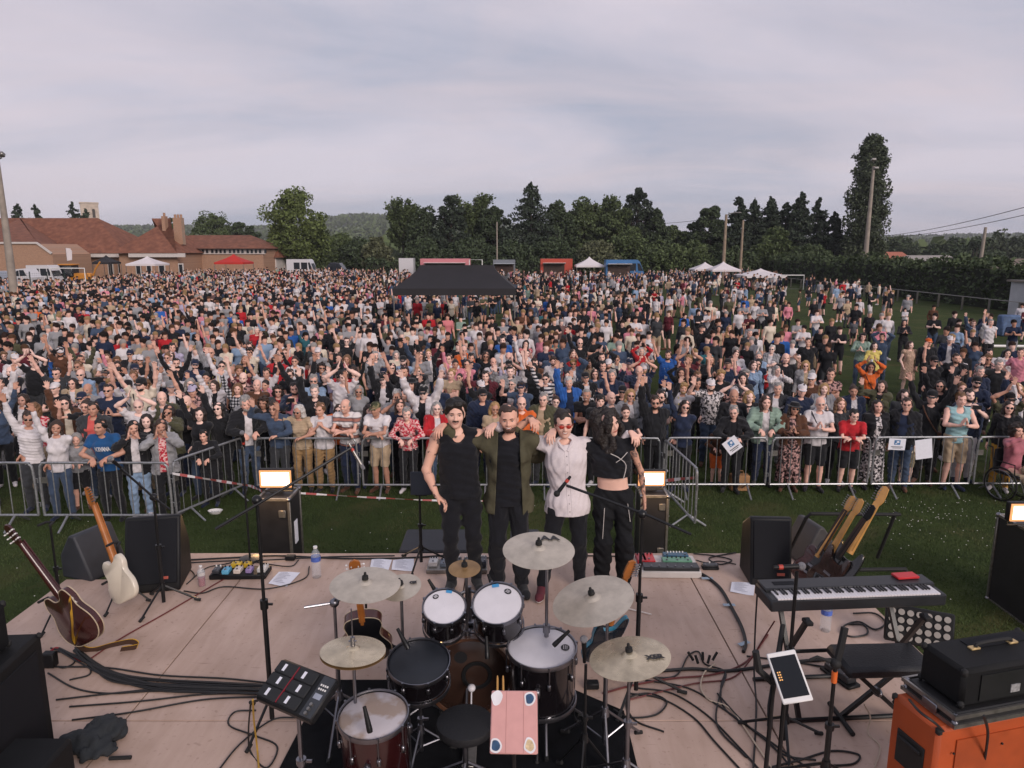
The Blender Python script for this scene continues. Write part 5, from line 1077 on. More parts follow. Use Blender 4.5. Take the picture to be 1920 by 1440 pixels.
# ---------------------------------------------------------------- poles and wires
CONC = mat('concrete_pole', '8f857b', .85, var=.2, vs=2); WOODP = mat('wood_pole', '8a7a68', .85, var=.25, vs=2)
def pole(name, label, p0, H, r0, r1, m, lean=0.0, heads=(), cat='pole', group=None):
    root = empty(name, p0); root.rotation_euler = (0, lean, 0); tag(root, label, cat, group); b = MB(); b.tube([(0, 0, -.2), (0, 0, H * .5), (0, 0, H)], [r0, (r0 + r1) / 2, r1], 10); b.build('shaft', m, root)
    for (x, z) in heads: b = MB(); b.box((x, -.15, z), (.5, .35, .28), Matrix.Rotation(R(-25), 3, 'X'), bev=.06); b.tube([(0, 0, z - .3), (x, -.05, z - .2)], .04, 6); b.build('floodlight', ALU, root)
    return root
q = D(27, 620, 46); pole('floodlight_pole', 'thick concrete pole at the left edge topped with floodlights', (D(28, 560, 46).x, 46, 0), D(0, 272, 46).z, .28, .13, CONC, 0, ((-.1, D(0, 272, 46).z + .1), (.35, D(0, 290, 46).z)))
pole('floodlight_pole', 'tall concrete floodlight pole in front of the poplar', (D(1617, 545, 78).x, 78, 0), D(1634, 312, 78).z, .29, .14, CONC, 0, ((.2, D(1634, 316, 78).z), (-.15, D(1634, 300, 78).z)))
lp = pole('street_lamp', 'wooden post with a curved lamp arm beside the twin white tents', (D(1357, 490, 95).x, 95, 0), D(1360, 402, 95).z, .24, .16, WOODP, 0, (), 'street lamp')
b = MB(); zt2 = D(1360, 402, 95).z; b.tube(smooth_path([(0, 0, zt2 - .3), (.4, -.1, zt2 + .1), (1.5, -.3, zt2 + .25)], 4), .05, 6); b.sph((1.6, -.3, zt2 + .22), (.3, .12, .08)); b.build('lamp_arm', ALU, lp)
pole('utility_pole', 'plain wooden utility pole right of the lamp post', (D(1389, 490, 100).x, 100, 0), D(1391, 413, 100).z, .2, .14, WOODP)
pole('utility_pole', 'slim grey pole in front of the dark trees', (D(932, 490, 108).x, 108, 0), D(932, 416, 108).z, .12, .09, CONC)
pole('utility_pole', 'pale leaning post above the right hedge', (D(1836, 500, 90).x, 90, 0), D(1842, 426, 90).z, .24, .17, CONC, .03)
for (a, c, sag, lab) in (((1660, 442, 112), (1960, 378, 60), .4, 'upper overhead wire at the right of the sky'), ((1660, 446, 112), (1960, 394, 66), .4, 'lower overhead wire at the right of the sky'), ((1205, 420, 115), (1345, 408, 96), .2, 'overhead wire running to the lamp post')):
    p0, p1 = D(*a), D(*c); b = MB(); b.tube([p0.lerp(p1, t) - Vector((0, 0, sag * 4 * t * (1 - t))) for t in np.linspace(0, 1, 14)], .035, 4); tag(b.build('overhead_wire', BLK), lab, 'wire')
# ---------------------------------------------------------------- tents
def tent(label, px0, px1, top, eave, Y, m, depth=3.0, H=None, group=None, name='gazebo', ridge=0.0, cat='tent', walls=False, zb=None):
    x0, x1 = D(px0, eave, Y).x, D(px1, eave, Y).x; ze_, zt_ = D(px0, eave, Y).z, D(px0, top, Y + depth / 2).z; w_ = x1 - x0; root = empty(name, ((x0 + x1) / 2, Y + depth / 2, 0)); tag(root, label, cat, group); b = MB(); vh = .22 * max(1, w_ / 4); hw, hd = w_ / 2, depth / 2; n = 9
    V = []; rg = ridge * hw
    for i in range(n + 1):          # curved slopes from peak to eave
        t = i / n; s = t; z = zt_ + (ze_ - zt_) * (t ** .72)
        V += [(-(rg + (hw - rg) * s), -hd * s, z), (rg + (hw - rg) * s, -hd * s, z), (rg + (hw - rg) * s, hd * s, z), (-(rg + (hw - rg) * s), hd * s, z)]
    V += [(-hw, -hd, ze_ - vh), (hw, -hd, ze_ - vh), (hw, hd, ze_ - vh), (-hw, hd, ze_ - vh)]
    b.add(V, [(0, 1, 2, 3)] + [(i * 4 + k, (i + 1) * 4 + k, (i + 1) * 4 + (k + 1) % 4, i * 4 + (k + 1) % 4) for i in range(n + 1) for k in range(4)]); b.build('canopy', m, root, ang=25)
    for sx in (-1, 1):
        for sy in (-1, 1): b = MB(); b.box((sx * (hw - .04), sy * (hd - .04), ze_ / 2 - .02), (.05, .05, ze_ + .04)); b.build('leg', ALU, root)
    if walls: b = MB(); b.box((0, hd - .06, ze_ / 2), (w_ - .1, .02, ze_)); b.build('back_wall', m, root)
    return root
TW_, TB, TR = mat('white_canvas', 'cfc8ca', .8, var=.06, vs=1), mat('black_canvas', '1d1b1f', .75, var=.25, vs=2, bump=.3, bs=6), mat('red_canvas', 'b0281f', .8, var=.12, vs=1)
tent('large black canopy standing in the middle of the crowd', 736, 967, 497, 541, 33, TB, 3.2, ridge=.62, name='black_canopy', cat='canopy')
tent('red gazebo near the brick wing', 401, 456, 476, 492, 84, TR, 3.4, walls=False)
tent('white gazebo by the hall wall among the tables', 235, 291, 480, 495, 86, TW_, 3.6)
tent('small black gazebo beside the orange tractor', 172, 206, 478, 492, 90, TB, 2.6)
tent('single white gazebo between the red truck and the blue van', 1081, 1134, 481, 498, 92, TW_, 3.4)
tent('white gazebo at the left of an overlapping pair', 1303, 1352, 491, 505, 94, TW_, 3.2, group='twin white gazebos'); tent('white gazebo at the right of an overlapping pair', 1336, 1390, 490, 506, 88, TW_, 3.2, group='twin white gazebos')
tent('white gazebo in front of the long hedge', 1398, 1476, 503, 517, 80, TW_, 4, walls=True)
# ---------------------------------------------------------------- vehicles and stalls far away
def van(label, px0, px1, top, bot, Y, m, facing=1, name='van', cat='van', hatch=None, awn=None, lower=None):
    x0, x1 = D(px0, bot, Y).x, D(px1, bot, Y).x; L = x1 - x0; Hh = L * .42 if cat == 'van' else L * .30; q = D((px0 + px1) / 2, top, Y); Hh = min(max(q.z, 1.3), 3.2); root = empty(name, ((x0 + x1) / 2, Y, 0)); tag(root, label, cat); W_ = 2.0; b = MB()
    if cat == 'van': pr = [(-.5, .12), (.5, .12), (.5, .38), (.44, .50), (.33, .93), (.28, 1.0), (-.49, 1.0), (-.5, .95)]
    elif cat == 'car': pr = [(-.5, .2), (.5, .2), (.5, .48), (.44, .56), (.25, .64), (.10, .97), (-.22, 1.0), (-.40, .66), (-.49, .60)]
    else: pr = [(-.5, .14), (.5, .14), (.5, 1.0), (-.5, 1.0)]
    b.prism([(x * L * facing, z * Hh) for x, z in (pr if facing > 0 else pr[::-1])], -W_ / 2, W_ / 2, Matrix.Rotation(R(90), 4, 'X')); b.build('body', m, root)
    wins = {'van': [[(.30, .56), (.42, .56), (.33, .86), (.27, .86)], [(.02, .56), (.24, .56), (.24, .86), (.02, .86)], [(-.24, .56), (-.03, .56), (-.03, .86), (-.24, .86)]], 'car': [[(.0, .66), (.20, .66), (.08, .90), (.0, .92)], [(-.30, .68), (-.03, .66), (-.03, .93), (-.20, .93)]]}.get(cat, [])
    for wq in wins: b = MB(); b.prism([(x * L * facing, z * Hh) for x, z in wq][::facing], 0, .02, Matrix.Translation((0, -W_ / 2, 0)) @ Matrix.Rotation(R(90), 4, 'X')); b.build('window', WIN, root)
    if cat == 'van' and hatch is None: b = MB(); b.prism([(-W_ / 2 + .2, .0), (W_ / 2 - .2, 0), (W_ / 2 - .3, .9), (-W_ / 2 + .3, .9)], .0, .02, Matrix.Translation((.445 * L * facing, 0, .54 * Hh)) @ Matrix.Rotation(R(90 * facing), 4, 'Z') @ Matrix.Rotation(R(68), 4, 'X')); b.build('windscreen', WIN, root)
    for sx in (-.32, .32):
        for sy in (-1, 1): b = MB(); b.cyl((sx * L, sy * (W_ / 2 - .12), .32), (sx * L, sy * (W_ / 2 + .02), .32), .32, n=14); wh = b.build('wheel', RUBBER, root); b = MB(); b.cyl((sx * L, sy * (W_ / 2 + .02), .32), (sx * L, sy * (W_ / 2 + .03), .32), .18, n=12); b.build('rim', ALU, wh)
    if hatch: b = MB(); b.box((hatch[0] * L, -W_ / 2 - .01, Hh * .58), (hatch[1] * L, .06, Hh * .42)); b.build('serving_hatch', mat('dark_hatch', '3a2a24', .8, var=.4, vs=3), root); b = MB(); b.box((hatch[0] * L, -W_ / 2 - .5, Hh * .82), (hatch[1] * L + .2, 1.0, .06), Matrix.Rotation(R(-8), 3, 'X')); b.build('awning', awn or m, root); b = MB(); b.box((hatch[0] * L, -W_ / 2 - .16, Hh * .36), (hatch[1] * L, .3, .05)); b.build('counter', ALU, root)
    if lower: b = MB(); b.box((0, -W_ / 2 - .012, Hh * .26), (L * .98, .02, Hh * .2)); b.build('stripe', lower, root)
    return root
CW, CS, CBL = mat('car_white', 'c4c2c6', .3, var=.03, coat=.4), mat('car_silver', '9aa0aa', .3, metal=.4, var=.05), mat('car_dark', '262a33', .25, var=.1, coat=.5)
van('white minibus parked beside the big bright tree', 542, 594, 486, 508, 100, CW, 1, 'minibus')
van('silver car parked by the fence left of the tractor', -12, 28, 508, 530, 74, CS, 1, 'parked_car', 'car'); van('white car parked near the concrete pole', 26, 72, 503, 528, 78, CW, -1, 'parked_car', 'car'); van('white panel van behind the parked white car', 62, 112, 497, 522, 82, CW, 1, 'panel_van', hatch=None)
van('dark car under the trees right of the minibus', 608, 660, 492, 508, 104, CBL, 1, 'parked_car', 'car')
van('white box trailer left of the pink snack stand', 750, 777, 484, 500, 102, CW, 1, 'trailer', 'trailer')
van('pink snack stand with a striped fascia behind the black canopy', 790, 882, 481, 505, 96, mat('snack_pink', 'b9737a', .5, var=.1), 1, 'snack_stand', 'stall', (0, .8), TW_)
van('grey stall with a pale awning right of the black canopy', 925, 966, 487, 506, 98, mat('stall_grey', '6a6f76', .6), 1, 'food_stall', 'stall', (0, .85), mat('awning_pale', 'aab2bb', .7))
van('red food truck with a white fascia and serving hatch', 1013, 1072, 484, 512, 95, mat('truck_red', 'a8402f', .4, var=.1), 1, 'food_truck', 'food truck', (-.08, .66), mat('awning_red', 'c5b9b6', .6), None)
van('blue food van with its side hatch open', 1134, 1209, 487, 515, 92, mat('van_blue', '2f6496', .35, var=.08, coat=.3), 1, 'food_van', 'van', (-.18, .55), CW)
# orange farm tractor
q = D(140, 525, 84); tr = empty('tractor', (q.x, 84, 0)); tag(tr, 'orange farm tractor with a glass cab by the left tents', 'tractor'); OR = mat('tractor_orange', 'b97a2c', .45, var=.12)
b = MB(); b.box((1.1, 0, 1.3), (2.0, .9, .8), bev=.12); b.box((-.4, 0, 1.1), (1.4, .8, .5)); b.build('bonnet', OR, tr); b = MB(); b.box((-.5, 0, 1.95), (1.5, 1.4, 1.3), bev=.08); b.build('cab', WIN, tr); b = MB(); b.box((-.5, 0, 2.68), (1.7, 1.6, .16), bev=.05); b.build('cab_roof', OR, tr)
for x, r in ((-.9, .85), (1.6, .55)):
    for s in (-1, 1): b = MB(); b.cyl((x, s * .75, r), (x, s * 1.15, r), r, n=20); wh = b.build('wheel', RUBBER, tr); b = MB(); b.cyl((x, s * 1.14, r), (x, s * 1.17, r), r * .5, n=14); b.build('rim', OR, wh)
b = MB(); b.tube([(2, 0, .9), (2.6, 0, 2.2), (3.2, 0, 3.0)], .09, 6); b.build('loader_arm', OR, tr)
mf = empty('mesh_fence', (D(40, 530, 70).x, 70, 0)); tag(mf, 'dark green wire mesh fence in front of the parked cars at left', 'fence'); FG = mat('fence_green', '20302a', .6, var=.1)
for k in range(6): b = MB(); b.box((-4.2 + 1.7 * k, 0, 1.15), (.07, .07, 2.3)); b.build('post', FG, mf)
b = MB(); [b.tube([(-4.2, 0, .1 + .2 * k), (4.3, 0, .1 + .2 * k)], .008, 4) for k in range(11)]; [b.tube([(-4.2 + .2 * k, 0, .05), (-4.2 + .2 * k, 0, 2.2)], .004, 4) for k in range(43)]; b.build('mesh_panel', FG, mf)['kind'] = 'stuff'
fl = empty('feather_flag', (D(127, 500, 86).x, 86, 0)); tag(fl, 'white feather flag above the orange tractor', 'flag'); zf = D(127, 465, 86).z; b = MB(); b.tube([(0, 0, 0), (0, 0, zf)], .025, 6); b.build('mast', ALU, fl); b = MB(); b.prism([(.03, zf - 1.5), (.6, zf - 1.4), (.72, zf - .4), (.55, zf - .05), (.03, zf)], -.01, .01, Matrix.Rotation(R(90), 4, 'X')); b.build('banner', TW_, fl)
def goal(label, px0, px1, top, Y, bot=None):
    x0, x1, zt_ = D(px0, top, Y).x, D(px1, top, Y).x, D(px0, top, Y).z; root = empty('goal', ((x0 + x1) / 2, Y, 0)); tag(root, label, 'goal'); w_ = (x1 - x0) / 2; b = MB(); b.tube([(-w_, 0, 0), (-w_, 0, zt_), (w_, 0, zt_), (w_, 0, 0)], .06, 6); b.build('goal_frame', WHITE, root); b = MB(); b.tube([(-w_, 0, zt_), (-w_, 1.2, 0), (w_, 1.2, 0), (w_, 0, zt_)], .03, 5); b.build('net_support', ALU, root)
goal('white football goal in front of the tractor', 94, 158, 503, 76); goal('white football goal right of the white gazebo by the hedge', 1466, 1508, 516, 80); goal('small white goal below the tall floodlight pole', 1606, 1642, 541, 72); goal('white goal frame behind the pink snack stand', 880, 904, 487, 90)
# rails and shed along the right side
rl = empty('rail_fence', (33.5, 60, 0)); tag(rl, 'white post and rail fence along the right touchline', 'fence'); b = MB()
for h_ in (1.0,): b.tube([(0, -16, h_), (0, 30, h_)], .03, 5)
b.build('rail', ALU, rl)
for k in range(16): b = MB(); b.box((0, -16 + k * 3, .5), (.10, .10, 1.0)); b.build('post', ALU, rl)
sh = empty('shed', (D(1925, 600, 47).x + 2.4, 47, 0)); tag(sh, 'white shed at the right edge of the field', 'shed'); zs = D(1910, 531, 47).z; b = MB(); b.box((0, 0, zs / 2), (4, 5, zs)); b.build('wall', mat('shed_white', 'aeb0b4', .8, var=.12, vs=1), sh); b = MB(); b.box((0, 0, zs + .06), (4.4, 5.4, .12)); b.build('roof', ALU, sh)
b = MB(); q = P(1895, 652); b.tube([(q.x - .9, q.y, .08), (q.x + 2.5, q.y - .2, .08)], .06, 8); tag(b.build('white_pole', WHITE), 'white pole lying on the grass at the right', 'pole')
b = MB(); q = P(1888, 630); b.box((q.x, q.y, .55), (1.0, .5, 1.1), bev=.08); tag(b.build('equipment_bag', mat('bag_blue', '4a5f80', .8, var=.3)), 'blue and white equipment bag standing by the right rail', 'bag')
for px, lab, m_ in ((218, 'white banner panel at the stall left of the hall gazebo', TW_), (228, 'light blue printed table front near the hall gazebo', mat('table_blue', '6d8fae', .7, var=.3, vs=3))):
    q = D(px, 522, 72); root = empty('stall_table', (q.x, 72, 0)); tag(root, lab, 'table'); b = MB(); b.box((0, 0, .78), (2.2, .8, .05)); b.build('tabletop', TW_, root); b = MB(); b.box((0, -.4, .42), (2.1, .03, .72)); b.build('front_cloth', m_, root)
# ---------------------------------------------------------------- steel crowd barriers
def barrier_proto():
    root = empty('crowd_barrier'); L = 1.0; b = MB(); pts = smooth_path([(-.98, 0, .20), (-.985, 0, .62), (-.97, 0, .98), (-.93, 0, 1.06), (-.84, 0, 1.085), (0, 0, 1.085), (.84, 0, 1.085), (.93, 0, 1.06), (.97, 0, .98), (.985, 0, .62), (.98, 0, .20)], 4)
    b.tube(pts, .0205, 8); b.tube([(-.98, 0, .205), (.98, 0, .205)], .0205, 8); b.build('frame', STEEL, root)
    for i in range(9): x = -.98 + 1.96 * (i + 1) / 10; b = MB(); b.cyl((x, 0, .205), (x, 0, 1.085), .0085, n=6); b.build('bar', STEEL, root)
    for x in (-.62, .62): b = MB(); b.tube([(x, -.30, .01), (x, -.02, .20), (x, .02, .20), (x, .30, .01)], .019, 8); b.build('foot', STEEL, root)
    b = MB(); b.box((-.93, -.012, .80), (.13, .004, .10)); b.build('plate', ALU, root)
    for z in (.42, .82): b = MB(); b.tube([(.985, 0, z), (1.03, 0, z), (1.03, 0, z - .07)], .010, 6); b.build('hook', STEEL, root)
    return root
BARS = [((-165, 988), (80, 988), 'crowd barrier at the left edge, in front of the person in white sweater'), ((83, 988), (330, 988), 'crowd barrier holding the child in grey hoodie and the person in dark blue T-shirt'), ((331, 986), (464, 926), 'angled crowd barrier with red and white tape tied to its post'), ((481, 929), (676, 929), 'crowd barrier behind the left stage lamp'), ((679, 929), (873, 929), 'crowd barrier left of the four musicians'), ((875, 929), (1055, 929), 'crowd barrier hidden behind the two middle musicians'), ((1057, 929), (1237, 929), 'crowd barrier behind the musician in the crop top'),
        ((1241, 931), (1303, 1004), 'angled crowd barrier running towards the stage beside the middle lamp'), ((1243, 928), (1436, 928), 'crowd barrier with a diamond-hung paper sign and a paper bag below'), ((1438, 928), (1626, 927), 'crowd barrier in front of the person in brown jacket and black hat'), ((1628, 927), (1816, 926), 'crowd barrier with a square paper sign and a white sheet'), ((1819, 926), (2010, 926), 'crowd barrier next to the wheelchair')]
BP = barrier_proto()
for i, (a, c, lab) in enumerate(BARS):
    o = BP if i == 0 else copy_tree(BP); p0, p1 = P(*a), P(*c); d = p1 - p0; o.location = (p0 + p1) / 2; o.rotation_euler = (0, 0, math.atan2(d.y, d.x)); o.scale = (d.length / 2.03, 1, 1); tag(o, lab, 'barrier', 'steel crowd barriers')
# ---------------------------------------------------------------- stage platform
def ply_mat():
    m = bpy.data.materials.new('plywood'); m.use_nodes = True; t = m.node_tree; b_ = t.nodes['Principled BSDF']; L = t.links.new; b_.inputs['Roughness'].default_value = .62; b_.inputs['Specular IOR Level'].default_value = .3
    tcn = t.nodes.new('ShaderNodeTexCoord'); mp_ = t.nodes.new('ShaderNodeMapping'); mp_.inputs['Scale'].default_value = (5, .9, 1); L(tcn.outputs['Object'], mp_.inputs[0])
    n = t.nodes.new('ShaderNodeTexNoise'); n.inputs['Scale'].default_value = 2.2; n.inputs['Detail'].default_value = 8; n.inputs['Distortion'].default_value = .6; L(mp_.outputs[0], n.inputs['Vector'])
    n2_ = t.nodes.new('ShaderNodeTexNoise'); n2_.inputs['Scale'].default_value = 1.3; n2_.inputs['Detail'].default_value = 6; L(tcn.outputs['Object'], n2_.inputs['Vector'])
    r = t.nodes.new('ShaderNodeValToRGB'); r.color_ramp.elements[0].color = (.455, .330, .265, 1); r.color_ramp.elements[1].color = (.53, .395, .330, 1); r.color_ramp.elements[0].position = .3; r.color_ramp.elements[1].position = .7; L(n.outputs[0], r.inputs[0])
    r2_ = t.nodes.new('ShaderNodeValToRGB'); r2_.color_ramp.elements[0].color = (.80, .77, .75, 1); r2_.color_ramp.elements[1].color = (1.06, 1.05, 1.05, 1); r2_.color_ramp.elements[0].position = .32; r2_.color_ramp.elements[1].position = .62; L(n2_.outputs[0], r2_.inputs[0])
    v = t.nodes.new('ShaderNodeTexNoise'); v.inputs['Scale'].default_value = 26; v.inputs['Detail'].default_value = 2; L(tcn.outputs['Object'], v.inputs['Vector']); r3 = t.nodes.new('ShaderNodeValToRGB'); r3.color_ramp.elements[0].position = .28; r3.color_ramp.elements[1].position = .36; r3.color_ramp.elements[0].color = (.72, .68, .66, 1); r3.color_ramp.elements[1].color = (1, 1, 1, 1); L(v.outputs[0], r3.inputs[0])
    a = t.nodes.new('ShaderNodeMixRGB'); a.blend_type = 'MULTIPLY'; a.inputs[0].default_value = 1; L(r.outputs[0], a.inputs[1]); L(r2_.outputs[0], a.inputs[2]); c = t.nodes.new('ShaderNodeMixRGB'); c.blend_type = 'MULTIPLY'; c.inputs[0].default_value = .7; L(a.outputs[0], c.inputs[1]); m4_ = t.nodes.new('ShaderNodeMapping'); m4_.inputs['Scale'].default_value = (3.5, 26, 1); m4_.inputs['Rotation'].default_value = (0, 0, .5); L(tcn.outputs['Object'], m4_.inputs[0]); n4 = t.nodes.new('ShaderNodeTexNoise'); n4.inputs['Scale'].default_value = 1.0; n4.inputs['Detail'].default_value = 3; L(m4_.outputs[0], n4.inputs['Vector']); r4 = t.nodes.new('ShaderNodeValToRGB'); r4.color_ramp.elements[0].position = .70; r4.color_ramp.elements[1].position = .76; r4.color_ramp.elements[0].color = (1, 1, 1, 1); r4.color_ramp.elements[1].color = (.66, .62, .60, 1); L(n4.outputs[0], r4.inputs[0]); d4 = t.nodes.new('ShaderNodeMixRGB'); d4.blend_type = 'MULTIPLY'; d4.inputs[0].default_value = .8; L(a.outputs[0], d4.inputs[1]); L(r4.outputs[0], d4.inputs[2]); L(d4.outputs[0], c.inputs[1]); L(r3.outputs[0], c.inputs[2]); L(c.outputs[0], b_.inputs['Base Color']); return m
PLY = ply_mat(); YF = S(700, 1037).y; YL = S(230, 1086).y; XS = [-4.47, -2.72, -.47, 1.80, 3.36]
stg = empty('stage', (-.6, 5, 0)); tag(stg, 'open air stage platform with pinkish plywood floor panels', 'stage')
def rel_build(mb, name, m, par, smooth=True):
    o = Vector(par.location); mb.v = [v - o for v in mb.v]; return mb.build(name, m, par, smooth=smooth)
for i in range(4):
    yf = YF if i else YL + .0
    for y0, y1 in ((1.6, 4.45), (4.45, yf)):
        xs = [(XS[i], XS[i + 1])] if i or y0 < 4 else [(XS[0], XS[1])]
        for xa, xb in xs: b = MB(); b.box(((xa + xb) / 2, (y0 + y1) / 2, SZ - .012), (xb - xa - .012, y1 - y0 - .010, .024), bev=.002); rel_build(b, 'floor_panel', PLY, stg)
b = MB(); q = S(345, 1040); b.box(((q.x + XS[1]) / 2, (YL + YF) / 2, SZ - .012), (XS[1] - q.x - .007, YF - YL - .007, .024)); rel_build(b, 'floor_panel', PLY, stg)
b = MB(); b.box((-.6, (1.6 + YL) / 2, SZ - .16), (7.6, YL - 1.75, .26)); b.box((.3, YF - .3, SZ - .16), (6.0, .5, .26)); rel_build(b, 'frame', BLKM, stg)
for x in (-4.5, -2.4, .2, 3.2):
    for y in (2, 4.4, 6.6): b = MB(); b.box((x, y, (SZ - .29) / 2), (.1, .1, SZ - .29)); rel_build(b, 'leg', BLKM, stg)
b = MB(); z = SZ + .003; b.add([(-1.43, 4.92, z), (-1.52, 3.2, z), (.80, 3.2, z), (.80, 4.55, z), (.3, 4.92, z), (-1.43, 4.92, z + .006), (-1.52, 3.2, z + .006), (.80, 3.2, z + .006), (.80, 4.55, z + .006), (.3, 4.92, z + .006)], [(5, 6, 7, 8, 9), (4, 3, 2, 1, 0)] + [(i, (i + 1) % 5, 5 + (i + 1) % 5, 5 + i) for i in range(5)])
tag(b.build('rug', mat('black_carpet', '17181b', .95, var=.3, vs=12, bump=.6, bs=260, spec=.1), smooth=False), 'black rug under the drum kit', 'rug')
FZ = SZ + .011       # top of the rug
# ---------------------------------------------------------------- drums
WOODK = mat('black_lacquer', '141114', .18, var=.25, vs=4, coat=.6); WOODR = mat('dark_red_lacquer', '2a0d0e', .2, var=.4, vs=3, coat=.6); HEADW = mat('drum_head_white', 'cfcdd3', .55, var=.05, vs=10); HEADB = mat('drum_head_black', '1c2027', .5, var=.25, vs=7); HEADC = pattern_mat('worn_clear_head', ['9a8a80', 'b8b2b6'], 'print', 5, rough=.3, bump=0); LOGO = mat('print_black', '16171a', .5, var=0); BTAPE = mat('blue_tape', '3f8fc4', .6, var=.05)
def place(px, py, h): return S(px, py, h)
def drum(name, label, px, py, h, wpx, depth, tilt, head, shell, yaw=0.0, logo=None, tape=None, legs=0, group='drums of the kit', roll=0.0):
    c = place(px, py, h); r = wpx / 2 / ppm(c) * .96; root = empty(name, c); root.rotation_euler = (R(tilt), R(roll), R(yaw)); tag(root, label, 'drum', group)
    b = MB(); b.lathe([(r * .97, -.012), (r * .97, -depth + .012)], 40); b.build('shell', shell, root)
    b = MB(); b.lathe([(.001, .002), (r * .4, .002), (r * .93, 0), (r * .985, -.008)], 40); hd = b.build('drum_head', head, root)
    for z, s in ((0, 1), (-depth, -1)): b = MB(); b.lathe([(r * .985, z - .02), (r * 1.035, z - .02), (r * 1.04, z - .004), (r * 1.03, z + .010), (r * 1.0, z + .010), (r * .985, z)], 44); b.build('hoop', CHROME, root)
    for k in range(8):
        a = k * math.pi / 4 + .3; x, y = math.cos(a), math.sin(a); b = MB(); b.cyl((x * r * 1.045, y * r * 1.045, .008), (x * r * 1.045, y * r * 1.045, -depth * .36), .0045, n=6); b.box((x * r * 1.02, y * r * 1.02, -depth * .36), (.022, .022, .045), Matrix.Rotation(a, 3, 'Z'), bev=.006); b.cyl((x * r * 1.045, y * r * 1.045, .014), (x * r * 1.045, y * r * 1.045, -.006), .008, n=6); b.build('tension_lug', CHROME, root)
    if logo: a = logo; b = MB(); M = Matrix.Translation((math.cos(a) * r * .68, math.sin(a) * r * .68, .0035)) @ Matrix.Rotation(a + math.pi / 2, 4, 'Z'); b.lathe([(.001, .001), (r * .15, .001), (r * .15, 0)], 20, M @ Matrix.Diagonal((1, .85, 1, 1))); lg = b.build('badge', LOGO, root); b = MB(); [b.box((0, s, .0022), (r * .17, .0035, .0008)) for s in (-r * .05, 0, r * .05)]; b.v = [M @ v for v in b.v]; b.build('badge_print', HEADW, lg)['kind'] = 'stuff'
    if tape: b = MB(); a = tape; b.box((math.cos(a) * r * .85, math.sin(a) * r * .85, .004), (r * .28, r * .16, .001), Matrix.Rotation(a - 1.5, 3, 'Z')); b.build('tape', BTAPE, root)
    for k in range(legs):
        a = k * 2 * math.pi / 3 + .5; x, y = math.cos(a) * r * 1.06, math.sin(a) * r * 1.06; b = MB(); zb = -(c.z - FZ); b.tube([(x, y, -depth * .35), (x, y, zb + .08), (x * 1.12, y * 1.12, zb + .015)], .0075, 7); lg = b.build('leg', CHROME, root); b = MB(); b.sph((x * 1.12, y * 1.12, zb + .018), (.016, .016, .018), 8, 5); b.build('rubber_foot', RUBBER, lg); b = MB(); b.box((x * .99, y * .99, -depth * .45), (.045, .035, .06), Matrix.Rotation(a, 3, 'Z'), bev=.008); b.build('leg_bracket', CHROME, root)
    return root, c, r
drum('rack_tom', 'smaller black rack tom with a white head and blue tape, left of its pair', 833, 1137, .93, 84, .20, 24, HEADW, WOODK, yaw=8, logo=2.15, tape=1.25)
drum('rack_tom', 'larger black rack tom with a white head and blue tape', 933, 1131, .95, 99, .22, 24, HEADW, WOODK, yaw=-4, logo=1.0, tape=1.75)
drum('floor_tom', 'big black floor tom with a clean white head', 1016, 1213, .70, 134, .38, 5, HEADW, WOODK, logo=.05, legs=3, yaw=-8)
drum('floor_tom', 'dark red floor tom with a stained head nearest the sample pad', 700, 1340, .66, 134, .42, 6, HEADC, WOODR, legs=3)
sn, cs, rs = drum('snare_drum', 'black snare drum with a dark head and sticks holder', 785, 1240, .70, 120, .165, 13, HEADB, WOODK, yaw=6)
def tripod(name, label, x, y, h, m, r=.26, z0=None, boom=None, th=.011, cat='stand', group=None, hub=.30, feet=RUBBER, rot=.3, nm='pole', flat=False):
    z0 = FZ if z0 is None else z0; root = empty(name, (x, y, z0)); tag(root, label, cat, group); b = MB(); b.cyl((0, 0, .04), (0, 0, h * .55), th * 1.25, n=10); b.cyl((0, 0, h * .5), (0, 0, h), th * .85, n=10); b.build(nm, m, root)
    b = MB(); b.cyl((0, 0, h * .53), (0, 0, h * .57), th * 2, n=10); b.box((th * 3, 0, h * .55), (.035, .012, .014)); b.build('collar', m, root)
    b = MB(); b.cyl((0, 0, hub - .03), (0, 0, hub + .03), th * 2.4, th * 1.7, n=10); b.build('hub', m, root)
    for k in range(3):
        a = rot + k * 2 * math.pi / 3; x_, y_ = math.cos(a) * r, math.sin(a) * r; b = MB(); b.tube([(x_ * .05, y_ * .05, hub), (x_, y_, .018)], th * .75 if not flat else th, 6)
        if m is CHROME or m is ALU: b.tube([(0, 0, .07), (x_ * .55, y_ * .55, hub * .48)], th * .5, 5)
        lg = b.build('leg', m, root); b = MB(); b.tube([(x_ * .86, y_ * .86, .03), (x_ * 1.05, y_ * 1.05, .013)], .014, 7); b.build('rubber_foot', feet, lg)
    if boom: b = MB(); b.tube([Vector(p) - Vector((x, y, z0)) for p in boom], th * .75, 8); b.build('boom', m, root); b = MB(); q = Vector((0, 0, h)); b.sph(q, th * 2.6, 10, 6); b.build('clutch', m, root)
    return root
tripod('snare_stand', 'chrome tripod stand under the black snare', cs.x, cs.y + .02, cs.z - .20 - FZ, CHROME, .22, hub=.2)
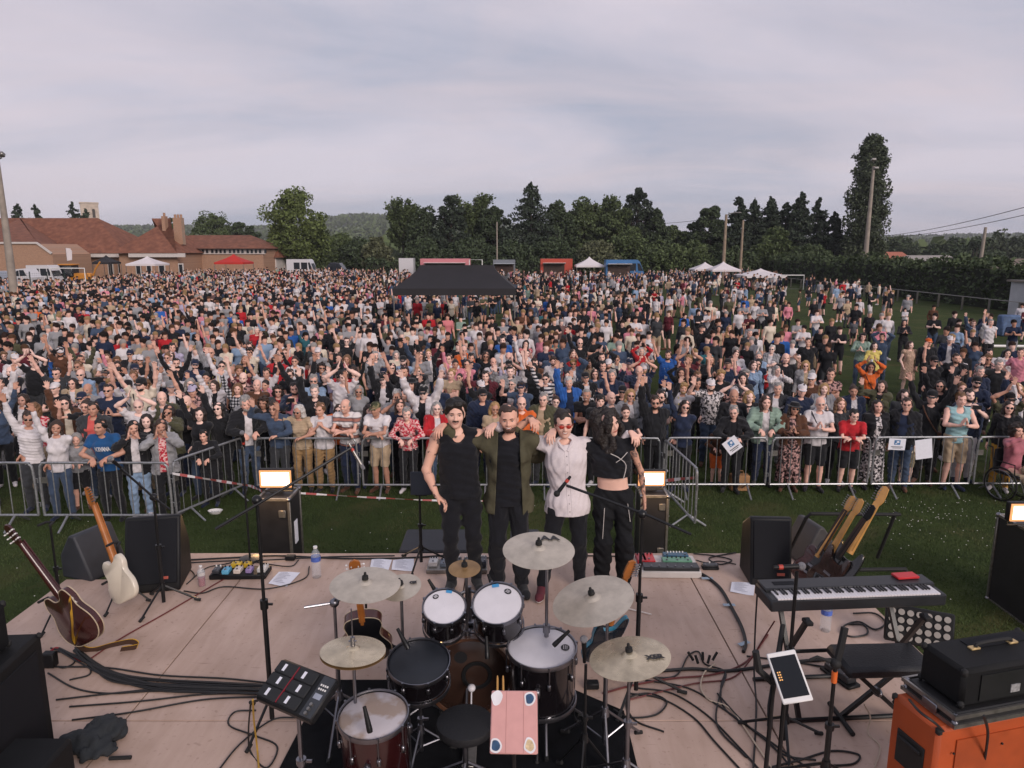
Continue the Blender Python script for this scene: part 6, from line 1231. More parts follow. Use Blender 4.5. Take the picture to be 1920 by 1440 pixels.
# bass drum with the tom holder
kb = S(880, 1290, .27); bd_ = empty('bass_drum', (kb.x, kb.y + .05, FZ)); bd_.rotation_euler = (0, 0, R(3)); tag(bd_, 'bass drum lying on its side with a see-through amber batter head', 'drum', 'drums of the kit'); rb = .29; RX = Matrix.Translation((0, 0, rb + .02)) @ Matrix.Rotation(R(90), 4, 'X')
b = MB(); b.lathe([(rb * .98, -.44), (rb * .98, 0)], 48, RX); b.build('shell', WOODK, bd_)
b = MB(); b.lathe([(.001, .012), (rb * .95, .010), (rb, .0)], 48, RX); b.build('drum_head', mat('amber_clear_head', '33241e', .22, var=.25, vs=5), bd_); b = MB(); b.lathe([(.001, -.450), (rb * .95, -.448), (rb, -.44)], 48, RX); b.build('drum_head', HEADB, bd_)
for z in (-.44, 0): b = MB(); b.lathe([(rb * .99, z - .02), (rb * 1.05, z - .02), (rb * 1.05, z + .02), (rb * .98, z + .02), (rb * .96, z + .012)], 48, RX); b.build('hoop', mat('hoop_wood', '4e3324', .35, var=.3, vs=10, coat=.3), bd_)
b = MB(); M = RX @ Matrix.Translation((.05, .02, .016)); b.lathe([(.078, 0), (.082, .004), (.105, .004), (.108, 0)], 28, M); b.build('port_ring', BLK, bd_); b = MB(); b.lathe([(.001, .014), (.045, .014), (.045, .012)], 20, RX @ Matrix.Translation((-.06, .16, .001))); b.build('badge', LOGO, bd_)
for k in range(8): a = k * math.pi / 4 + .2; b = MB(); x, y = math.cos(a) * rb * 1.06, math.sin(a) * rb * 1.06; b.v = []; b.cyl((x, y, .015), (x, y, -.16), .005, n=6); b.box((x * .99, y * .99, -.13), (.03, .03, .06), Matrix.Rotation(a, 3, 'Z'), bev=.006); b.v = [RX @ v for v in b.v]; b.build('tension_lug', CHROME, bd_)
b = MB(); b.cyl((0, .22, rb * 2 + .0), (0, .22, rb * 2 + .30), .018, n=10); b.tube([(0, .22, rb * 2 + .27), (-.10, .18, rb * 2 + .25)], .011, 8); b.tube([(0, .22, rb * 2 + .27), (.10, .18, rb * 2 + .25)], .011, 8); b.box((0, .22, rb * 2 + .03), (.07, .09, .03), bev=.008); b.build('tom_holder', CHROME, bd_)
for s in (-1, 1): b = MB(); b.tube([(s * rb * .8, .34, rb * .9), (s * rb * 1.35, .42, .01)], .009, 6); b.build('spur', CHROME, bd_)
pd = empty('kick_pedal', (kb.x + .02, kb.y - .22, FZ)); tag(pd, 'chrome kick pedal in front of the bass drum', 'pedal'); b = MB(); b.box((0, -.10, .03), (.09, .28, .012), Matrix.Rotation(R(8), 3, 'X'), bev=.004); b.build('footboard', ALU, pd); b = MB(); b.tube([(-.06, .06, 0), (-.06, .06, .17), (.06, .06, .17), (.06, .06, 0)], .008, 6); b.build('pedal_frame', CHROME, pd); b = MB(); b.cyl((0, .06, .17), (0, .14, .30), .005, n=6); b.sph((0, .145, .31), (.028, .03, .025)); b.build('beater', HEADW, pd)
th = empty('drum_throne', (S(872, 1352, .50).x, S(872, 1352, .50).y, FZ)); tag(th, 'round black padded drum throne in the middle of the kit', 'stool'); b = MB(); b.lathe([(.001, .50), (.14, .498), (.168, .485), (.175, .46), (.165, .435), (.001, .43)], 30); b.build('seat', mat('throne_vinyl', '0d0e12', .7, var=.2, bump=.2, bs=60), th); b = MB(); b.cyl((0, 0, .1), (0, 0, .43), .017, n=10); b.build('post', CHROME, th)
for k in range(3): a = k * 2.094 + .4; b = MB(); b.tube([(0, 0, .22), (math.cos(a) * .26, math.sin(a) * .26, .012)], .011, 6); b.build('leg', CHROME, th)
# ---------------------------------------------------------------- cymbals
def cym_mat(name, c, rough=.38, dirt=.3):
    m = bpy.data.materials.new(name); m.use_nodes = True; t = m.node_tree; b_ = t.nodes['Principled BSDF']; L = t.links.new; b_.inputs['Metallic'].default_value = .55; c = s2l(c)
    tcn = t.nodes.new('ShaderNodeTexCoord'); ln = t.nodes.new('ShaderNodeVectorMath'); ln.operation = 'LENGTH'; L(tcn.outputs['Object'], ln.inputs[0]); mu = t.nodes.new('ShaderNodeMath'); mu.operation = 'MULTIPLY'; mu.inputs[1].default_value = 900; L(ln.outputs['Value'], mu.inputs[0]); sn_ = t.nodes.new('ShaderNodeMath'); sn_.operation = 'SINE'; L(mu.outputs[0], sn_.inputs[0])
    bp = t.nodes.new('ShaderNodeBump'); bp.inputs['Strength'].default_value = .12; bp.inputs['Distance'].default_value = .002; L(sn_.outputs[0], bp.inputs['Height']); L(bp.outputs[0], b_.inputs['Normal'])
    n = t.nodes.new('ShaderNodeTexNoise'); n.inputs['Scale'].default_value = 7; n.inputs['Detail'].default_value = 7; n.inputs['Roughness'].default_value = .65; L(tcn.outputs['Object'], n.inputs['Vector']); r = t.nodes.new('ShaderNodeValToRGB'); r.color_ramp.elements[0].position = .3; r.color_ramp.elements[1].position = .62; r.color_ramp.elements[0].color = (*[x * (1 - dirt) for x in c], 1); r.color_ramp.elements[1].color = (*c, 1); L(n.outputs[0], r.inputs[0]); L(r.outputs[0], b_.inputs['Base Color'])
    q = t.nodes.new('ShaderNodeMapRange'); q.inputs['To Min'].default_value = rough + .12; q.inputs['To Max'].default_value = rough - .06; L(n.outputs[0], q.inputs['Value']); L(q.outputs[0], b_.inputs['Roughness']); return m
CYP, CYB, CYG = cym_mat('cymbal_pale', 'c9bfb0', .42), cym_mat('cymbal_bronze', 'a08058', .36, .4), cym_mat('cymbal_bright', 'd0c2a8', .25, .45)
def cymbal(label, px, py, h, wpx, tilt, m, roll=0.0, txt=None, stand=True, txa=.8, txs=.2, bell=.2, kind='crash_cymbal', nut=True):
    c = place(px, py, h); r = wpx / 2 / ppm(c); M0 = Matrix.Translation(c) @ Matrix.Rotation(R(tilt), 4, 'X') @ Matrix.Rotation(R(roll), 4, 'Y'); b = MB(); pr = [(.006, .075 * r / .23 + .03 * bell)]
    hb = r * .16; prof = [(.006, hb), (r * .08, hb * .97), (r * .15, hb * .82), (r * .19, hb * .62), (r * .215, hb * .52), (r * .5, hb * .32), (r * .8, hb * .12), (r, 0), (r, -.0015), (r * .8, hb * .12 - .002), (r * .215, hb * .52 - .002), (.006, hb - .003)]
    b.lathe(prof, 56); o = b.build(kind, m, ang=25); o.matrix_world = M0; tag(o, label, 'cymbal', 'cymbals around the drum kit')
    b = MB(); b.lathe([(.001, hb + .055), (.008, hb + .05), (.010, hb + .03), (.020, hb + .026), (.022, hb + .004), (.012, hb - .002)], 12)
    if nut: b.build('felt_and_nut', RUBBER, o)
    if txt: Mt = Matrix.Rotation(txa, 4, 'Z') @ Matrix.Translation((r * .62, 0, hb * .26 + .006)) @ Matrix.Rotation(R(6), 4, 'Y') @ Matrix.Rotation(-txa + R(6), 4, 'Z'); lettering('printed_letters', txt, r * txs * 2, LOGO, Mt, o, bold=.003)
    return o, c, r
def cstand(label, x, y, top, m=CHROME, r=.3, boom=None, rot=.5, name='cymbal_stand'): return tripod(name, label, x, y, top - FZ, m, r, boom=boom, th=.0125, group='cymbal stands', hub=.28, rot=rot)
_, c1, r1_ = cymbal('large pale crash cymbal lettered AA, highest of the kit', 1010, 1031, 1.37, 135, 7, CYP, txt='AA', txa=1.0, txs=.20); cstand('chrome stand carrying the crash lettered AA', c1.x + .06, c1.y + .10, c1.z + .02)
_, c2, r2c = cymbal('wide pale crash cymbal above the acoustic guitar', 685, 1096, 1.12, 131, 4, CYP, roll=2); cstand('chrome boom stand with a horizontal arm left of the wide crash', D(627, 1130, 4.32).x, 4.32, D(627, 1130, 4.32).z, boom=[D(570, 1139, 4.25), D(627, 1130, 4.32), c2 + Vector((0, 0, -.01))])
_, c3, r3c = cymbal('big worn ride cymbal tilted right of the rack toms', 1112, 1125, 1.10, 155, 7, CYP, roll=-14); cstand('chrome stand carrying the tilted ride cymbal', c3.x + .10, c3.y + .05, c3.z + .02)
_, c4, r4c = cymbal('bright crash cymbal lettered XSR, lowest at the right of the kit', 1181, 1233, .97, 152, -1, CYG, roll=-8, txt='XSR', txa=-.35, txs=.12); cstand('chrome stand carrying the crash lettered XSR', c4.x, c4.y, c4.z + .02, r=.34, rot=.1)
_, c5, r5c = cymbal('tiny bronze splash cymbal in front of the left pedal tray', 871, 1066, 1.12, 60, 8, CYB, kind='splash_cymbal'); cstand('thin chrome stand carrying the tiny splash cymbal', c5.x + .01, c5.y + .02, c5.z + .02, r=.2)
_, c6, r6c = cymbal('pale china cymbal half hidden behind the wide left crash', 752, 1101, 1.05, 76, 14, CYP, roll=-6, txt='OZ', txa=.3, txs=.11, kind='china_cymbal'); cstand('chrome stand carrying the half hidden china cymbal', c6.x, c6.y, c6.z + .02)
_, c7, r7c = cymbal('upper hi-hat cymbal shining between pad and snare', 662, 1220, 1.0, 121, -4, CYG, roll=3, kind='hi_hat_cymbal', nut=False); o, _, _ = cymbal('lower hi-hat cymbal just under its upper mate', 662, 1225, .985, 121, -4, CYB, roll=3, kind='hi_hat_cymbal', nut=False)
hh = tripod('hi_hat_stand', 'chrome hi-hat stand with rod and clutch', c7.x, c7.y, c7.z - FZ, CHROME, .26, hub=.3, rot=.9); b = MB(); b.cyl((0, 0, c7.z - FZ - .02), (0, 0, c7.z - FZ + .26), .0045, n=6); b.build('pull_rod', CHROME, hh); b = MB(); b.cyl((0, 0, c7.z - FZ + .02), (0, 0, c7.z - FZ + .085), .013, n=10); b.cyl((-.022, 0, c7.z - FZ + .06), (.022, 0, c7.z - FZ + .06), .006, n=6); b.build('clutch', CHROME, hh); b = MB(); b.box((0, -.1, .03), (.08, .26, .012), Matrix.Rotation(R(8), 3, 'X')); b.build('footboard', ALU, hh)
# drum sticks, microphones on the drums
def mic(label, p, d, L=.16, r=.017, body=BLK, grille=None, ball=True, name='microphone', ring=None, stubby=False):
    d = Vector(d).normalized(); o_ = Vector(p); root = empty(name, o_); tag(root, label, 'microphone'); M = frame((0, 0, 0), d.orthogonal(), d); b = MB(); b.lathe([(.001, 0), (r * .62, .002), (r * .7, L * .3), (r * .95, L * .85), (r * .9, L)], 14, M); b.build('body', body, root)
    b = MB(); (b.sph(M @ Vector((0, 0, L + r * .8)), (r * 1.5,) * 3, 14, 9) if ball else b.lathe([(r * .98, L - .005), (r * 1.05, L + .02), (r * .9, L + .032), (.001, L + .034)], 14, M)); b.build('grille', grille or mat('mic_grille', '8d8c90', .4, metal=.6, var=.3, vs=200, bump=.6, bs=600), root)
    if ring: b = MB(); b.lathe([(r * .8, L * .2), (r * .86, L * .2), (r * .9, L * .36), (r * .8, L * .36)], 12, M); b.build('marker_ring', ring, root)
    return root
for px, py, h, d, lab in ((803, 1100, .98, (.5, -.3, -.7), 'small drum microphone clipped to the left rack tom'), (915, 1090, 1.0, (.3, -.4, -.7), 'small drum microphone clipped to the larger rack tom'), (745, 1192, .86, (.5, -.4, -.7), 'silver banded microphone aimed at the snare'), (683, 1338, .78, (.2, -.2, -.8), 'black microphone hanging over the dark red floor tom'), (1068, 1196, .80, (-.7, -.2, -.6), 'black microphone clipped to the big floor tom'), (912, 1206, .72, (.05, -.4, -.9), 'large black microphone above the bass drum')):
    mic(lab, place(px, py - 14, h + .05), d, .11, .016, ball=False, grille=BLKM)
mp_ = place(1092, 1205, .98); mic('silver ball talk microphone behind the floor tom', mp_ + Vector((.02, .05, -.16)), (-.05, -.1, 1), .15, .016); tripod('microphone_stand', 'short black stand under the silver ball microphone', mp_.x + .03, mp_.y + .06, mp_.z - .18 - FZ, BLKM, .2, cat='stand')
# sample pad on its chrome stand
cc = [S(525, 1232, .98), S(627, 1272, .98), S(590, 1352, .86), S(478, 1309, .86)]; ctr = sum(cc, Vector()) / 4; ux = (cc[1] - cc[0]); uy = (cc[0] - cc[3]); M = frame(ctr, ux, ux.cross(uy)); w_, h_ = ux.length, (uy - ux * uy.dot(ux) / ux.length_squared).length
sp = empty('sample_pad', ctr); sp.matrix_world = M; tag(sp, 'black electronic sample pad with white stickers on six pads', 'drum pad'); b = MB(); b.box((0, 0, -.03), (w_, h_, .06), bev=.012); b.build('housing', BLK, sp)
for i in range(2):
    for j in range(3): b = MB(); b.box((-w_ * .5 + w_ * (.19 + .36 * i), -h_ * .5 + h_ * (.20 + .30 * j), .004), (w_ * .345, h_ * .28, .012), bev=.005); pdx = b.build('pad', mat('pad_rubber', '1d1f22', .8, bump=.2, bs=300), sp); b = MB(); b.box((-w_ * .5 + w_ * (.16 + .36 * i + .05 * (j % 2)), -h_ * .5 + h_ * (.20 + .30 * j), .0115), (.018, .040, .002)); b.build('sticker', PAPER, pdx)
b = MB(); b.box((-w_ * .5 + w_ * .37, 0, .003), (.006, h_ * .86, .012)); b.build('red_strip', mat('red_strip', '7d1626', .5), sp); b = MB(); b.box((w_ * .40, 0, .002), (w_ * .19, h_ * .92, .008)); pn = b.build('control_panel', mat('panel_grey', '303338', .5), sp); b = MB(); b.box((w_ * .40, h_ * .0, .0065), (w_ * .12, h_ * .12, .002)); b.build('display', mat('lcd_grey', '8e93a0', .3), pn)
for k in range(8): b = MB(); b.box((w_ * (.35 + .035 * (k % 4)), h_ * (.16 + .09 * (k // 4)), .008), (.007, .010, .004)); b.build('button', WHITE, pn)
for k in range(3): b = MB(); b.cyl((w_ * .40, -h_ * (.20 + .1 * k), .005), (w_ * .40, -h_ * (.20 + .1 * k), .02), .009, n=12); b.build('knob', ALU, pn)
tripod('pad_stand', 'chrome stand holding the sample pad', ctr.x, ctr.y + .02, ctr.z - .09 - SZ, CHROME, .25, z0=SZ, th=.014)
# pink tablet case on its stand, seen from behind
pc_ = S(964, 1353, 1.13); pt = empty('tablet', pc_); pt.rotation_euler = (R(-52) + R(90), 0, R(-1)); wd_ = 88 / ppm(pc_); hd_ = wd_ * 1.27; tag(pt, 'tablet in a pink folio case with stickers at the front of the kit', 'tablet'); PINK = mat('pink_case', 'c7948f', .6, var=.05, vs=20)
b = MB(); b.box((0, 0, 0), (wd_, hd_, .012), bev=.006); b.build('folio_case', PINK, pt)
for x in (-.17, .20): b = MB(); b.box((x * wd_, 0, .0065), (.0016, hd_ * .98, .0012)); b.build('fold_line', mat('pink_fold', 'a87a76', .7), pt)
SW, SB = mat('sticker_white', 'd6d4d6', .5), mat('sticker_navy', '2b4a6b', .5, var=.3, vs=40)
for x, y, m_, lab in ((-.38, .37, SW, 0), (.33, .36, SB, 1), (-.38, -.38, SB, 2), (.33, -.37, mat('sticker_cream', 'c7b08a', .5, var=.3, vs=60), 3)):
    b = MB(); M = Matrix.Translation((x * wd_, y * hd_, .0066)); o8 = [(math.cos(a) * .026 * (1 + .12 * math.sin(3 * a + lab)), math.sin(a) * .034 * (1 + .1 * math.sin(2 * a + lab))) for a in np.linspace(0, 6.283, 19)[:-1]]; b.prism(o8, 0, .001, M, 0); st = b.build('sticker', SW, pt); b = MB(); b.prism([(p[0] * .72, p[1] * .72) for p in o8], .0012, .0018, M); b.build('sticker_print', m_, st)
tripod('tablet_stand', 'black stand under the pink tablet case', pc_.x, pc_.y + .06, pc_.z - .05 - FZ, BLKM, .24)
b = MB()
for s in (-.02, .02): q = place(938, 1295, .78); b = MB(); b.tube([q + Vector((s, 0, -.28)), q + Vector((s * .8, .02, .06)), q + Vector((s * .8, .022, .08))], [.0075, .006, .003], 7); tag(b.build('drumstick', mat('hickory', 'b58a50', .5, var=.15)), 'wooden drumstick standing behind the pink tablet case', 'drumstick', 'spare drumsticks behind the tablet')
b = MB(); q, q2 = S(1173, 1140, .012), S(1222, 1152, .012); b.tube([q, q.lerp(q2, .95), q2], [.007, .006, .003], 7); tag(b.build('drumstick', mat('pale_stick', 'cfc8c2', .5)), 'pale drumstick lying on the plywood right of the ride', 'drumstick')
# ---------------------------------------------------------------- guitars
OUT = {'tele': [(0, 0), (.10, .004), (.155, .05), (.165, .13), (.125, .215), (.135, .28), (.128, .345), (.09, .37), (.055, .345), (.03, .33), (-.03, .345), (-.065, .375), (-.11, .37), (-.135, .31), (-.118, .235), (-.16, .14), (-.155, .05), (-.10, .004)],
       'strat': [(0, 0), (.10, .01), (.155, .06), (.16, .14), (.118, .22), (.125, .30), (.115, .40), (.082, .42), (.062, .36), (.032, .33), (-.032, .34), (-.06, .38), (-.10, .45), (-.13, .43), (-.125, .32), (-.112, .23), (-.155, .14), (-.15, .05), (-.10, .01)],
       'semi': [(0, 0), (.12, .01), (.195, .07), (.205, .16), (.155, .26), (.155, .33), (.125, .39), (.07, .39), (.03, .345), (-.03, .345), (-.07, .39), (-.125, .39), (-.155, .33), (-.155, .26), (-.205, .16), (-.195, .07), (-.12, .01)],
       'acoustic': [(0, 0), (.13, .012), (.195, .09), (.195, .18), (.125, .29), (.145, .39), (.12, .45), (.05, .475), (-.05, .475), (-.12, .45), (-.145, .39), (-.125, .29), (-.195, .18), (-.195, .09), (-.13, .012)]}
def guitar(label, p0, p1, face, kind, m, neckm, headm, depth=.045, side=None, pegs='one', L=1.0, bind=None, cat='guitar', guard=None, strings=True):
    p0, p1 = Vector(p0), Vector(p1); y = (p1 - p0); sc_ = y.length / L; y.normalize(); z = Vector(face); z = (z - y * z.dot(y)).normalized(); x = y.cross(z); M = Matrix((x, y, z)).transposed().to_4x4() @ Matrix.Diagonal((sc_, sc_, sc_, 1)); M.translation = p0
    root = empty('bass_guitar' if cat == 'bass' else ('acoustic_guitar' if kind == 'acoustic' else 'electric_guitar'), p0); root.matrix_world = M; tag(root, label, 'guitar'); ol = [tuple(v)[:2] for v in smooth_path([(a, c, 0) for a, c in OUT[kind]] + [(0, 0, 0)], 4)][:-1]; yb = max(c for _, c in OUT[kind]) - .05
    b = MB(); n = len(ol); inn = [(a * .955, .006 + c * .965) for a, c in ol]; vs = [(*p, z_) for p, z_ in [(q, -depth / 2) for q in inn] + [(q, -depth / 2 + .007) for q in ol] + [(q, depth / 2 - .007) for q in ol] + [(q, depth / 2) for q in inn]]
    fs = [tuple(range(n))[::-1], tuple(range(3 * n, 4 * n))] + [(k * n + i, k * n + (i + 1) % n, (k + 1) * n + (i + 1) % n, (k + 1) * n + i) for k in range(3) for i in range(n)]; ar = sum(ol[i][0] * ol[(i + 1) % n][1] - ol[(i + 1) % n][0] * ol[i][1] for i in range(n))
    b.add(vs, fs if ar > 0 else [f[::-1] for f in fs], 0); b.build('body', m, root, ang=50)
    if bind: b = MB(); [b.tube([(a, c, zz) for a, c in ol], .004, 5, closed=True) for zz in (-depth / 2 + .004, depth / 2 - .004)]; b.build('binding', bind, root)
    if side: b = MB(); b.prism([(a * 1.006, c * 1.003 + .0) for a, c in (ol if ar > 0 else ol[::-1])], -depth * .38, depth * .38); b.build('side', side, root)
    b = MB(); b.tube([(0, yb - .02, depth * .25), (0, .84 * L, depth * .25 + .004)], [.029, .022], 10); b.build('neck', neckm, root); b = MB(); b.box((0, (yb + .02 + .84 * L) / 2, depth * .25 + .022), (.046, .84 * L - yb, .007)); b.build('fretboard', headm if headm is not neckm else neckm, root)
    hs = [(-.021, .835 * L), (.021, .835 * L), (.034, .875 * L), (.030, .93 * L), (.022, .985 * L), (-.008, L), (-.034, .985 * L), (-.04, .93 * L), (-.034, .88 * L)] if pegs == 'one' else [(-.022, .835 * L), (.022, .835 * L), (.040, .87 * L), (.042, .96 * L), (.03, .985 * L), (0, L), (-.03, .985 * L), (-.042, .96 * L), (-.040, .87 * L)]
    b = MB(); b.prism(hs, 0, .016, Matrix.Translation((0, 0, depth * .25 - .012))); hd = b.build('headstock', neckm if pegs == 'one' else headm, root)
    for k in range(6):
        t_ = (.865 + .022 * k) * L if pegs == 'one' else (.875 + .034 * (k % 3)) * L; sx = -1 if pegs == 'one' or k < 3 else 1; b = MB(); b.cyl((sx * .026, t_, depth * .25 - .022), (sx * .026, t_, depth * .25 + .012), .005, n=7); b.cyl((sx * .026, t_, depth * .25 - .018), (sx * .062, t_, depth * .25 - .018), .003, n=5); b.sph((sx * .064, t_, depth * .25 - .018), (.008, .006, .010), 8, 5); b.build('tuning_peg', CHROME if pegs == 'one' else WHITE, hd)
    if guard: b = MB(); b.prism([(.02, .10), (.11, .09), (.10, .22), (.06, .30), (-.05, .30), (-.06, .12)], depth / 2, depth / 2 + .003); b.build('pickguard', guard, root)
    if strings: b = MB(); b.box((0, .12, depth / 2 + .008), (.07, .02, .012)); b.box((0, .20, depth / 2 + .006), (.07, .022, .01)); b.build('bridge', CHROME, root)
    return root
MAH, MAPLE, ORN, RSW = mat('mahogany_gloss', '3a1614', .25, var=.3, vs=6, coat=.4), mat('maple_neck', 'b98a4e', .35, var=.15, vs=12), mat('aged_maple', '9c5f2c', .35, var=.2, vs=10), mat('rosewood', '2a1a14', .5, var=.2)
def gstand(label, p, h, lean=0.0, name='guitar_stand'):
    root = tripod(name, label, p.x, p.y, h, BLKM, .22, z0=SZ, hub=.25, group='guitar stands'); b = MB(); b.tube([(-.09, -.14, .28), (-.09, -.02, .26), (.09, -.02, .26), (.09, -.14, .28)], .012, 7); b.build('cradle', RUBBER, root); b = MB(); b.tube([(-.05, -.08, h), (-.03, 0, h), (.03, 0, h), (.05, -.08, h)], .011, 6); b.build('yoke', RUBBER, root); return root
gp = S(172, 1202, .16); OUT['semi'] = [(a * 1.25, c * 1.08) for a, c in OUT['semi']]; guitar('dark red semi-hollow guitar leaning in a stand at the left stage edge', gp, S(8, 985, 1.12), (.25, .9, .4), 'semi', MAH, MAH, MAH, .05, bind=mat('cream_binding', 'b5a58c', .5), pegs='two', L=1.02); gstand('black stand behind the dark red guitar', S(118, 1170, 0), .95)
st = empty('guitar_strap', S(200, 1195, .0)); tag(st, 'yellow and brown guitar strap trailing onto the plywood', 'strap'); pth = smooth_path([S(128, 1120, .75), S(133, 1165, .5), S(137, 1200, .15), S(165, 1218, .02), S(210, 1208, .06), S(245, 1202, .07), S(256, 1211, .03), S(225, 1217, .02)], 6); b = MB(); o_ = Vector(st.location)
for off, nm_, m_ in ((0, 'webbing', mat('strap_yellow', 'c79a2c', .7, var=.15)), (-.004, 'backing', mat('strap_brown', '3a2418', .7))):
    b = MB(); vs = []; 
    for i, p in enumerate(pth): vs += [p - o_ + Vector((off, off, off - .022)), p - o_ + Vector((off + .02, off, off + .022))]
    b.add(vs, [(2 * i, 2 * i + 1, 2 * i + 3, 2 * i + 2) for i in range(len(pth) - 1)]); b.build(nm_, m_, st)
gp = S(240, 1126, .14); guitar('white electric guitar with an amber neck, back turned, on a stand', gp, S(160, 914, 1.10), (.15, .9, .35), 'tele', mat('vintage_white', 'c9c0b0', .3, var=.06, coat=.4), ORN, ORN, .045, L=1.0); gstand('black stand cradling the white guitar', S(232, 1135, 0), .62)
guitar('brown acoustic guitar with black face behind the hi-hats', S(690, 1232, .12), S(664, 1046, 1.08), (.1, -.9, .4), 'acoustic', mat('acoustic_black', '17181c', .3, coat=.4), ORN, ORN, .10, side=mat('acoustic_side', '4a2019', .3, var=.3, coat=.4), bind=mat('cream_binding', 'b5a58c', .5), L=1.04, pegs='two'); gstand('black stand holding the acoustic guitar', S(690, 1225, 0), .55)
guitar('dark electric guitar with teal edges standing behind the big floor tom', S(1122, 1238, .14), S(1186, 1052, 1.08), (-.2, .85, .4), 'strat', mat('navy_gloss', '16202a', .25, var=.08, coat=.5), ORN, RSW, .045, L=1.0, side=mat('teal_gloss', '2a7690', .25, var=.08, coat=.5)); gstand('black stand holding the teal guitar', S(1140, 1228, 0), .6)
rk = S(1590, 1085, 0); gr = empty('guitar_rack', rk); tag(gr, 'black folding multi-guitar rack behind the keyboard', 'guitar stand'); b = MB(); b.tube([(-.45, .05, .62), (-.42, .02, .68), (.48, .05, .66), (.55, .25, .60), (.52, .45, .02)], .018, 8); b.tube([(-.45, .05, .62), (-.48, .4, .02)], .018, 8); b.build('top_rail', RUBBER, gr); b = MB(); b.tube([(-.45, -.15, .16), (.5, -.12, .16)], .02, 8); b.tube([(-.45, -.15, .16), (-.45, -.2, .01)], .016, 6); b.tube([(.5, -.12, .16), (.5, -.2, .01)], .016, 6); b.build('bottom_rail', RUBBER, gr)
for (a, c, k_, m_, nm_, hm_, lab, cat) in (((1504, 1092), (1603, 931), 'tele', MAH, MAPLE, RSW, 'guitar with a dark red body, furthest left in the rack behind the keyboard', 'g'), ((1521, 1098), (1618, 936), 'strat', mat('black_gloss', '141518', .2, coat=.5), MAPLE, MAPLE, 'black guitar with a maple neck, second in the rack behind the keyboard', 'g'), ((1532, 1104), (1640, 948), 'strat', mat('sunburst', '2b1b16', .25, var=.5, coat=.5), BLK, RSW, 'guitar with a black neck between the maple necks in the rack', 'g'), ((1550, 1114), (1664, 913), 'strat', mat('black_gloss2', '17171a', .2, coat=.5), MAPLE, MAPLE, 'black bass with a long maple neck, tallest in the rack', 'bass')):
    guitar(lab, S(*a, .17), S(*c, 1.04 if cat == 'g' else 1.14), (-.75, -.62, .2), k_, m_, nm_, hm_, .042, L=1.0, cat=cat)
# ---------------------------------------------------------------- loudspeakers
def wedge(label, px, py, rz, w=.52, hgt=.60, z0=SZ, prof=None, logo=True, m=BLK, name='floor_monitor', grille=True):
    q = P(px, py, z0); root = empty(name, q, rz); tag(root, label, 'speaker'); pr = prof or [(-.20, 0), (.30, 0), (.30, .30), (.10, .56), (.02, .58), (-.20, .06)]; M = Matrix.Rotation(R(90), 4, 'Z') @ Matrix.Rotation(R(90), 4, 'X')
    b = MB(); b.prism([(y, z) for y, z in pr], -w / 2, w / 2, M); o = b.build('cabinet', m, root); mod = o.modifiers.new('edge', 'BEVEL'); mod.width = .02; mod.segments = 2
    a, c = Vector((0, *pr[-1])), Vector((0, *pr[-2])); u = (c - a); n = Vector((0, -u.z, u.y)).normalized()
    if grille: b = MB(); ww = w / 2 - .025; a2, c2 = a.lerp(c, .04) + n * .006, a.lerp(c, .96) + n * .006; b.box((a2 + c2) / 2, (ww * 2, .014, (c2 - a2).length), Matrix((Vector((1, 0, 0)), -n, u.normalized())).transposed(), bev=.006); b.build('grille', GRILL, root)
    if logo: q2 = a.lerp(c, .12) + n * .016 + Vector((w * .22, 0, 0)); b = MB(); b.box(q2, (.075, .004, .028), Matrix((Vector((1, 0, 0)), -n, u.normalized())).transposed(), bev=.008); b.build('badge', mat('badge_red', '9c4a3c', .4), root)
    return root
wedge('black floor monitor with a small red badge beside the white guitar', 296, 1096, R(12), .50, prof=[(-.18, 0), (.32, 0), (.32, .34), (.12, .68), (.04, .69), (-.18, .06)])
wedge('grey floor monitor behind the white guitar, turned away', 186, 1072, R(70), .44, prof=[(-.16, 0), (.24, 0), (.24, .24), (.10, .46), (.02, .47), (-.16, .05)], z0=SZ - .02, logo=False, m=mat('monitor_grey', '2b2d33', .6, var=.2), grille=False)
wedge('upright black loudspeaker in front of the guitar rack', 1434, 1082, R(-3), .40, prof=[(-.20, 0), (.22, 0), (.22, .50), (-.02, .66), (-.08, .66), (-.20, .05)])
wedge('grey floor monitor seen from the side right of the upright loudspeaker', 1508, 1044, R(-80), .40, prof=[(-.16, 0), (.22, 0), (.22, .20), (.08, .40), (.02, .41), (-.16, .05)], logo=False, m=mat('monitor_grey2', '3a3839', .6, var=.2), grille=False)
for px, lab in ((824, 'dark grey subwoofer below the front edge behind the tall tank-topped musician'), (985, 'dark grey subwoofer below the front edge behind the middle musicians')):
    q = P(px, 1015, 1.2); root = empty('subwoofer', (q.x, 7.62, 0)); tag(root, lab, 'speaker'); b = MB(); b.box((0, 0, .6), (.85 if px < 900 else .34, .62, 1.2), bev=.02); b.build('cabinet', mat('sub_grey', '33353a', .75, var=.15), root); b = MB(); b.box((0, .316, .6), (.3, .012, 1.0)); b.build('grille', GRILL, root)
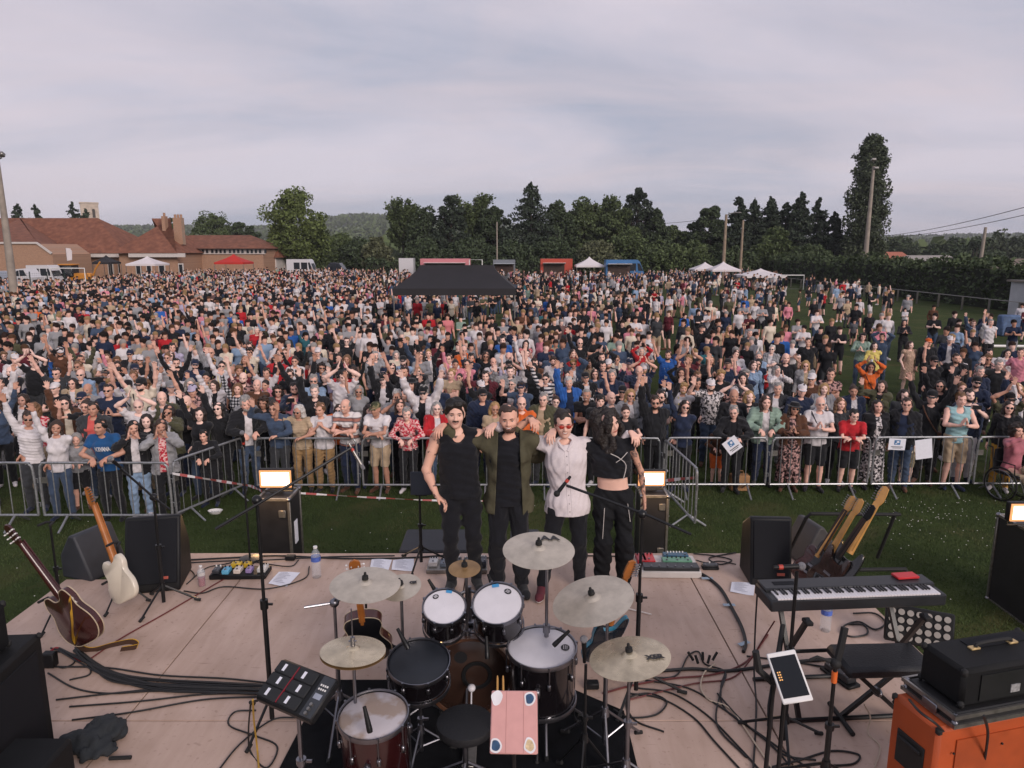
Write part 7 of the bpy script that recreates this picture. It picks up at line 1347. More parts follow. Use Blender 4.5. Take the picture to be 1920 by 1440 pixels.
# ---------------------------------------------------------------- amplifiers
def cab(name, label, c, rz, w, d, h, m, parts=True, corner=RUBBER, hand=True, cat='amplifier'):
    root = empty(name, c, rz); tag(root, label, cat); b = MB(); b.box((0, 0, h / 2), (w, d, h), bev=.022); b.build('cabinet', m, root)
    for sx in (-1, 1):
        for sy in (-1, 1):
            for z in (.02, h - .02): b = MB(); b.box((sx * (w / 2 - .013), sy * (d / 2 - .013), z), (.036, .036, .044), bev=.012); b.build('corner', corner, root)
    return root
q = Vector((-3.36, 3.72, SZ)); lc = cab('speaker_cabinet', 'tall black speaker cabinet at the lower left corner', q, R(4), .80, .78, .86, TOLEX)
for k in range(8): b = MB(); b.cyl((.398, -.3 + .085 * k, .1 + .09 * k), (.405, -.3 + .085 * k, .1 + .09 * k), .007, n=8); b.build('screw', CHROME, lc)
b = MB(); b.box((.402, 0, .45), (.01, .62, .66), bev=.004); b.build('grille', GRILL, lc)
lh = cab('amplifier_head', 'black amplifier head on the speaker cabinet at the left', q + Vector((-.02, .10, .865)), R(-3), .62, .34, .30, TOLEX); b = MB(); b.tube(smooth_path([(-.12, 0, .30), (-.1, 0, .335), (.1, 0, .335), (.12, 0, .30)], 4), .012, 7); b.build('handle', RUBBER, lh); b = MB(); b.box((.02, -.172, .15), (.5, .006, .14)); b.build('front_panel', mat('amp_panel', '131416', .5), lh)
b = MB(); b.box((-2.72, 3.42, SZ + .24), (.34, .5, .46), bev=.02); lb = tag(b.build('equipment_case', TOLEX), 'small black case in front of the tall left cabinet', 'case')
OG = mat('orange_vinyl', 'a9481a', .55, var=.12, vs=5, bump=.3, bs=320); pq = S(1757, 1365, .78); oc_c = pq + Vector((.36, .255, -.78)); oc_c.z = SZ; oc = cab('speaker_cabinet', 'orange speaker cabinet in the lower right corner', oc_c, R(14), .80, .33, .77, OG)
b = MB(); b.box((-.402, .0, .50), (.012, .19, .20), bev=.004); ha = b.build('handle_recess', mat('recess_black', '1c1a19', .7), oc); b = MB(); b.tube([(-.41, -.075, .56), (-.415, 0, .565), (-.41, .075, .56)], .012, 6); b.build('handle', RUBBER, ha); b = MB(); b.box((.05, -.169, .38), (.66, .008, .62)); b.build('back_panel', mat('orange_dark', '9c4318', .6, var=.15), oc); b = MB(); b.box((-.12, -.177, .30), (.17, .012, .10), bev=.003); b.build('jack_plate', BLK, oc)
for x in (-.3, .02, .3): b = MB(); b.cyl((x, -.174, .62), (x, -.181, .62), .006, n=8); b.build('screw', RUBBER, oc)
fc = cab('rack_case', 'flight case base with aluminium edges on the orange cabinet', oc_c + Vector((.05, .01, .772)), R(14), .74, .35, .075, mat('case_black', '1a1a1c', .6), corner=CHROME, cat='case')
for z in (.012, .064): b = MB(); [b.box((0, s * .178, z), (.76, .014, .022)) for s in (-1, 1)]; [b.box((s * .373, 0, z), (.014, .35, .022)) for s in (-1, 1)]; b.build('edge_trim', ALU, fc)
b = MB(); b.box((-.38, -.02, .04), (.014, .10, .05), bev=.004); b.build('latch', CHROME, fc)
ah = cab('amplifier_head', 'black amplifier head with a top handle on the aluminium-edged case', oc_c + Vector((.08, .02, .850)), R(14), .68, .29, .225, TOLEX); b = MB(); b.tube(smooth_path([(-.10, .02, .230), (-.08, .02, .252), (.12, .02, .252), (.14, .02, .230)], 4), .011, 7); hn = b.build('handle', RUBBER, ah)
for x in (-.11, .15): b = MB(); b.box((x, .02, .230), (.06, .035, .012), bev=.003); b.build('handle_plate', mat('brass_plate', 'c2a878', .4, metal=.5), ah)
b = MB(); b.box((.05, -.148, .11), (.56, .008, .15)); pn = b.build('rear_panel', mat('amp_panel', '131416', .5), ah); b = MB(); b.box((.0, -.154, .08), (.06, .006, .045)); b.build('rating_plate', mat('rating_grey', '8f8f90', .5, var=.3, vs=80), pn); b = MB(); b.box((.10, -.154, .08), (.06, .006, .045)); b.build('rating_plate', PAPER, pn); b = MB(); b.box((.08, .06, .227), (.40, .08, .004)); b.build('top_vent', GRILL, ah)
# ---------------------------------------------------------------- keyboard, bench
ka, kc = S(1446, 1129, .86), S(1777, 1117, .86); kd = (kc - ka); kr = math.atan2(kd.y, kd.x); KL = kd.length; kq = (ka + kc) / 2 + Vector((-math.sin(kr), math.cos(kr), 0)) * .14; kq.z = SZ + .78
kb_ = empty('keyboard', kq, kr); tag(kb_, 'black stage piano with a red notebook lying on it', 'keyboard'); b = MB(); b.box((0, 0, .045), (KL, .28, .09), bev=.012); b.box((0, .06, .10), (KL - .02, .15, .03), bev=.008); b.build('body', mat('keyboard_body', '202226', .45, var=.15), kb_)
b = MB(); KW = KL - .10; kw = KW / 52
for i in range(52): b.box((-KW / 2 + kw * (i + .5), -.075, .093), (kw - .0015, .122, .012), bev=.001)
b.build('white_keys', mat('ivory', 'd2cfd2', .3, var=0), kb_)['kind'] = 'stuff'; b = MB()
for i in range(51):
    if (i % 7) in (1, 4): continue
    b.box((-KW / 2 + kw * (i + 1), -.045, .104), (kw * .55, .075, .014), bev=.002)
b.build('black_keys', mat('ebony', '131315', .25, var=0), kb_)['kind'] = 'stuff'
b = MB(); b.box((-KL * .36, .06, .1165), (.16, .05, .002)); b.build('speaker_slots', GRILL, kb_)
b = MB(); M = Matrix.Translation(kq) @ Matrix.Rotation(kr + .06, 4, 'Z'); b.box(M @ Vector((KL * .37, .06, .127)), (.17, .085, .018), Matrix.Rotation(kr + .06, 3, 'Z'), bev=.004); tag(b.build('notebook', mat('red_cover', 'b8252c', .45, var=.08)), 'red notebook lying at the right end of the piano', 'notebook')
ks = empty('keyboard_stand', (kq.x, kq.y, SZ), kr); tag(ks, 'black folding stand under the stage piano', 'stand'); 
for x in (-.42, .42):
    for s in (-1, 1): b = MB(); b.box((x, 0, .39), (.03, .03, .92), Matrix.Rotation(R(s * 32), 3, 'X')); b.build('leg', BLKM, ks)
    for s, z in ((-1, .77), (1, .77)): b = MB(); b.box((x, s * .24, z - .01), (.05, .08, .03), bev=.006); b.build('arm_pad', RUBBER, ks)
for s in (-1, 1): b = MB(); b.cyl((-.55, s * .245, .015), (.55, s * .245, .015), .016, n=8); b.build('foot_bar', BLKM, ks)
b = MB(); b.cyl((-.42, 0, .39), (.42, 0, .39), .014, n=8); b.tube([(-.42, .1, .55), (-.62, -.2, .10), (-.66, -.3, .02)], .02, 7); b.build('cross_brace', BLKM, ks)
bq = S(1652, 1228, .50); bn = empty('piano_bench', (bq.x, bq.y, SZ), R(2)); tag(bn, 'black padded keyboard bench on crossed legs', 'bench'); b = MB(); b.box((0, 0, .46), (.62, .33, .085), bev=.025); b.build('seat', mat('bench_vinyl', '17181c', .5, var=.2, bump=.25, bs=90), bn)
for s in (-1, 1):
    b = MB(); b.box((0, s * .03, .22), (.028, .028, .62), Matrix.Rotation(R(s * 47), 3, 'Y')); b.build('leg', BLKM, bn); b = MB(); b.cyl((s * .24, -.17, .018), (s * .24, .17, .018), .017, n=8); b.build('foot_bar', RUBBER, bn)
b = MB(); b.sph((0, 0, .22), (.03, .05, .03)); b.build('pivot', CHROME, bn)
lp_ = S(1718, 1215, .0); lg = empty('light_panel', lp_, R(-24)); tag(lg, 'black panel light with rows of pale round lenses behind the bench', 'stage light'); b = MB(); b.box((0, 0, .19), (.50, .06, .30), Matrix.Rotation(R(-22), 3, 'X'), bev=.01); b.build('housing', BLK, lg)
for i in range(7):
    for j in range(4): q = Matrix.Rotation(R(-22), 3, 'X') @ Vector((-.20 + i * .066, -.034, -.10 + j * .066)) + Vector((0, 0, .19)); n = Matrix.Rotation(R(-22), 3, 'X') @ Vector((0, -1, 0)); b = MB(); b.cyl(q, q + n * .008, .025, n=14); b.build('lens', mat('lens_grey', '9a958f', .3, var=.1), lg)
# ---------------------------------------------------------------- stands with microphones and tablets
def bstand(label, px, py, top, boomto=None, boomback=None, name='microphone_stand', r=.30, group='microphone stands', base='tri', rot=.3):
    p = S(px, py); t = D(*top, p.y); h = t.z - SZ; bm_ = None
    if boomto is not None: bm_ = [boomback, t + Vector((0, -.02, 0)), boomto]
    if base == 'tri': return tripod(name, label, p.x, p.y, h, BLKM, r, z0=SZ, boom=bm_, th=.0135, hub=.20, group=group, rot=rot), t
    root = empty(name, p); tag(root, label, 'stand', group); b = MB(); b.cyl((0, 0, .03), (0, 0, h), .011, n=8); b.build('pole', BLKM, root); b = MB(); b.lathe([(.001, .035), (.03, .035), (.11, .022), (.115, 0)], 20); b.build('round_base', BLKM, root); return root, t
RED = mat('red_clip', 'a8382c', .5)
_, t = bstand('straight black microphone stand behind the left pedal board', 469, 1050, (456, 838), base='round'); mic('vocal microphone with a red band on the straight left stand', t + Vector((0, .02, .0)), (.1, -.35, .75), .17, .017, ring=RED)
e = D(662, 838, 4.75); _, t = bstand('tall black boom stand with its arm rising to the right', 511, 1356, (494, 938), e, D(404, 992, 4.3)); mic('slim pale overhead microphone with a red clip at the boom end', e + Vector((-.03, 0, .03)), (.45, -.1, -.8), .18, .013, ALU, ball=False, ring=RED)
e = D(226, 878, 6.0); _, t = bstand('black boom stand between the floor monitor and the crowd at left', 308, 1136, (291, 932), e, D(318, 955, 6.12)); mic('silver ball vocal microphone at the left boom end', e + Vector((0, .03, -.02)), (-.1, -.55, .6), .17, .018)
e = D(1062, 910, 4.95); _, t = bstand('black boom stand right of the kit with its arm pointing left', 1192, 1302, (1213, 964), e, D(1296, 1002, 4.6), rot=.0, r=.36); mic('black foam-tipped microphone in front of the white shirt', e + Vector((.03, .0, .07)), (-.55, -.1, -.7), .15, .016, grille=RUBBER, ring=RED)
p = S(1468, 1396); _, t = bstand('straight black stand crossing the stage piano keys', 1468, 1396, (1487, 1072)); mic('silver ball vocal microphone pointing right above the piano', t + Vector((-.12, .02, .02)), (1, .05, .02), .17, .018, ring=RED)
_, t = bstand('thin black stand carrying a small dark panel left of the musicians', 790, 1060, (790, 922)); pq = empty('music_stand_desk', t); tag(pq, 'dark blue back of a small stand desk left of the musicians', 'desk'); b = MB(); b.box((0, 0, .09), (.22, .016, .24), Matrix.Rotation(R(-8), 3, 'X'), bev=.006); b.build('panel', mat('desk_navy', '1c2431', .5, var=.1), pq); b = MB(); b.box((0, .0, -.03), (.12, .03, .02)); b.build('ledge', BLK, pq)
# right foreground stand with orange ring and clamp arms
q = Vector((D(1552, 1400, 3.75).x, 3.75, SZ)); rs_ = tripod('microphone_stand', 'black stand with an orange ring and empty clamp arms, right foreground', q.x, q.y, D(1560, 1250, 3.75).z - SZ, BLKM, .30, z0=SZ, th=.0135, group='microphone stands', hub=.22, cat='stand'); hz = D(1560, 1250, 3.75).z - SZ
b = MB(); b.cyl((0, 0, hz - .10), (0, 0, hz - .03), .0165, n=10); b.build('orange_ring', mat('orange_tape', 'd2662a', .5, var=0), rs_); b = MB(); b.tube([(0, 0, hz), (.03, .02, hz + .1), (.06, .05, hz + .22)], .022, 8); b.tube([(0, 0, hz + .02), (-.10, .02, hz + .05), (-.14, .02, hz + .03)], .010, 6); b.sph((.0, 0, hz + .02), .032); b.build('clamp_arm', RUBBER, rs_)
tp = [D(1443, 1226, 3.25), D(1498, 1217, 3.25), D(1517, 1308, 3.06), D(1463, 1325, 3.06)]; c = sum(tp, Vector()) / 4; ux, uy = tp[1] - tp[0], tp[0] - tp[3]; M = frame(c, ux, ux.cross(uy)); tw_, th_ = (ux.length + (tp[2] - tp[3]).length) / 2, uy.length * .98
tb_ = empty('tablet', c); tb_.matrix_world = M; tag(tb_, 'white tablet with a dark screen on a stand by the piano', 'tablet'); b = MB(); b.box((0, 0, -.005), (tw_, th_, .01), bev=.005); b.build('casing', WHITE, tb_); b = MB(); b.box((0, 0, .001), (tw_ * .86, th_ * .80, .002)); sc_ = b.build('screen', mat('screen_dark', '0e1014', .12, var=0), tb_)
for k in range(8): b = MB(); b.box((-tw_ * .34 + .010 * (k % 2), -.012 + .012 * (k // 2), .0025), (.006, .006, .001)); b.build('icon', mat('icon_glow', (.9, .42, .12), .5, var=0, emit=1.2), sc_)
ts_ = empty('tablet_stand', (c.x - .02, c.y + .06, SZ)); tag(ts_, 'black two-legged stand holding the white tablet', 'stand'); hz = c.z - SZ
for s in (-1, 1): b = MB(); b.cyl((s * .035 - .01, 0, 0), (s * .03, 0, hz - .06), .012, n=8); b.build('leg', BLKM, ts_)
b = MB(); b.box((0, -.01, hz - .02), (.10, .03, .10), bev=.01); b.tube([(-.03, 0, hz - .08), (-.10, .02, hz - .02), (-.12, .03, hz + .08)], .018, 7); b.build('clamp', RUBBER, ts_)
# ---------------------------------------------------------------- pedal boards, bottles, papers, boxes
def board(label, px, py, w, d, m, pedals, rz=0.0, tilt=6, h=.05, name='pedalboard'):
    root = empty(name, S(px, py), rz); tag(root, label, 'pedalboard'); b = MB(); b.box((0, 0, h / 2), (w, d, h), bev=.008); b.build('tray', m, root)
    for (x, y, pw, pd_, hh, c_, nk, kn) in pedals:
        b = MB(); b.box((x * w, y * d, h + hh / 2), (pw, pd_, hh), bev=.006); pe = b.build('pedal', mat('pedal_' + c_, c_, .35, var=.08), root)
        for k in range(nk): b = MB(); xx = x * w - pw * .3 + pw * .6 * (k / max(1, nk - 1)) if nk > 1 else x * w; b.cyl((xx, y * d + pd_ * .3, h + hh), (xx, y * d + pd_ * .3, h + hh + .014), .008, n=8); b.build('knob', BLK if c_ > '5' else WHITE, pe)
        for k in range(kn): b = MB(); xx = x * w - pw * .36 + pw * .72 * (k / max(1, kn - 1)) if kn > 1 else x * w; b.cyl((xx, y * d - pd_ * .30, h + hh), (xx, y * d - pd_ * .30, h + hh + .012), .009, n=8); b.build('footswitch', CHROME, pe)
    return root
board('black pedalboard with small coloured effect pedals at left', 452, 1078, .56, .22, BLK, [(-.40, -.1, .07, .12, .04, '33363c', 2, 1), (-.22, -.2, .07, .11, .045, '5a9fc0', 2, 1), (-.02, -.15, .07, .11, .045, 'c9beb4', 2, 1), (.18, -.12, .06, .10, .045, '8a78a4', 2, 1), (.40, .0, .085, .13, .045, 'b9b8b6', 3, 1), (-.12, .38, .10, .07, .05, 'c2a233', 2, 1), (.08, .38, .07, .07, .05, 'b5962e', 2, 1)], rz=.03)
board('aluminium pedal tray behind the tiny splash cymbal', 858, 1066, .62, .26, ALU, [(-.40, .0, .09, .14, .05, 'c6c3c2', 3, 1), (-.22, -.05, .08, .13, .04, '5b6470', 2, 1), (-.02, .0, .10, .15, .05, '1f2226', 3, 1), (.17, .0, .08, .14, .05, '2b2d33', 2, 1), (.38, .0, .13, .16, .06, '3a3f4a', 4, 2)])
board('white pedal tray with red and green floor effects at right', 1250, 1068, .62, .40, mat('tray_white', 'c2bdb9', .5, var=.05), [(-.30, .12, .12, .20, .05, 'b3262b', 3, 1), (-.42, .12, .10, .18, .05, '8e2630', 2, 1), (.16, .0, .30, .10, .05, '5f8f76', 5, 3), (.18, .32, .26, .09, .05, '31566e', 6, 2), (.02, -.30, .56, .13, .04, '25282c', 0, 6)], rz=-.02, h=.07)
board('small black two-button footswitch right of the white tray', 1331, 1066, .17, .09, BLK, [(0, 0, .16, .08, .02, '202226', 1, 2)], h=.03, name='footswitch'); board('black volume pedal lying below the clamp stand', 1574, 1272, .12, .30, BLK, [(0, 0, .09, .24, .05, '2a2c30', 2, 2)], h=.03, rz=.35, name='foot_pedal')
PET = mat('clear_plastic', 'cfd6de', .12, var=0, alpha=.24, spec=.7)
def bottle(label, px, py, h, r, liquid=None, lab_=None):
    root = empty('bottle', S(px, py)); tag(root, label, 'bottle'); pr = [(.001, 0), (r * .9, .0), (r, .012)]; n = 8
    for k in range(n): z = .02 + h * .45 * k / n; pr += [(r, z), (r * .95, z + h * .028)]
    pr += [(r, h * .52), (r, h * .70), (r * .85, h * .80), (r * .38, h * .91), (r * .36, h * .95)]; b = MB(); b.lathe(pr, 20); b.build('bottle_wall', PET, root); b = MB(); b.lathe([(r * .44, h * .945), (r * .44, h), (.001, h)], 14); b.build('cap', WHITE, root)
    if liquid: b = MB(); b.lathe([(.001, .004), (r * .88, .004), (r * .9, h * .42), (.001, h * .42)], 18); b.build('drink', liquid, root)
    if lab_: b = MB(); b.lathe([(r * 1.02, h * .54), (r * 1.02, h * .69)], 20); b.build('label_band', lab_, root)
bottle('tall clear water bottle with a blue label band on the plywood', 594, 1082, .33, .047, None, mat('label_blue', '4a63b0', .5, var=.3, vs=40)); bottle('small bottle of red drink beside the left pedalboard', 379, 1098, .21, .036, mat('red_drink', '8a1f2a', .3, var=0), mat('label_clear', 'bdb9b8', .5)); bottle('ribbed clear bottle standing under the stage piano', 1547, 1182, .29, .045, None, mat('label_blue', '4a63b0', .5))
def sheet(label, pts, m=PAPER, name='paper_sheet', lines=8):
    p = [S(a, c, .007) for a, c in pts]; c = sum(p, Vector()) / 4; root = empty(name, c); tag(root, label, 'paper'); b = MB(); n = 5; V = []; q = [v - c for v in p]
    for j in range(n + 1):
        for i in range(n + 1): u, v = i / n, j / n; pt_ = q[0].lerp(q[1], u).lerp(q[3].lerp(q[2], u), v); V.append(pt_ + Vector((0, 0, .006 * math.sin(u * 3 + v * 2) + .012 * max(0, u - .8))))
    b.add(V, [(j * (n + 1) + i, j * (n + 1) + i + 1, (j + 1) * (n + 1) + i + 1, (j + 1) * (n + 1) + i) for j in range(n) for i in range(n)]); b.build('page', m, root); b = MB()
    for k in range(lines): t0, t1 = .12 + .8 * k / lines, .12 + .8 * k / lines + .025; a_, d_ = .15, .5 + .3 * ((k * 7) % 5) / 5; f = lambda u, v: q[0].lerp(q[1], u).lerp(q[3].lerp(q[2], u), v) + Vector((0, 0, .010 + .006 * math.sin(u * 3 + v * 2))); b.quad(f(a_, t0), f(d_, t0), f(d_, t1), f(a_, t1))
    if lines: b.build('printed_lines', mat('print_grey', '9a9aa6', .8, var=0), root)['kind'] = 'stuff'
sheet('white setlist sheet taped in front of the left pedalboard', [(523, 1072), (563, 1074), (538, 1099), (503, 1095)]); sheet('white setlist sheet left of the thin desk stand', [(697, 1048), (735, 1050), (728, 1069), (694, 1065)]); sheet('second white setlist sheet against the desk stand', [(737, 1050), (776, 1048), (776, 1070), (734, 1069)]); sheet('white setlist sheet beside the piano', [(1372, 1091), (1416, 1094), (1413, 1116), (1369, 1110)])
for a, c in (((1326, 1084), 0), ((1367, 1134), 0), ((1395, 1206), .5)): b = MB(); q = S(*a, .022); b.box(q, (.11, .04, .004), Matrix.Rotation(c, 3, 'Z')); tag(b.build('cable_tape', mat('grey_blue_tape', '8fa0b0', .6)), 'strip of pale tape holding the cable, %s' % ('nearest the white tray' if a[1] < 1100 else 'halfway along it' if a[1] < 1180 else 'nearest the piano stand'), 'tape')
b = MB(); q = S(404, 962, 0); q = P(404, 962, 0); b.lathe([(.001, .02), (.08, .02), (.11, .05), (.115, .05), (.085, .0), (.001, 0)], 18, Matrix.Translation(q) @ Matrix.Diagonal((1.1, .8, 1, 1))); tag(b.build('foam_tray', WHITE), 'white foam food tray on the grass behind the angled barrier', 'tray')
bag = P(1385, 918); root = empty('paper_bag', bag); tag(root, 'brown paper bag standing on the grass under the barrier', 'bag'); KR = mat('kraft_paper', '9a7450', .85, var=.15, bump=.6, bs=9); b = MB(); b.box((0, 0, .15), (.34, .18, .30), bev=.01); b.build('bag_body', KR, root); b = MB(); b.tube([(-.07, 0, .3), (-.06, 0, .37), (.06, 0, .37), (.07, 0, .3)], .007, 5); b.build('handle', KR, root)
for px, lab in ((165, 0), ):
    q = S(165, 1400); root = empty('cloth_bundle', q); tag(root, 'crumpled dark cloth lying by the left cabinet', 'cloth'); V, Q, l_, _ = extract([E((0, 0, .05), (.20, .10, .07), rot3('Z', 30), .05), E((.08, .10, .06), (.14, .09, .08), rot3('Z', -20), .05), E((.1, -.08, .04), (.12, .08, .05), None, .04)], .012, clips=[zc(.0, 'above')], wr=.012, seed=4); me = np_mesh('fabric', V, Q); me.materials.append(mat('dark_fabric', '23272b', .9, bump=.4, bs=30)); o = bpy.data.objects.new('fabric', me); col.objects.link(o); o.parent = root
b = MB(); q0, q1 = S(205, 1422, .02), S(246, 1420, .02); b.cyl(q0, q1, .013, n=8); tag(b.build('stand_leg', RUBBER), 'loose black stand tube by the crumpled cloth', 'tube')
# ---------------------------------------------------------------- lamps on flight cases
def lampcase(label, px0, px1, ytop, Y, lampw, lab2, wd=None, z0=0.0, txt=None):
    t = D((px0 + px1) / 2, ytop, Y); w_ = wd or (px1 - px0) / ppm(t); root = empty('flight_case', (t.x, Y, z0)); tag(root, label, 'flight case', 'tall flight cases with lamps'); h = t.z - z0; d = w_ * 1.1
    b = MB(); b.box((0, 0, h / 2), (w_, d, h)); b.build('panel', mat('case_laminate', '1b1a1d', .5, var=.2), root)
    for sx in (-1, 1):
        for sy in (-1, 1): b = MB(); b.box((sx * w_ / 2, sy * d / 2, h / 2), (.035, .035, h + .006), bev=.004); b.build('edge_trim', ALU, root)
    for z in (.0, h):
        for sy in (-1, 1): b = MB(); b.box((0, sy * d / 2, z), (w_ - .036, .03, .03)); b.build('edge_trim', ALU, root)
        for sx in (-1, 1): b = MB(); b.box((sx * w_ / 2, 0, z), (.03, d - .036, .03)); b.build('edge_trim', ALU, root)
        for sx in (-1, 1):
            for sy in (-1, 1): b = MB(); b.sph((sx * w_ / 2, sy * d / 2, z), .034, 8, 6); b.build('corner', CHROME, root)
    for z in (h * .86, h * .25): b = MB(); b.box((w_ * .28, -d / 2 - .012, z), (.09, .02, .10), bev=.006); b.build('latch', ALU, root)
    b = MB(); b.box((w_ / 2 + .004, 0, h * .62), (.008, .12, .30)); b.build('sticker', PAPER, root)
    if txt: lettering('case_lettering', txt, .075, PAPER, Matrix.Translation((w_ * .12, -d / 2 - .003, h - .86)) @ Matrix.Rotation(R(90), 4, 'X') @ Matrix.Rotation(R(90), 4, 'Z'), root, bold=.002)
    lz = empty('stage_lamp', (t.x - .02 - (.36 if px1 > 2000 else 0), Y - .02, t.z + .018)); tag(lz, lab2, 'lamp', 'glowing lamps on the flight cases'); lh_ = lampw * .50; b = MB(); b.box((0, .05, .10 + lh_ / 2), (lampw + .07, .08, lh_ + .07), bev=.012); b.build('housing', BLK, lz); b = MB(); b.box((0, .0, .10 + lh_ / 2), (lampw, .016, lh_), bev=.006); b.build('glowing_panel', LAMPW, lz); b = MB(); [b.box((0, .002, .10 + lh_ / 2 + s * (lh_ / 2 + .011)), (lampw + .044, .02, .022)) for s in (-1, 1)]; [b.box((s * (lampw / 2 + .011), .002, .10 + lh_ / 2), (.022, .02, lh_)) for s in (-1, 1)]; b.build('halo_rim', mat('halo_glow', (1.0, .40, .15), .5, var=0, emit=1.05), lz); pl = bpy.data.lights.new('lamp_light', 'POINT'); pl.energy = 14; pl.color = (1, .58, .25); pl.shadow_soft_size = .12; po = bpy.data.objects.new('lamp_light', pl); col.objects.link(po); po.parent = lz; po.location = (0, -.5, .10 + lh_ / 2); b = MB(); b.tube([(-lampw * .55, .05, .12), (-lampw * .55, .05, .015), (lampw * .55, .05, .015), (lampw * .55, .05, .12)], .012, 6); b.box((0, .05, .008), (.16, .10, .016)); b.build('yoke', BLKM, lz)  # emissive amber frame is added around the panel to imitate the light's halo
    return root
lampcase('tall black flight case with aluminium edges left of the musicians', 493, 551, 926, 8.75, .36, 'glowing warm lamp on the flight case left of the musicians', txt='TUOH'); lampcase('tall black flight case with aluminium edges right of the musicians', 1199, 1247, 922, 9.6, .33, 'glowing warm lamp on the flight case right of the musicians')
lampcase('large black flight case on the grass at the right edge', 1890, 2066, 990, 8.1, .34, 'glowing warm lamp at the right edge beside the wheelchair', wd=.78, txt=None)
# ---------------------------------------------------------------- cables
CB = mat('cable_black', '151517', .55, var=.15); CR = mat('cable_red', '5c1f1e', .55); CW_ = mat('cable_pale', 'b9a894', .6); CY = mat('cable_yellow', 'b08a2e', .6)
def cable(label, pts, r=.0065, m=CB, h=.009, name='cable'):
    q = [S(p[0], p[1], (p[2] if len(p) > 2 else h)) for p in pts]; b = MB()
    if r > .02:         # a loom: many thin strands side by side
        g = random.Random(len(pts) + int(pts[0][0]))
        for k in range(11 if r > .025 else 8):
            of = g.uniform(-r * 2.2, r * 2.2); b.tube(smooth_path([v + Vector((g.gauss(0, .006), of * (.35 + .65 * min(1, i / 2)) + g.gauss(0, .006), .002 + .007 * (k % 3) - h + .007)) for i, v in enumerate(q)], 6), .0065, 6)
    else: b.tube(smooth_path(q, 6), r, 6)
    tag(b.build(name, m), label, 'cable', 'cables on the stage floor')
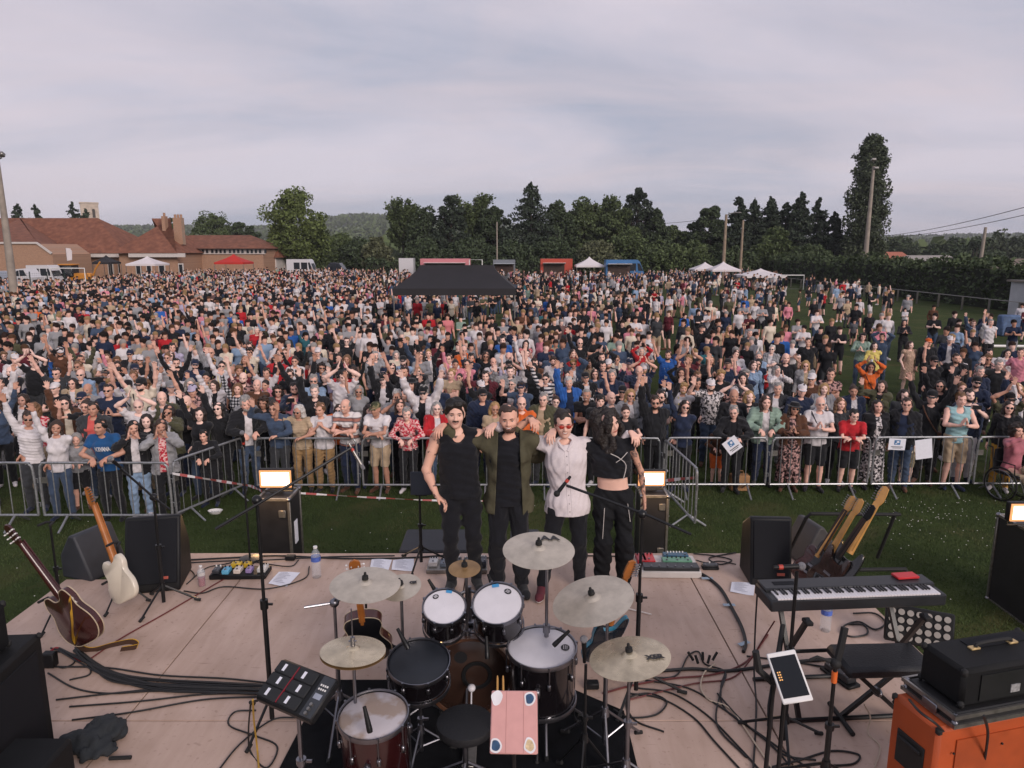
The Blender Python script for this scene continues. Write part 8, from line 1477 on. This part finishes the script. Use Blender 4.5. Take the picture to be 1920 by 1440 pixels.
CBL = [('thick cable loom sweeping from the left cabinet to the sample pad', [(140, 1215), (175, 1245), (220, 1268), (300, 1278), (400, 1283), (480, 1287), (560, 1290)], .030, CB, .03), ('second thick cable beside the loom left of the pad', [(110, 1215), (150, 1235), (210, 1262), (300, 1285), (400, 1290), (500, 1292)], .022, CB, .024), ('thin cable above the loom at left', [(100, 1250), (200, 1252), (300, 1266), (420, 1272), (500, 1280)], .007, CB, .01),
       ('long straight cable, upper of the three below the loom', [(105, 1312), (230, 1298), (330, 1290), (480, 1292)], .0065, CB, .009), ('long straight cable, middle of the three below the loom', [(130, 1325), (260, 1315), (380, 1302), (480, 1300)], .0065, CB, .009), ('long straight cable, lowest of the three below the loom', [(135, 1350), (250, 1335), (380, 1312), (490, 1306)], .0065, CB, .009), ('cable running from the red bottle to the dark red guitar', [(165, 1238), (230, 1195), (310, 1150), (395, 1100), (430, 1080)], .006, CR, .008),
       ('coiled cable hanging below the sample pad', [(470, 1318, .5), (466, 1370, .2), (470, 1410), (500, 1440), (520, 1400), (480, 1380), (430, 1360), (440, 1335), (480, 1332)], .006, CB, .009), ('yellow cable dropping from the sample pad', [(474, 1312, .75), (476, 1350, .4), (482, 1400, .05), (486, 1450)], .006, CY, .009), ('black cable curling at the foot of the pad stand', [(405, 1450), (450, 1395), (510, 1350), (560, 1345)], .006, CB, .009),
       ('black cable along the front edge behind the bottles', [(350, 1050), (430, 1046), (520, 1042), (640, 1047), (760, 1046), (850, 1040)], .010, CB, .012), ('second black cable along the front edge', [(340, 1056), (420, 1052), (500, 1050), (620, 1044), (740, 1042)], .008, CB, .018), ('tangled cable beside the left pedalboard', [(345, 1060), (365, 1078), (350, 1095), (385, 1066), (420, 1058), (460, 1052), (540, 1062), (560, 1050)], .006, CB, .009),
       ('taped cable from the white tray to the piano stand', [(1308, 1072), (1330, 1085), (1352, 1105), (1372, 1140), (1390, 1175), (1398, 1205), (1394, 1222)], .016, CB, .014), ('thick cable crossing below the bright crash to the piano', [(1150, 1258), (1230, 1258), (1300, 1254), (1360, 1258), (1430, 1250), (1500, 1240), (1570, 1236)], .013, CB, .013), ('dark red cable below the bright crash', [(1130, 1300), (1190, 1284), (1260, 1272), (1340, 1264), (1400, 1240), (1440, 1190)], .007, CR, .010),
       ('looped cable right of the bright crash', [(1200, 1268), (1265, 1268), (1290, 1230), (1310, 1222), (1322, 1245), (1360, 1260), (1350, 1300), (1345, 1360), (1400, 1420)], .0065, CB, .01), ('pale cable looping right of the kit', [(1340, 1245), (1320, 1262), (1314, 1290), (1330, 1312), (1370, 1330), (1420, 1400), (1450, 1445)], .0065, CW_, .011), ('black cable winding towards the lower right', [(1360, 1262), (1352, 1290), (1360, 1330), (1430, 1380), (1500, 1430), (1540, 1450)], .0065, CB, .009), ('second black cable winding towards the lower right', [(1345, 1300), (1390, 1350), (1450, 1400), (1490, 1448)], .0065, CB, .014),
       ('coiled cable under the stage piano', [(1590, 1170), (1620, 1172), (1626, 1188), (1600, 1194), (1578, 1186), (1585, 1172), (1612, 1166), (1640, 1180), (1660, 1168), (1640, 1150), (1600, 1150)], .008, CB, .012), ('cable from the bench to the volume pedal', [(1400, 1230), (1480, 1240), (1560, 1252), (1650, 1262), (1726, 1270)], .007, CB, .009), ('big loop of cable at the lower right by the orange cabinet', [(1440, 1440), (1500, 1425), (1560, 1408), (1610, 1415), (1600, 1432), (1550, 1436)], .007, CB, .009), ('cable hanging down the side of the black amplifier head', [(1705, 1312, .80), (1725, 1335, .86), (1760, 1362, .80), (1788, 1400, .55), (1792, 1450, .2)], .007, CB, .009), ('cable plugged into the orange cabinet', [(1845, 1342, .95), (1852, 1370, .80), (1850, 1400, .65), (1842, 1450, .4)], .007, CB, .009), ('cable lying by the clutter at the right front edge', [(1300, 1038), (1340, 1042), (1372, 1050), (1350, 1058), (1330, 1046), (1380, 1036)], .007, CB, .01), ('loose cable from the white tray to the footswitch', [(1305, 1050), (1325, 1055), (1350, 1052), (1380, 1058)], .006, CB, .009), ('cable behind the feet of the musicians', [(880, 1048), (960, 1044), (1100, 1042), (1190, 1044)], .008, CB, .01)]
CBL += [('black cable crossing right of the kit, first of a bundle', [(1180, 1300), (1240, 1310), (1300, 1345), (1340, 1390), (1395, 1450)]), ('black cable crossing right of the kit, second of a bundle', [(1195, 1290), (1260, 1300), (1325, 1340), (1385, 1400), (1430, 1450)]), ('black cable crossing right of the kit, third of a bundle', [(1210, 1275), (1290, 1290), (1350, 1325), (1420, 1375), (1470, 1415), (1530, 1425)]),
        ('dark red cable from the piano stand down to the floor', [(1452, 1165, .55), (1430, 1200, .25), (1405, 1240, .03), (1370, 1272), (1300, 1282), (1180, 1312)], .006, CR), ('black cable hanging beside the white tablet stand', [(1420, 1110, .7), (1416, 1180, .4), (1414, 1260, .1), (1418, 1330), (1412, 1450)]), ('pale cable looped under the bench', [(1620, 1320, .2), (1632, 1345, .1), (1628, 1375), (1650, 1400), (1640, 1440)], .005, CW_), ('cable looping round the foot of the right boom stand', [(1150, 1330), (1180, 1345), (1230, 1340), (1250, 1315), (1215, 1300), (1175, 1312), (1190, 1350), (1245, 1372)]),
        ('black cable tangle at the foot of the left cabinet', [(95, 1215), (120, 1222), (140, 1240), (118, 1252), (92, 1240), (105, 1222), (150, 1232), (170, 1262), (130, 1275)]), ('black cable from the tangle along the left edge', [(90, 1262), (140, 1290), (200, 1300), (280, 1296), (360, 1296)]), ('dark red cable in the tangle at the left', [(85, 1230), (105, 1215), (128, 1225), (150, 1240)], .009, mat('cable_bright_red', '8a2026', .5)), ('cable under the left pedalboard trailing to the monitor', [(345, 1108), (380, 1112), (420, 1100), (500, 1104), (570, 1085), (580, 1062)])]
for c in CBL: cable(*c)
for k in range(5):
    q = S(1300 + k * 9, 1238 + (k % 2) * 6, .02); b = MB(); b.cyl(q, q + Vector((.02 * (k - 2), .02, .06)), .011, n=8)
    if k == 0: pass
    tag(b.build('cable_plug', BLK), ('black cable plug, %s in the cluster right of the bright crash' % ('first', 'second', 'third', 'fourth', 'last')[k]), 'plug', 'plugs in the cable cluster')
for px, py, h, lab in ((545, 1050, .05, 'small black power brick by the left flight case'), (95, 1250, .12, 'black junction box behind the left cabinet'), (1110, 1290, .05, 'small black box with red plugs right of the kit')): q = S(px, py); b = MB(); b.box(q + Vector((0, 0, h / 2 + .004)), (.10, .07, h), bev=.008); tag(b.build('junction_box', BLK), lab, 'box')
# ---------------------------------------------------------------- tape, signs, wheelchair
TAPER = mat('tape_red', 'a3504c', .5, var=0); TAPEW = mat('tape_white', 'd0cccc', .5, var=0)
def hazard(label, pts, wd=.05):
    pts = [Vector(p) for p in pts]; L = sum((pts[i + 1] - pts[i]).length for i in range(len(pts) - 1)); n = int(L / .16) + 1; b = MB(); sam = []
    for i in range(n + 1):
        t = L * i / n; j = 0
        while j < len(pts) - 2 and t > (pts[j + 1] - pts[j]).length: t -= (pts[j + 1] - pts[j]).length; j += 1
        sam.append(pts[j].lerp(pts[j + 1], t / (pts[j + 1] - pts[j]).length))
    for i in range(n): u = Vector((0, .012 * math.sin(i), wd / 2)); v = Vector((0, .012 * math.sin(i + 1), wd / 2)); b.quad(sam[i] - u, sam[i + 1] - v, sam[i + 1] + v, sam[i] + u, i % 2)
    tag(b.build('barrier_tape', [TAPEW, TAPER]), label, 'tape')
hazard('red and white tape from the angled barrier to the left flight case', [P(326, 886, .92) + Vector((0, -.05, 0)), D(400, 900, 10.6), D(470, 911, 9.9), D(492, 921, 8.9)], .036); hazard('red and white tape from the left flight case towards the musicians', [D(553, 924, 9.0), D(680, 932, 9.6), D(800, 938, 10.2), D(960, 940, 10.4)], .02); hazard('short red and white tape on the barrier by the middle lamp', [D(1240, 902, 11.6), D(1275, 898, 11.3), D(1302, 896, 10.9)])
def sign(label, px, py, w, h, rot=0.0, blue=True, Y=12.28):
    c = D(px, py, Y); root = empty('paper_sign', c); root.rotation_euler = (0, R(rot), 0); tag(root, label, 'sign'); b = MB(); b.box((0, -.035, 0), (w, .004, h)); b.build('sheet', PAPER, root)
    if blue: b = MB(); b.box((-.0, -.039, h * .16), (w * .36, .003, h * .40), bev=.001); em = b.build('blue_emblem', mat('emblem_blue', '3a6e9c', .6), root); b = MB(); b.sph((.01, -.041, h * .20), (w * .09, .002, h * .09), 10, 6); b.box((-.02, -.041, h * .06), (w * .10, .003, h * .06)); b.build('emblem_mark', PAPER, em); b = MB(); b.box((0, -.039, -h * .22), (w * .7, .003, h * .05)); b.box((0, -.039, -h * .33), (w * .5, .003, h * .04)); b.build('printed_lines', LOGO, root)['kind'] = 'stuff'
sign('white sign with a blue emblem hung as a diamond on the barrier', 1372, 834, .27, .27, -38); sign('square white sign with a blue emblem on the barrier', 1680, 832, .30, .21, 2); sign('blank white sheet hung askew on the barrier', 1730, 841, .30, .36, -8, blue=False)
wq = P(1893, 935); wc = empty('wheelchair', wq, R(18)); tag(wc, 'wheelchair with large spoked wheels in front of the right barrier', 'wheelchair')
for s in (-1, 1):
    b = MB(); b.tube([(s * .28, math.cos(a) * .30, .31 + math.sin(a) * .30) for a in np.linspace(0, 6.283, 29)[:-1]], .016, 7, closed=True); wh = b.build('wheel', RUBBER, wc); b = MB(); b.tube([(s * .31, math.cos(a) * .26, .31 + math.sin(a) * .26) for a in np.linspace(0, 6.283, 25)[:-1]], .008, 6, closed=True); b.build('hand_rim', CHROME, wh); b = MB(); [b.cyl((s * .28, 0, .31), (s * .28, math.cos(a) * .29, .31 + math.sin(a) * .29), .003, n=4) for a in np.linspace(0, 6.283, 15)[:-1]]; b.build('spokes', CHROME, wh)['kind'] = 'stuff'
    b = MB(); b.tube([(s * .22, math.cos(a) * .08 - .42, .09 + math.sin(a) * .08) for a in np.linspace(0, 6.283, 15)[:-1]], .014, 6, closed=True); b.build('caster', RUBBER, wc); b = MB(); b.tube([(s * .23, .26, .92), (s * .23, .20, .50), (s * .23, -.30, .48), (s * .22, -.42, .2)], .012, 7); b.tube([(s * .23, .20, .70), (s * .23, -.18, .70), (s * .23, -.2, .48)], .012, 7); b.tube([(s * .23, .26, .92), (s * .23, .36, .93)], .015, 7); b.build('frame', BLKM, wc)
b = MB(); b.box((0, -.04, .49), (.44, .44, .05), bev=.015); b.build('seat', BLKCL, wc); b = MB(); b.box((0, .22, .70), (.44, .03, .40), bev=.012); b.build('backrest', BLKCL, wc); b = MB(); b.box((0, -.52, .14), (.34, .14, .02)); b.build('footplate', ALU, wc)
Jw = skeleton('', 'f', feet=((-.10, -.46, .15), (.10, -.46, .15)), raw=(AR((-.20, -.22, 1.20), (-1, .2, -.4), (0, -1, 0), 'open', (.2, -.2, 1)), AR((.16, -.22, .68), (1, .3, -.6), (0, 0, -1), 'relax')), hip=(0, .05, -.36), head=(-10, 3, 0)); fg = figure(Jw, dict(top='long', bottom='trousers'), .012, wr=.006, seed=3)
V, Q, lab = fg['body']; me = np_mesh('person', V, Q, lab); pw = bpy.data.objects.new('person', me); col.objects.link(pw); [me.materials.append(m) for m in (SKINS[1], EYEM, LIPM, HAIRS['dark'], cloth('brown', CC['brown']))]; pw.location = wq; pw.rotation_euler = (0, 0, R(18)); tag(pw, 'person in a dusty pink jacket seated in the wheelchair with a hand up', 'person', 'people in the audience')
for k_, nm_, m_ in (('top', 'jacket', cloth('dusty_pink', 'a0606a')), ('bottom', 'trousers', cloth('beige', CC['beige']))): V, Q, _ = fg[k_]; m2_ = np_mesh(nm_, V, Q); m2_.materials.append(m_); o = bpy.data.objects.new(nm_, m2_); col.objects.link(o); o.parent = pw
me = hair_mesh('curly').copy(); me.materials[0] = HAIRS['dark']; o = bpy.data.objects.new('hair', me); col.objects.link(o); o.parent = pw; o.matrix_local = Matrix(Jw['Mh'].tolist())
b = MB(); q = Matrix.Rotation(R(18), 4, 'Z') @ Vector((.02, -.30, .62)); b.sph(wq + q, (.17, .14, .09), 14, 8); b.box(wq + Matrix.Rotation(R(18), 4, 'Z') @ Vector((.02, -.46, .40)), (.30, .03, .40), Matrix.Rotation(R(18), 3, 'Z'), bev=.01); tag(b.build('blanket', cloth('beige', CC['beige'])), 'beige coat bundled on the lap in the wheelchair', 'coat')
# lettering on the blue T-shirt at the left barrier
for p in PEOPLE:
    if p['top'] == 'steelblue' and p['pose'] == 'lean':
        o = p['o']; sh_ = [c for c in o.children if c.name.startswith('shirt')][0]; v = [tuple(x.co) for x in sh_.data.vertices]; bvh = BVHTree.FromPolygons(v, [tuple(f.vertices) for f in sh_.data.polygons]); me = text_mesh('NIRVANA', .085, 0, bold=.003); J_ = 1.0
        for vv in me.vertices:
            x, z = vv.co.x * .60, vv.co.y * 1.2 + 1.25; hit = bvh.ray_cast(Vector((x, -1.2, z)), Vector((0, 1, 0))); vv.co = (hit[0] + Vector((0, -.005, 0))) if hit[0] else Vector((x, -.25, z))
        me.materials.clear(); me.materials.append(mat('print_white', 'd8d8da', .7, var=0)); t = bpy.data.objects.new('printed_letters', me); col.objects.link(t); t.parent = o
        me = accm('lanyard') if False else None; b = MB(); b.tube([(math.cos(a) * .072, -.045 + math.sin(a) * .085 - .05 * max(0, -math.sin(a)), 1.455 + .075 * math.sin(a)) for a in np.linspace(0, 6.283, 25)[:-1]], .005, 6, closed=True); b.build('necklace', CHROME, o)
        tag(o, 'person in a dark blue T-shirt lettered NIRVANA, leaning on the left barrier', 'person')
# ---------------------------------------------------------------- evening haze over the whole field
hb_ = MB(); hb_.box((0, 1250, 40), (6200, 2900, 110)); hz_ = hb_.build('haze', []); hm_ = bpy.data.materials.new('haze_air'); hm_.use_nodes = True; t_ = hm_.node_tree
for n_ in list(t_.nodes):
    if n_.type == 'BSDF_PRINCIPLED': t_.nodes.remove(n_)
pv = t_.nodes.new('ShaderNodeVolumePrincipled'); pv.inputs['Density'].default_value = .00022; pv.inputs['Color'].default_value = (.80, .82, .90, 1); pv.inputs['Anisotropy'].default_value = 0.0
t_.links.new(pv.outputs[0], t_.nodes['Material Output'].inputs['Volume']); hz_.data.materials.append(hm_); tag(hz_, 'thin evening haze over the field', 'haze', kind='stuff')
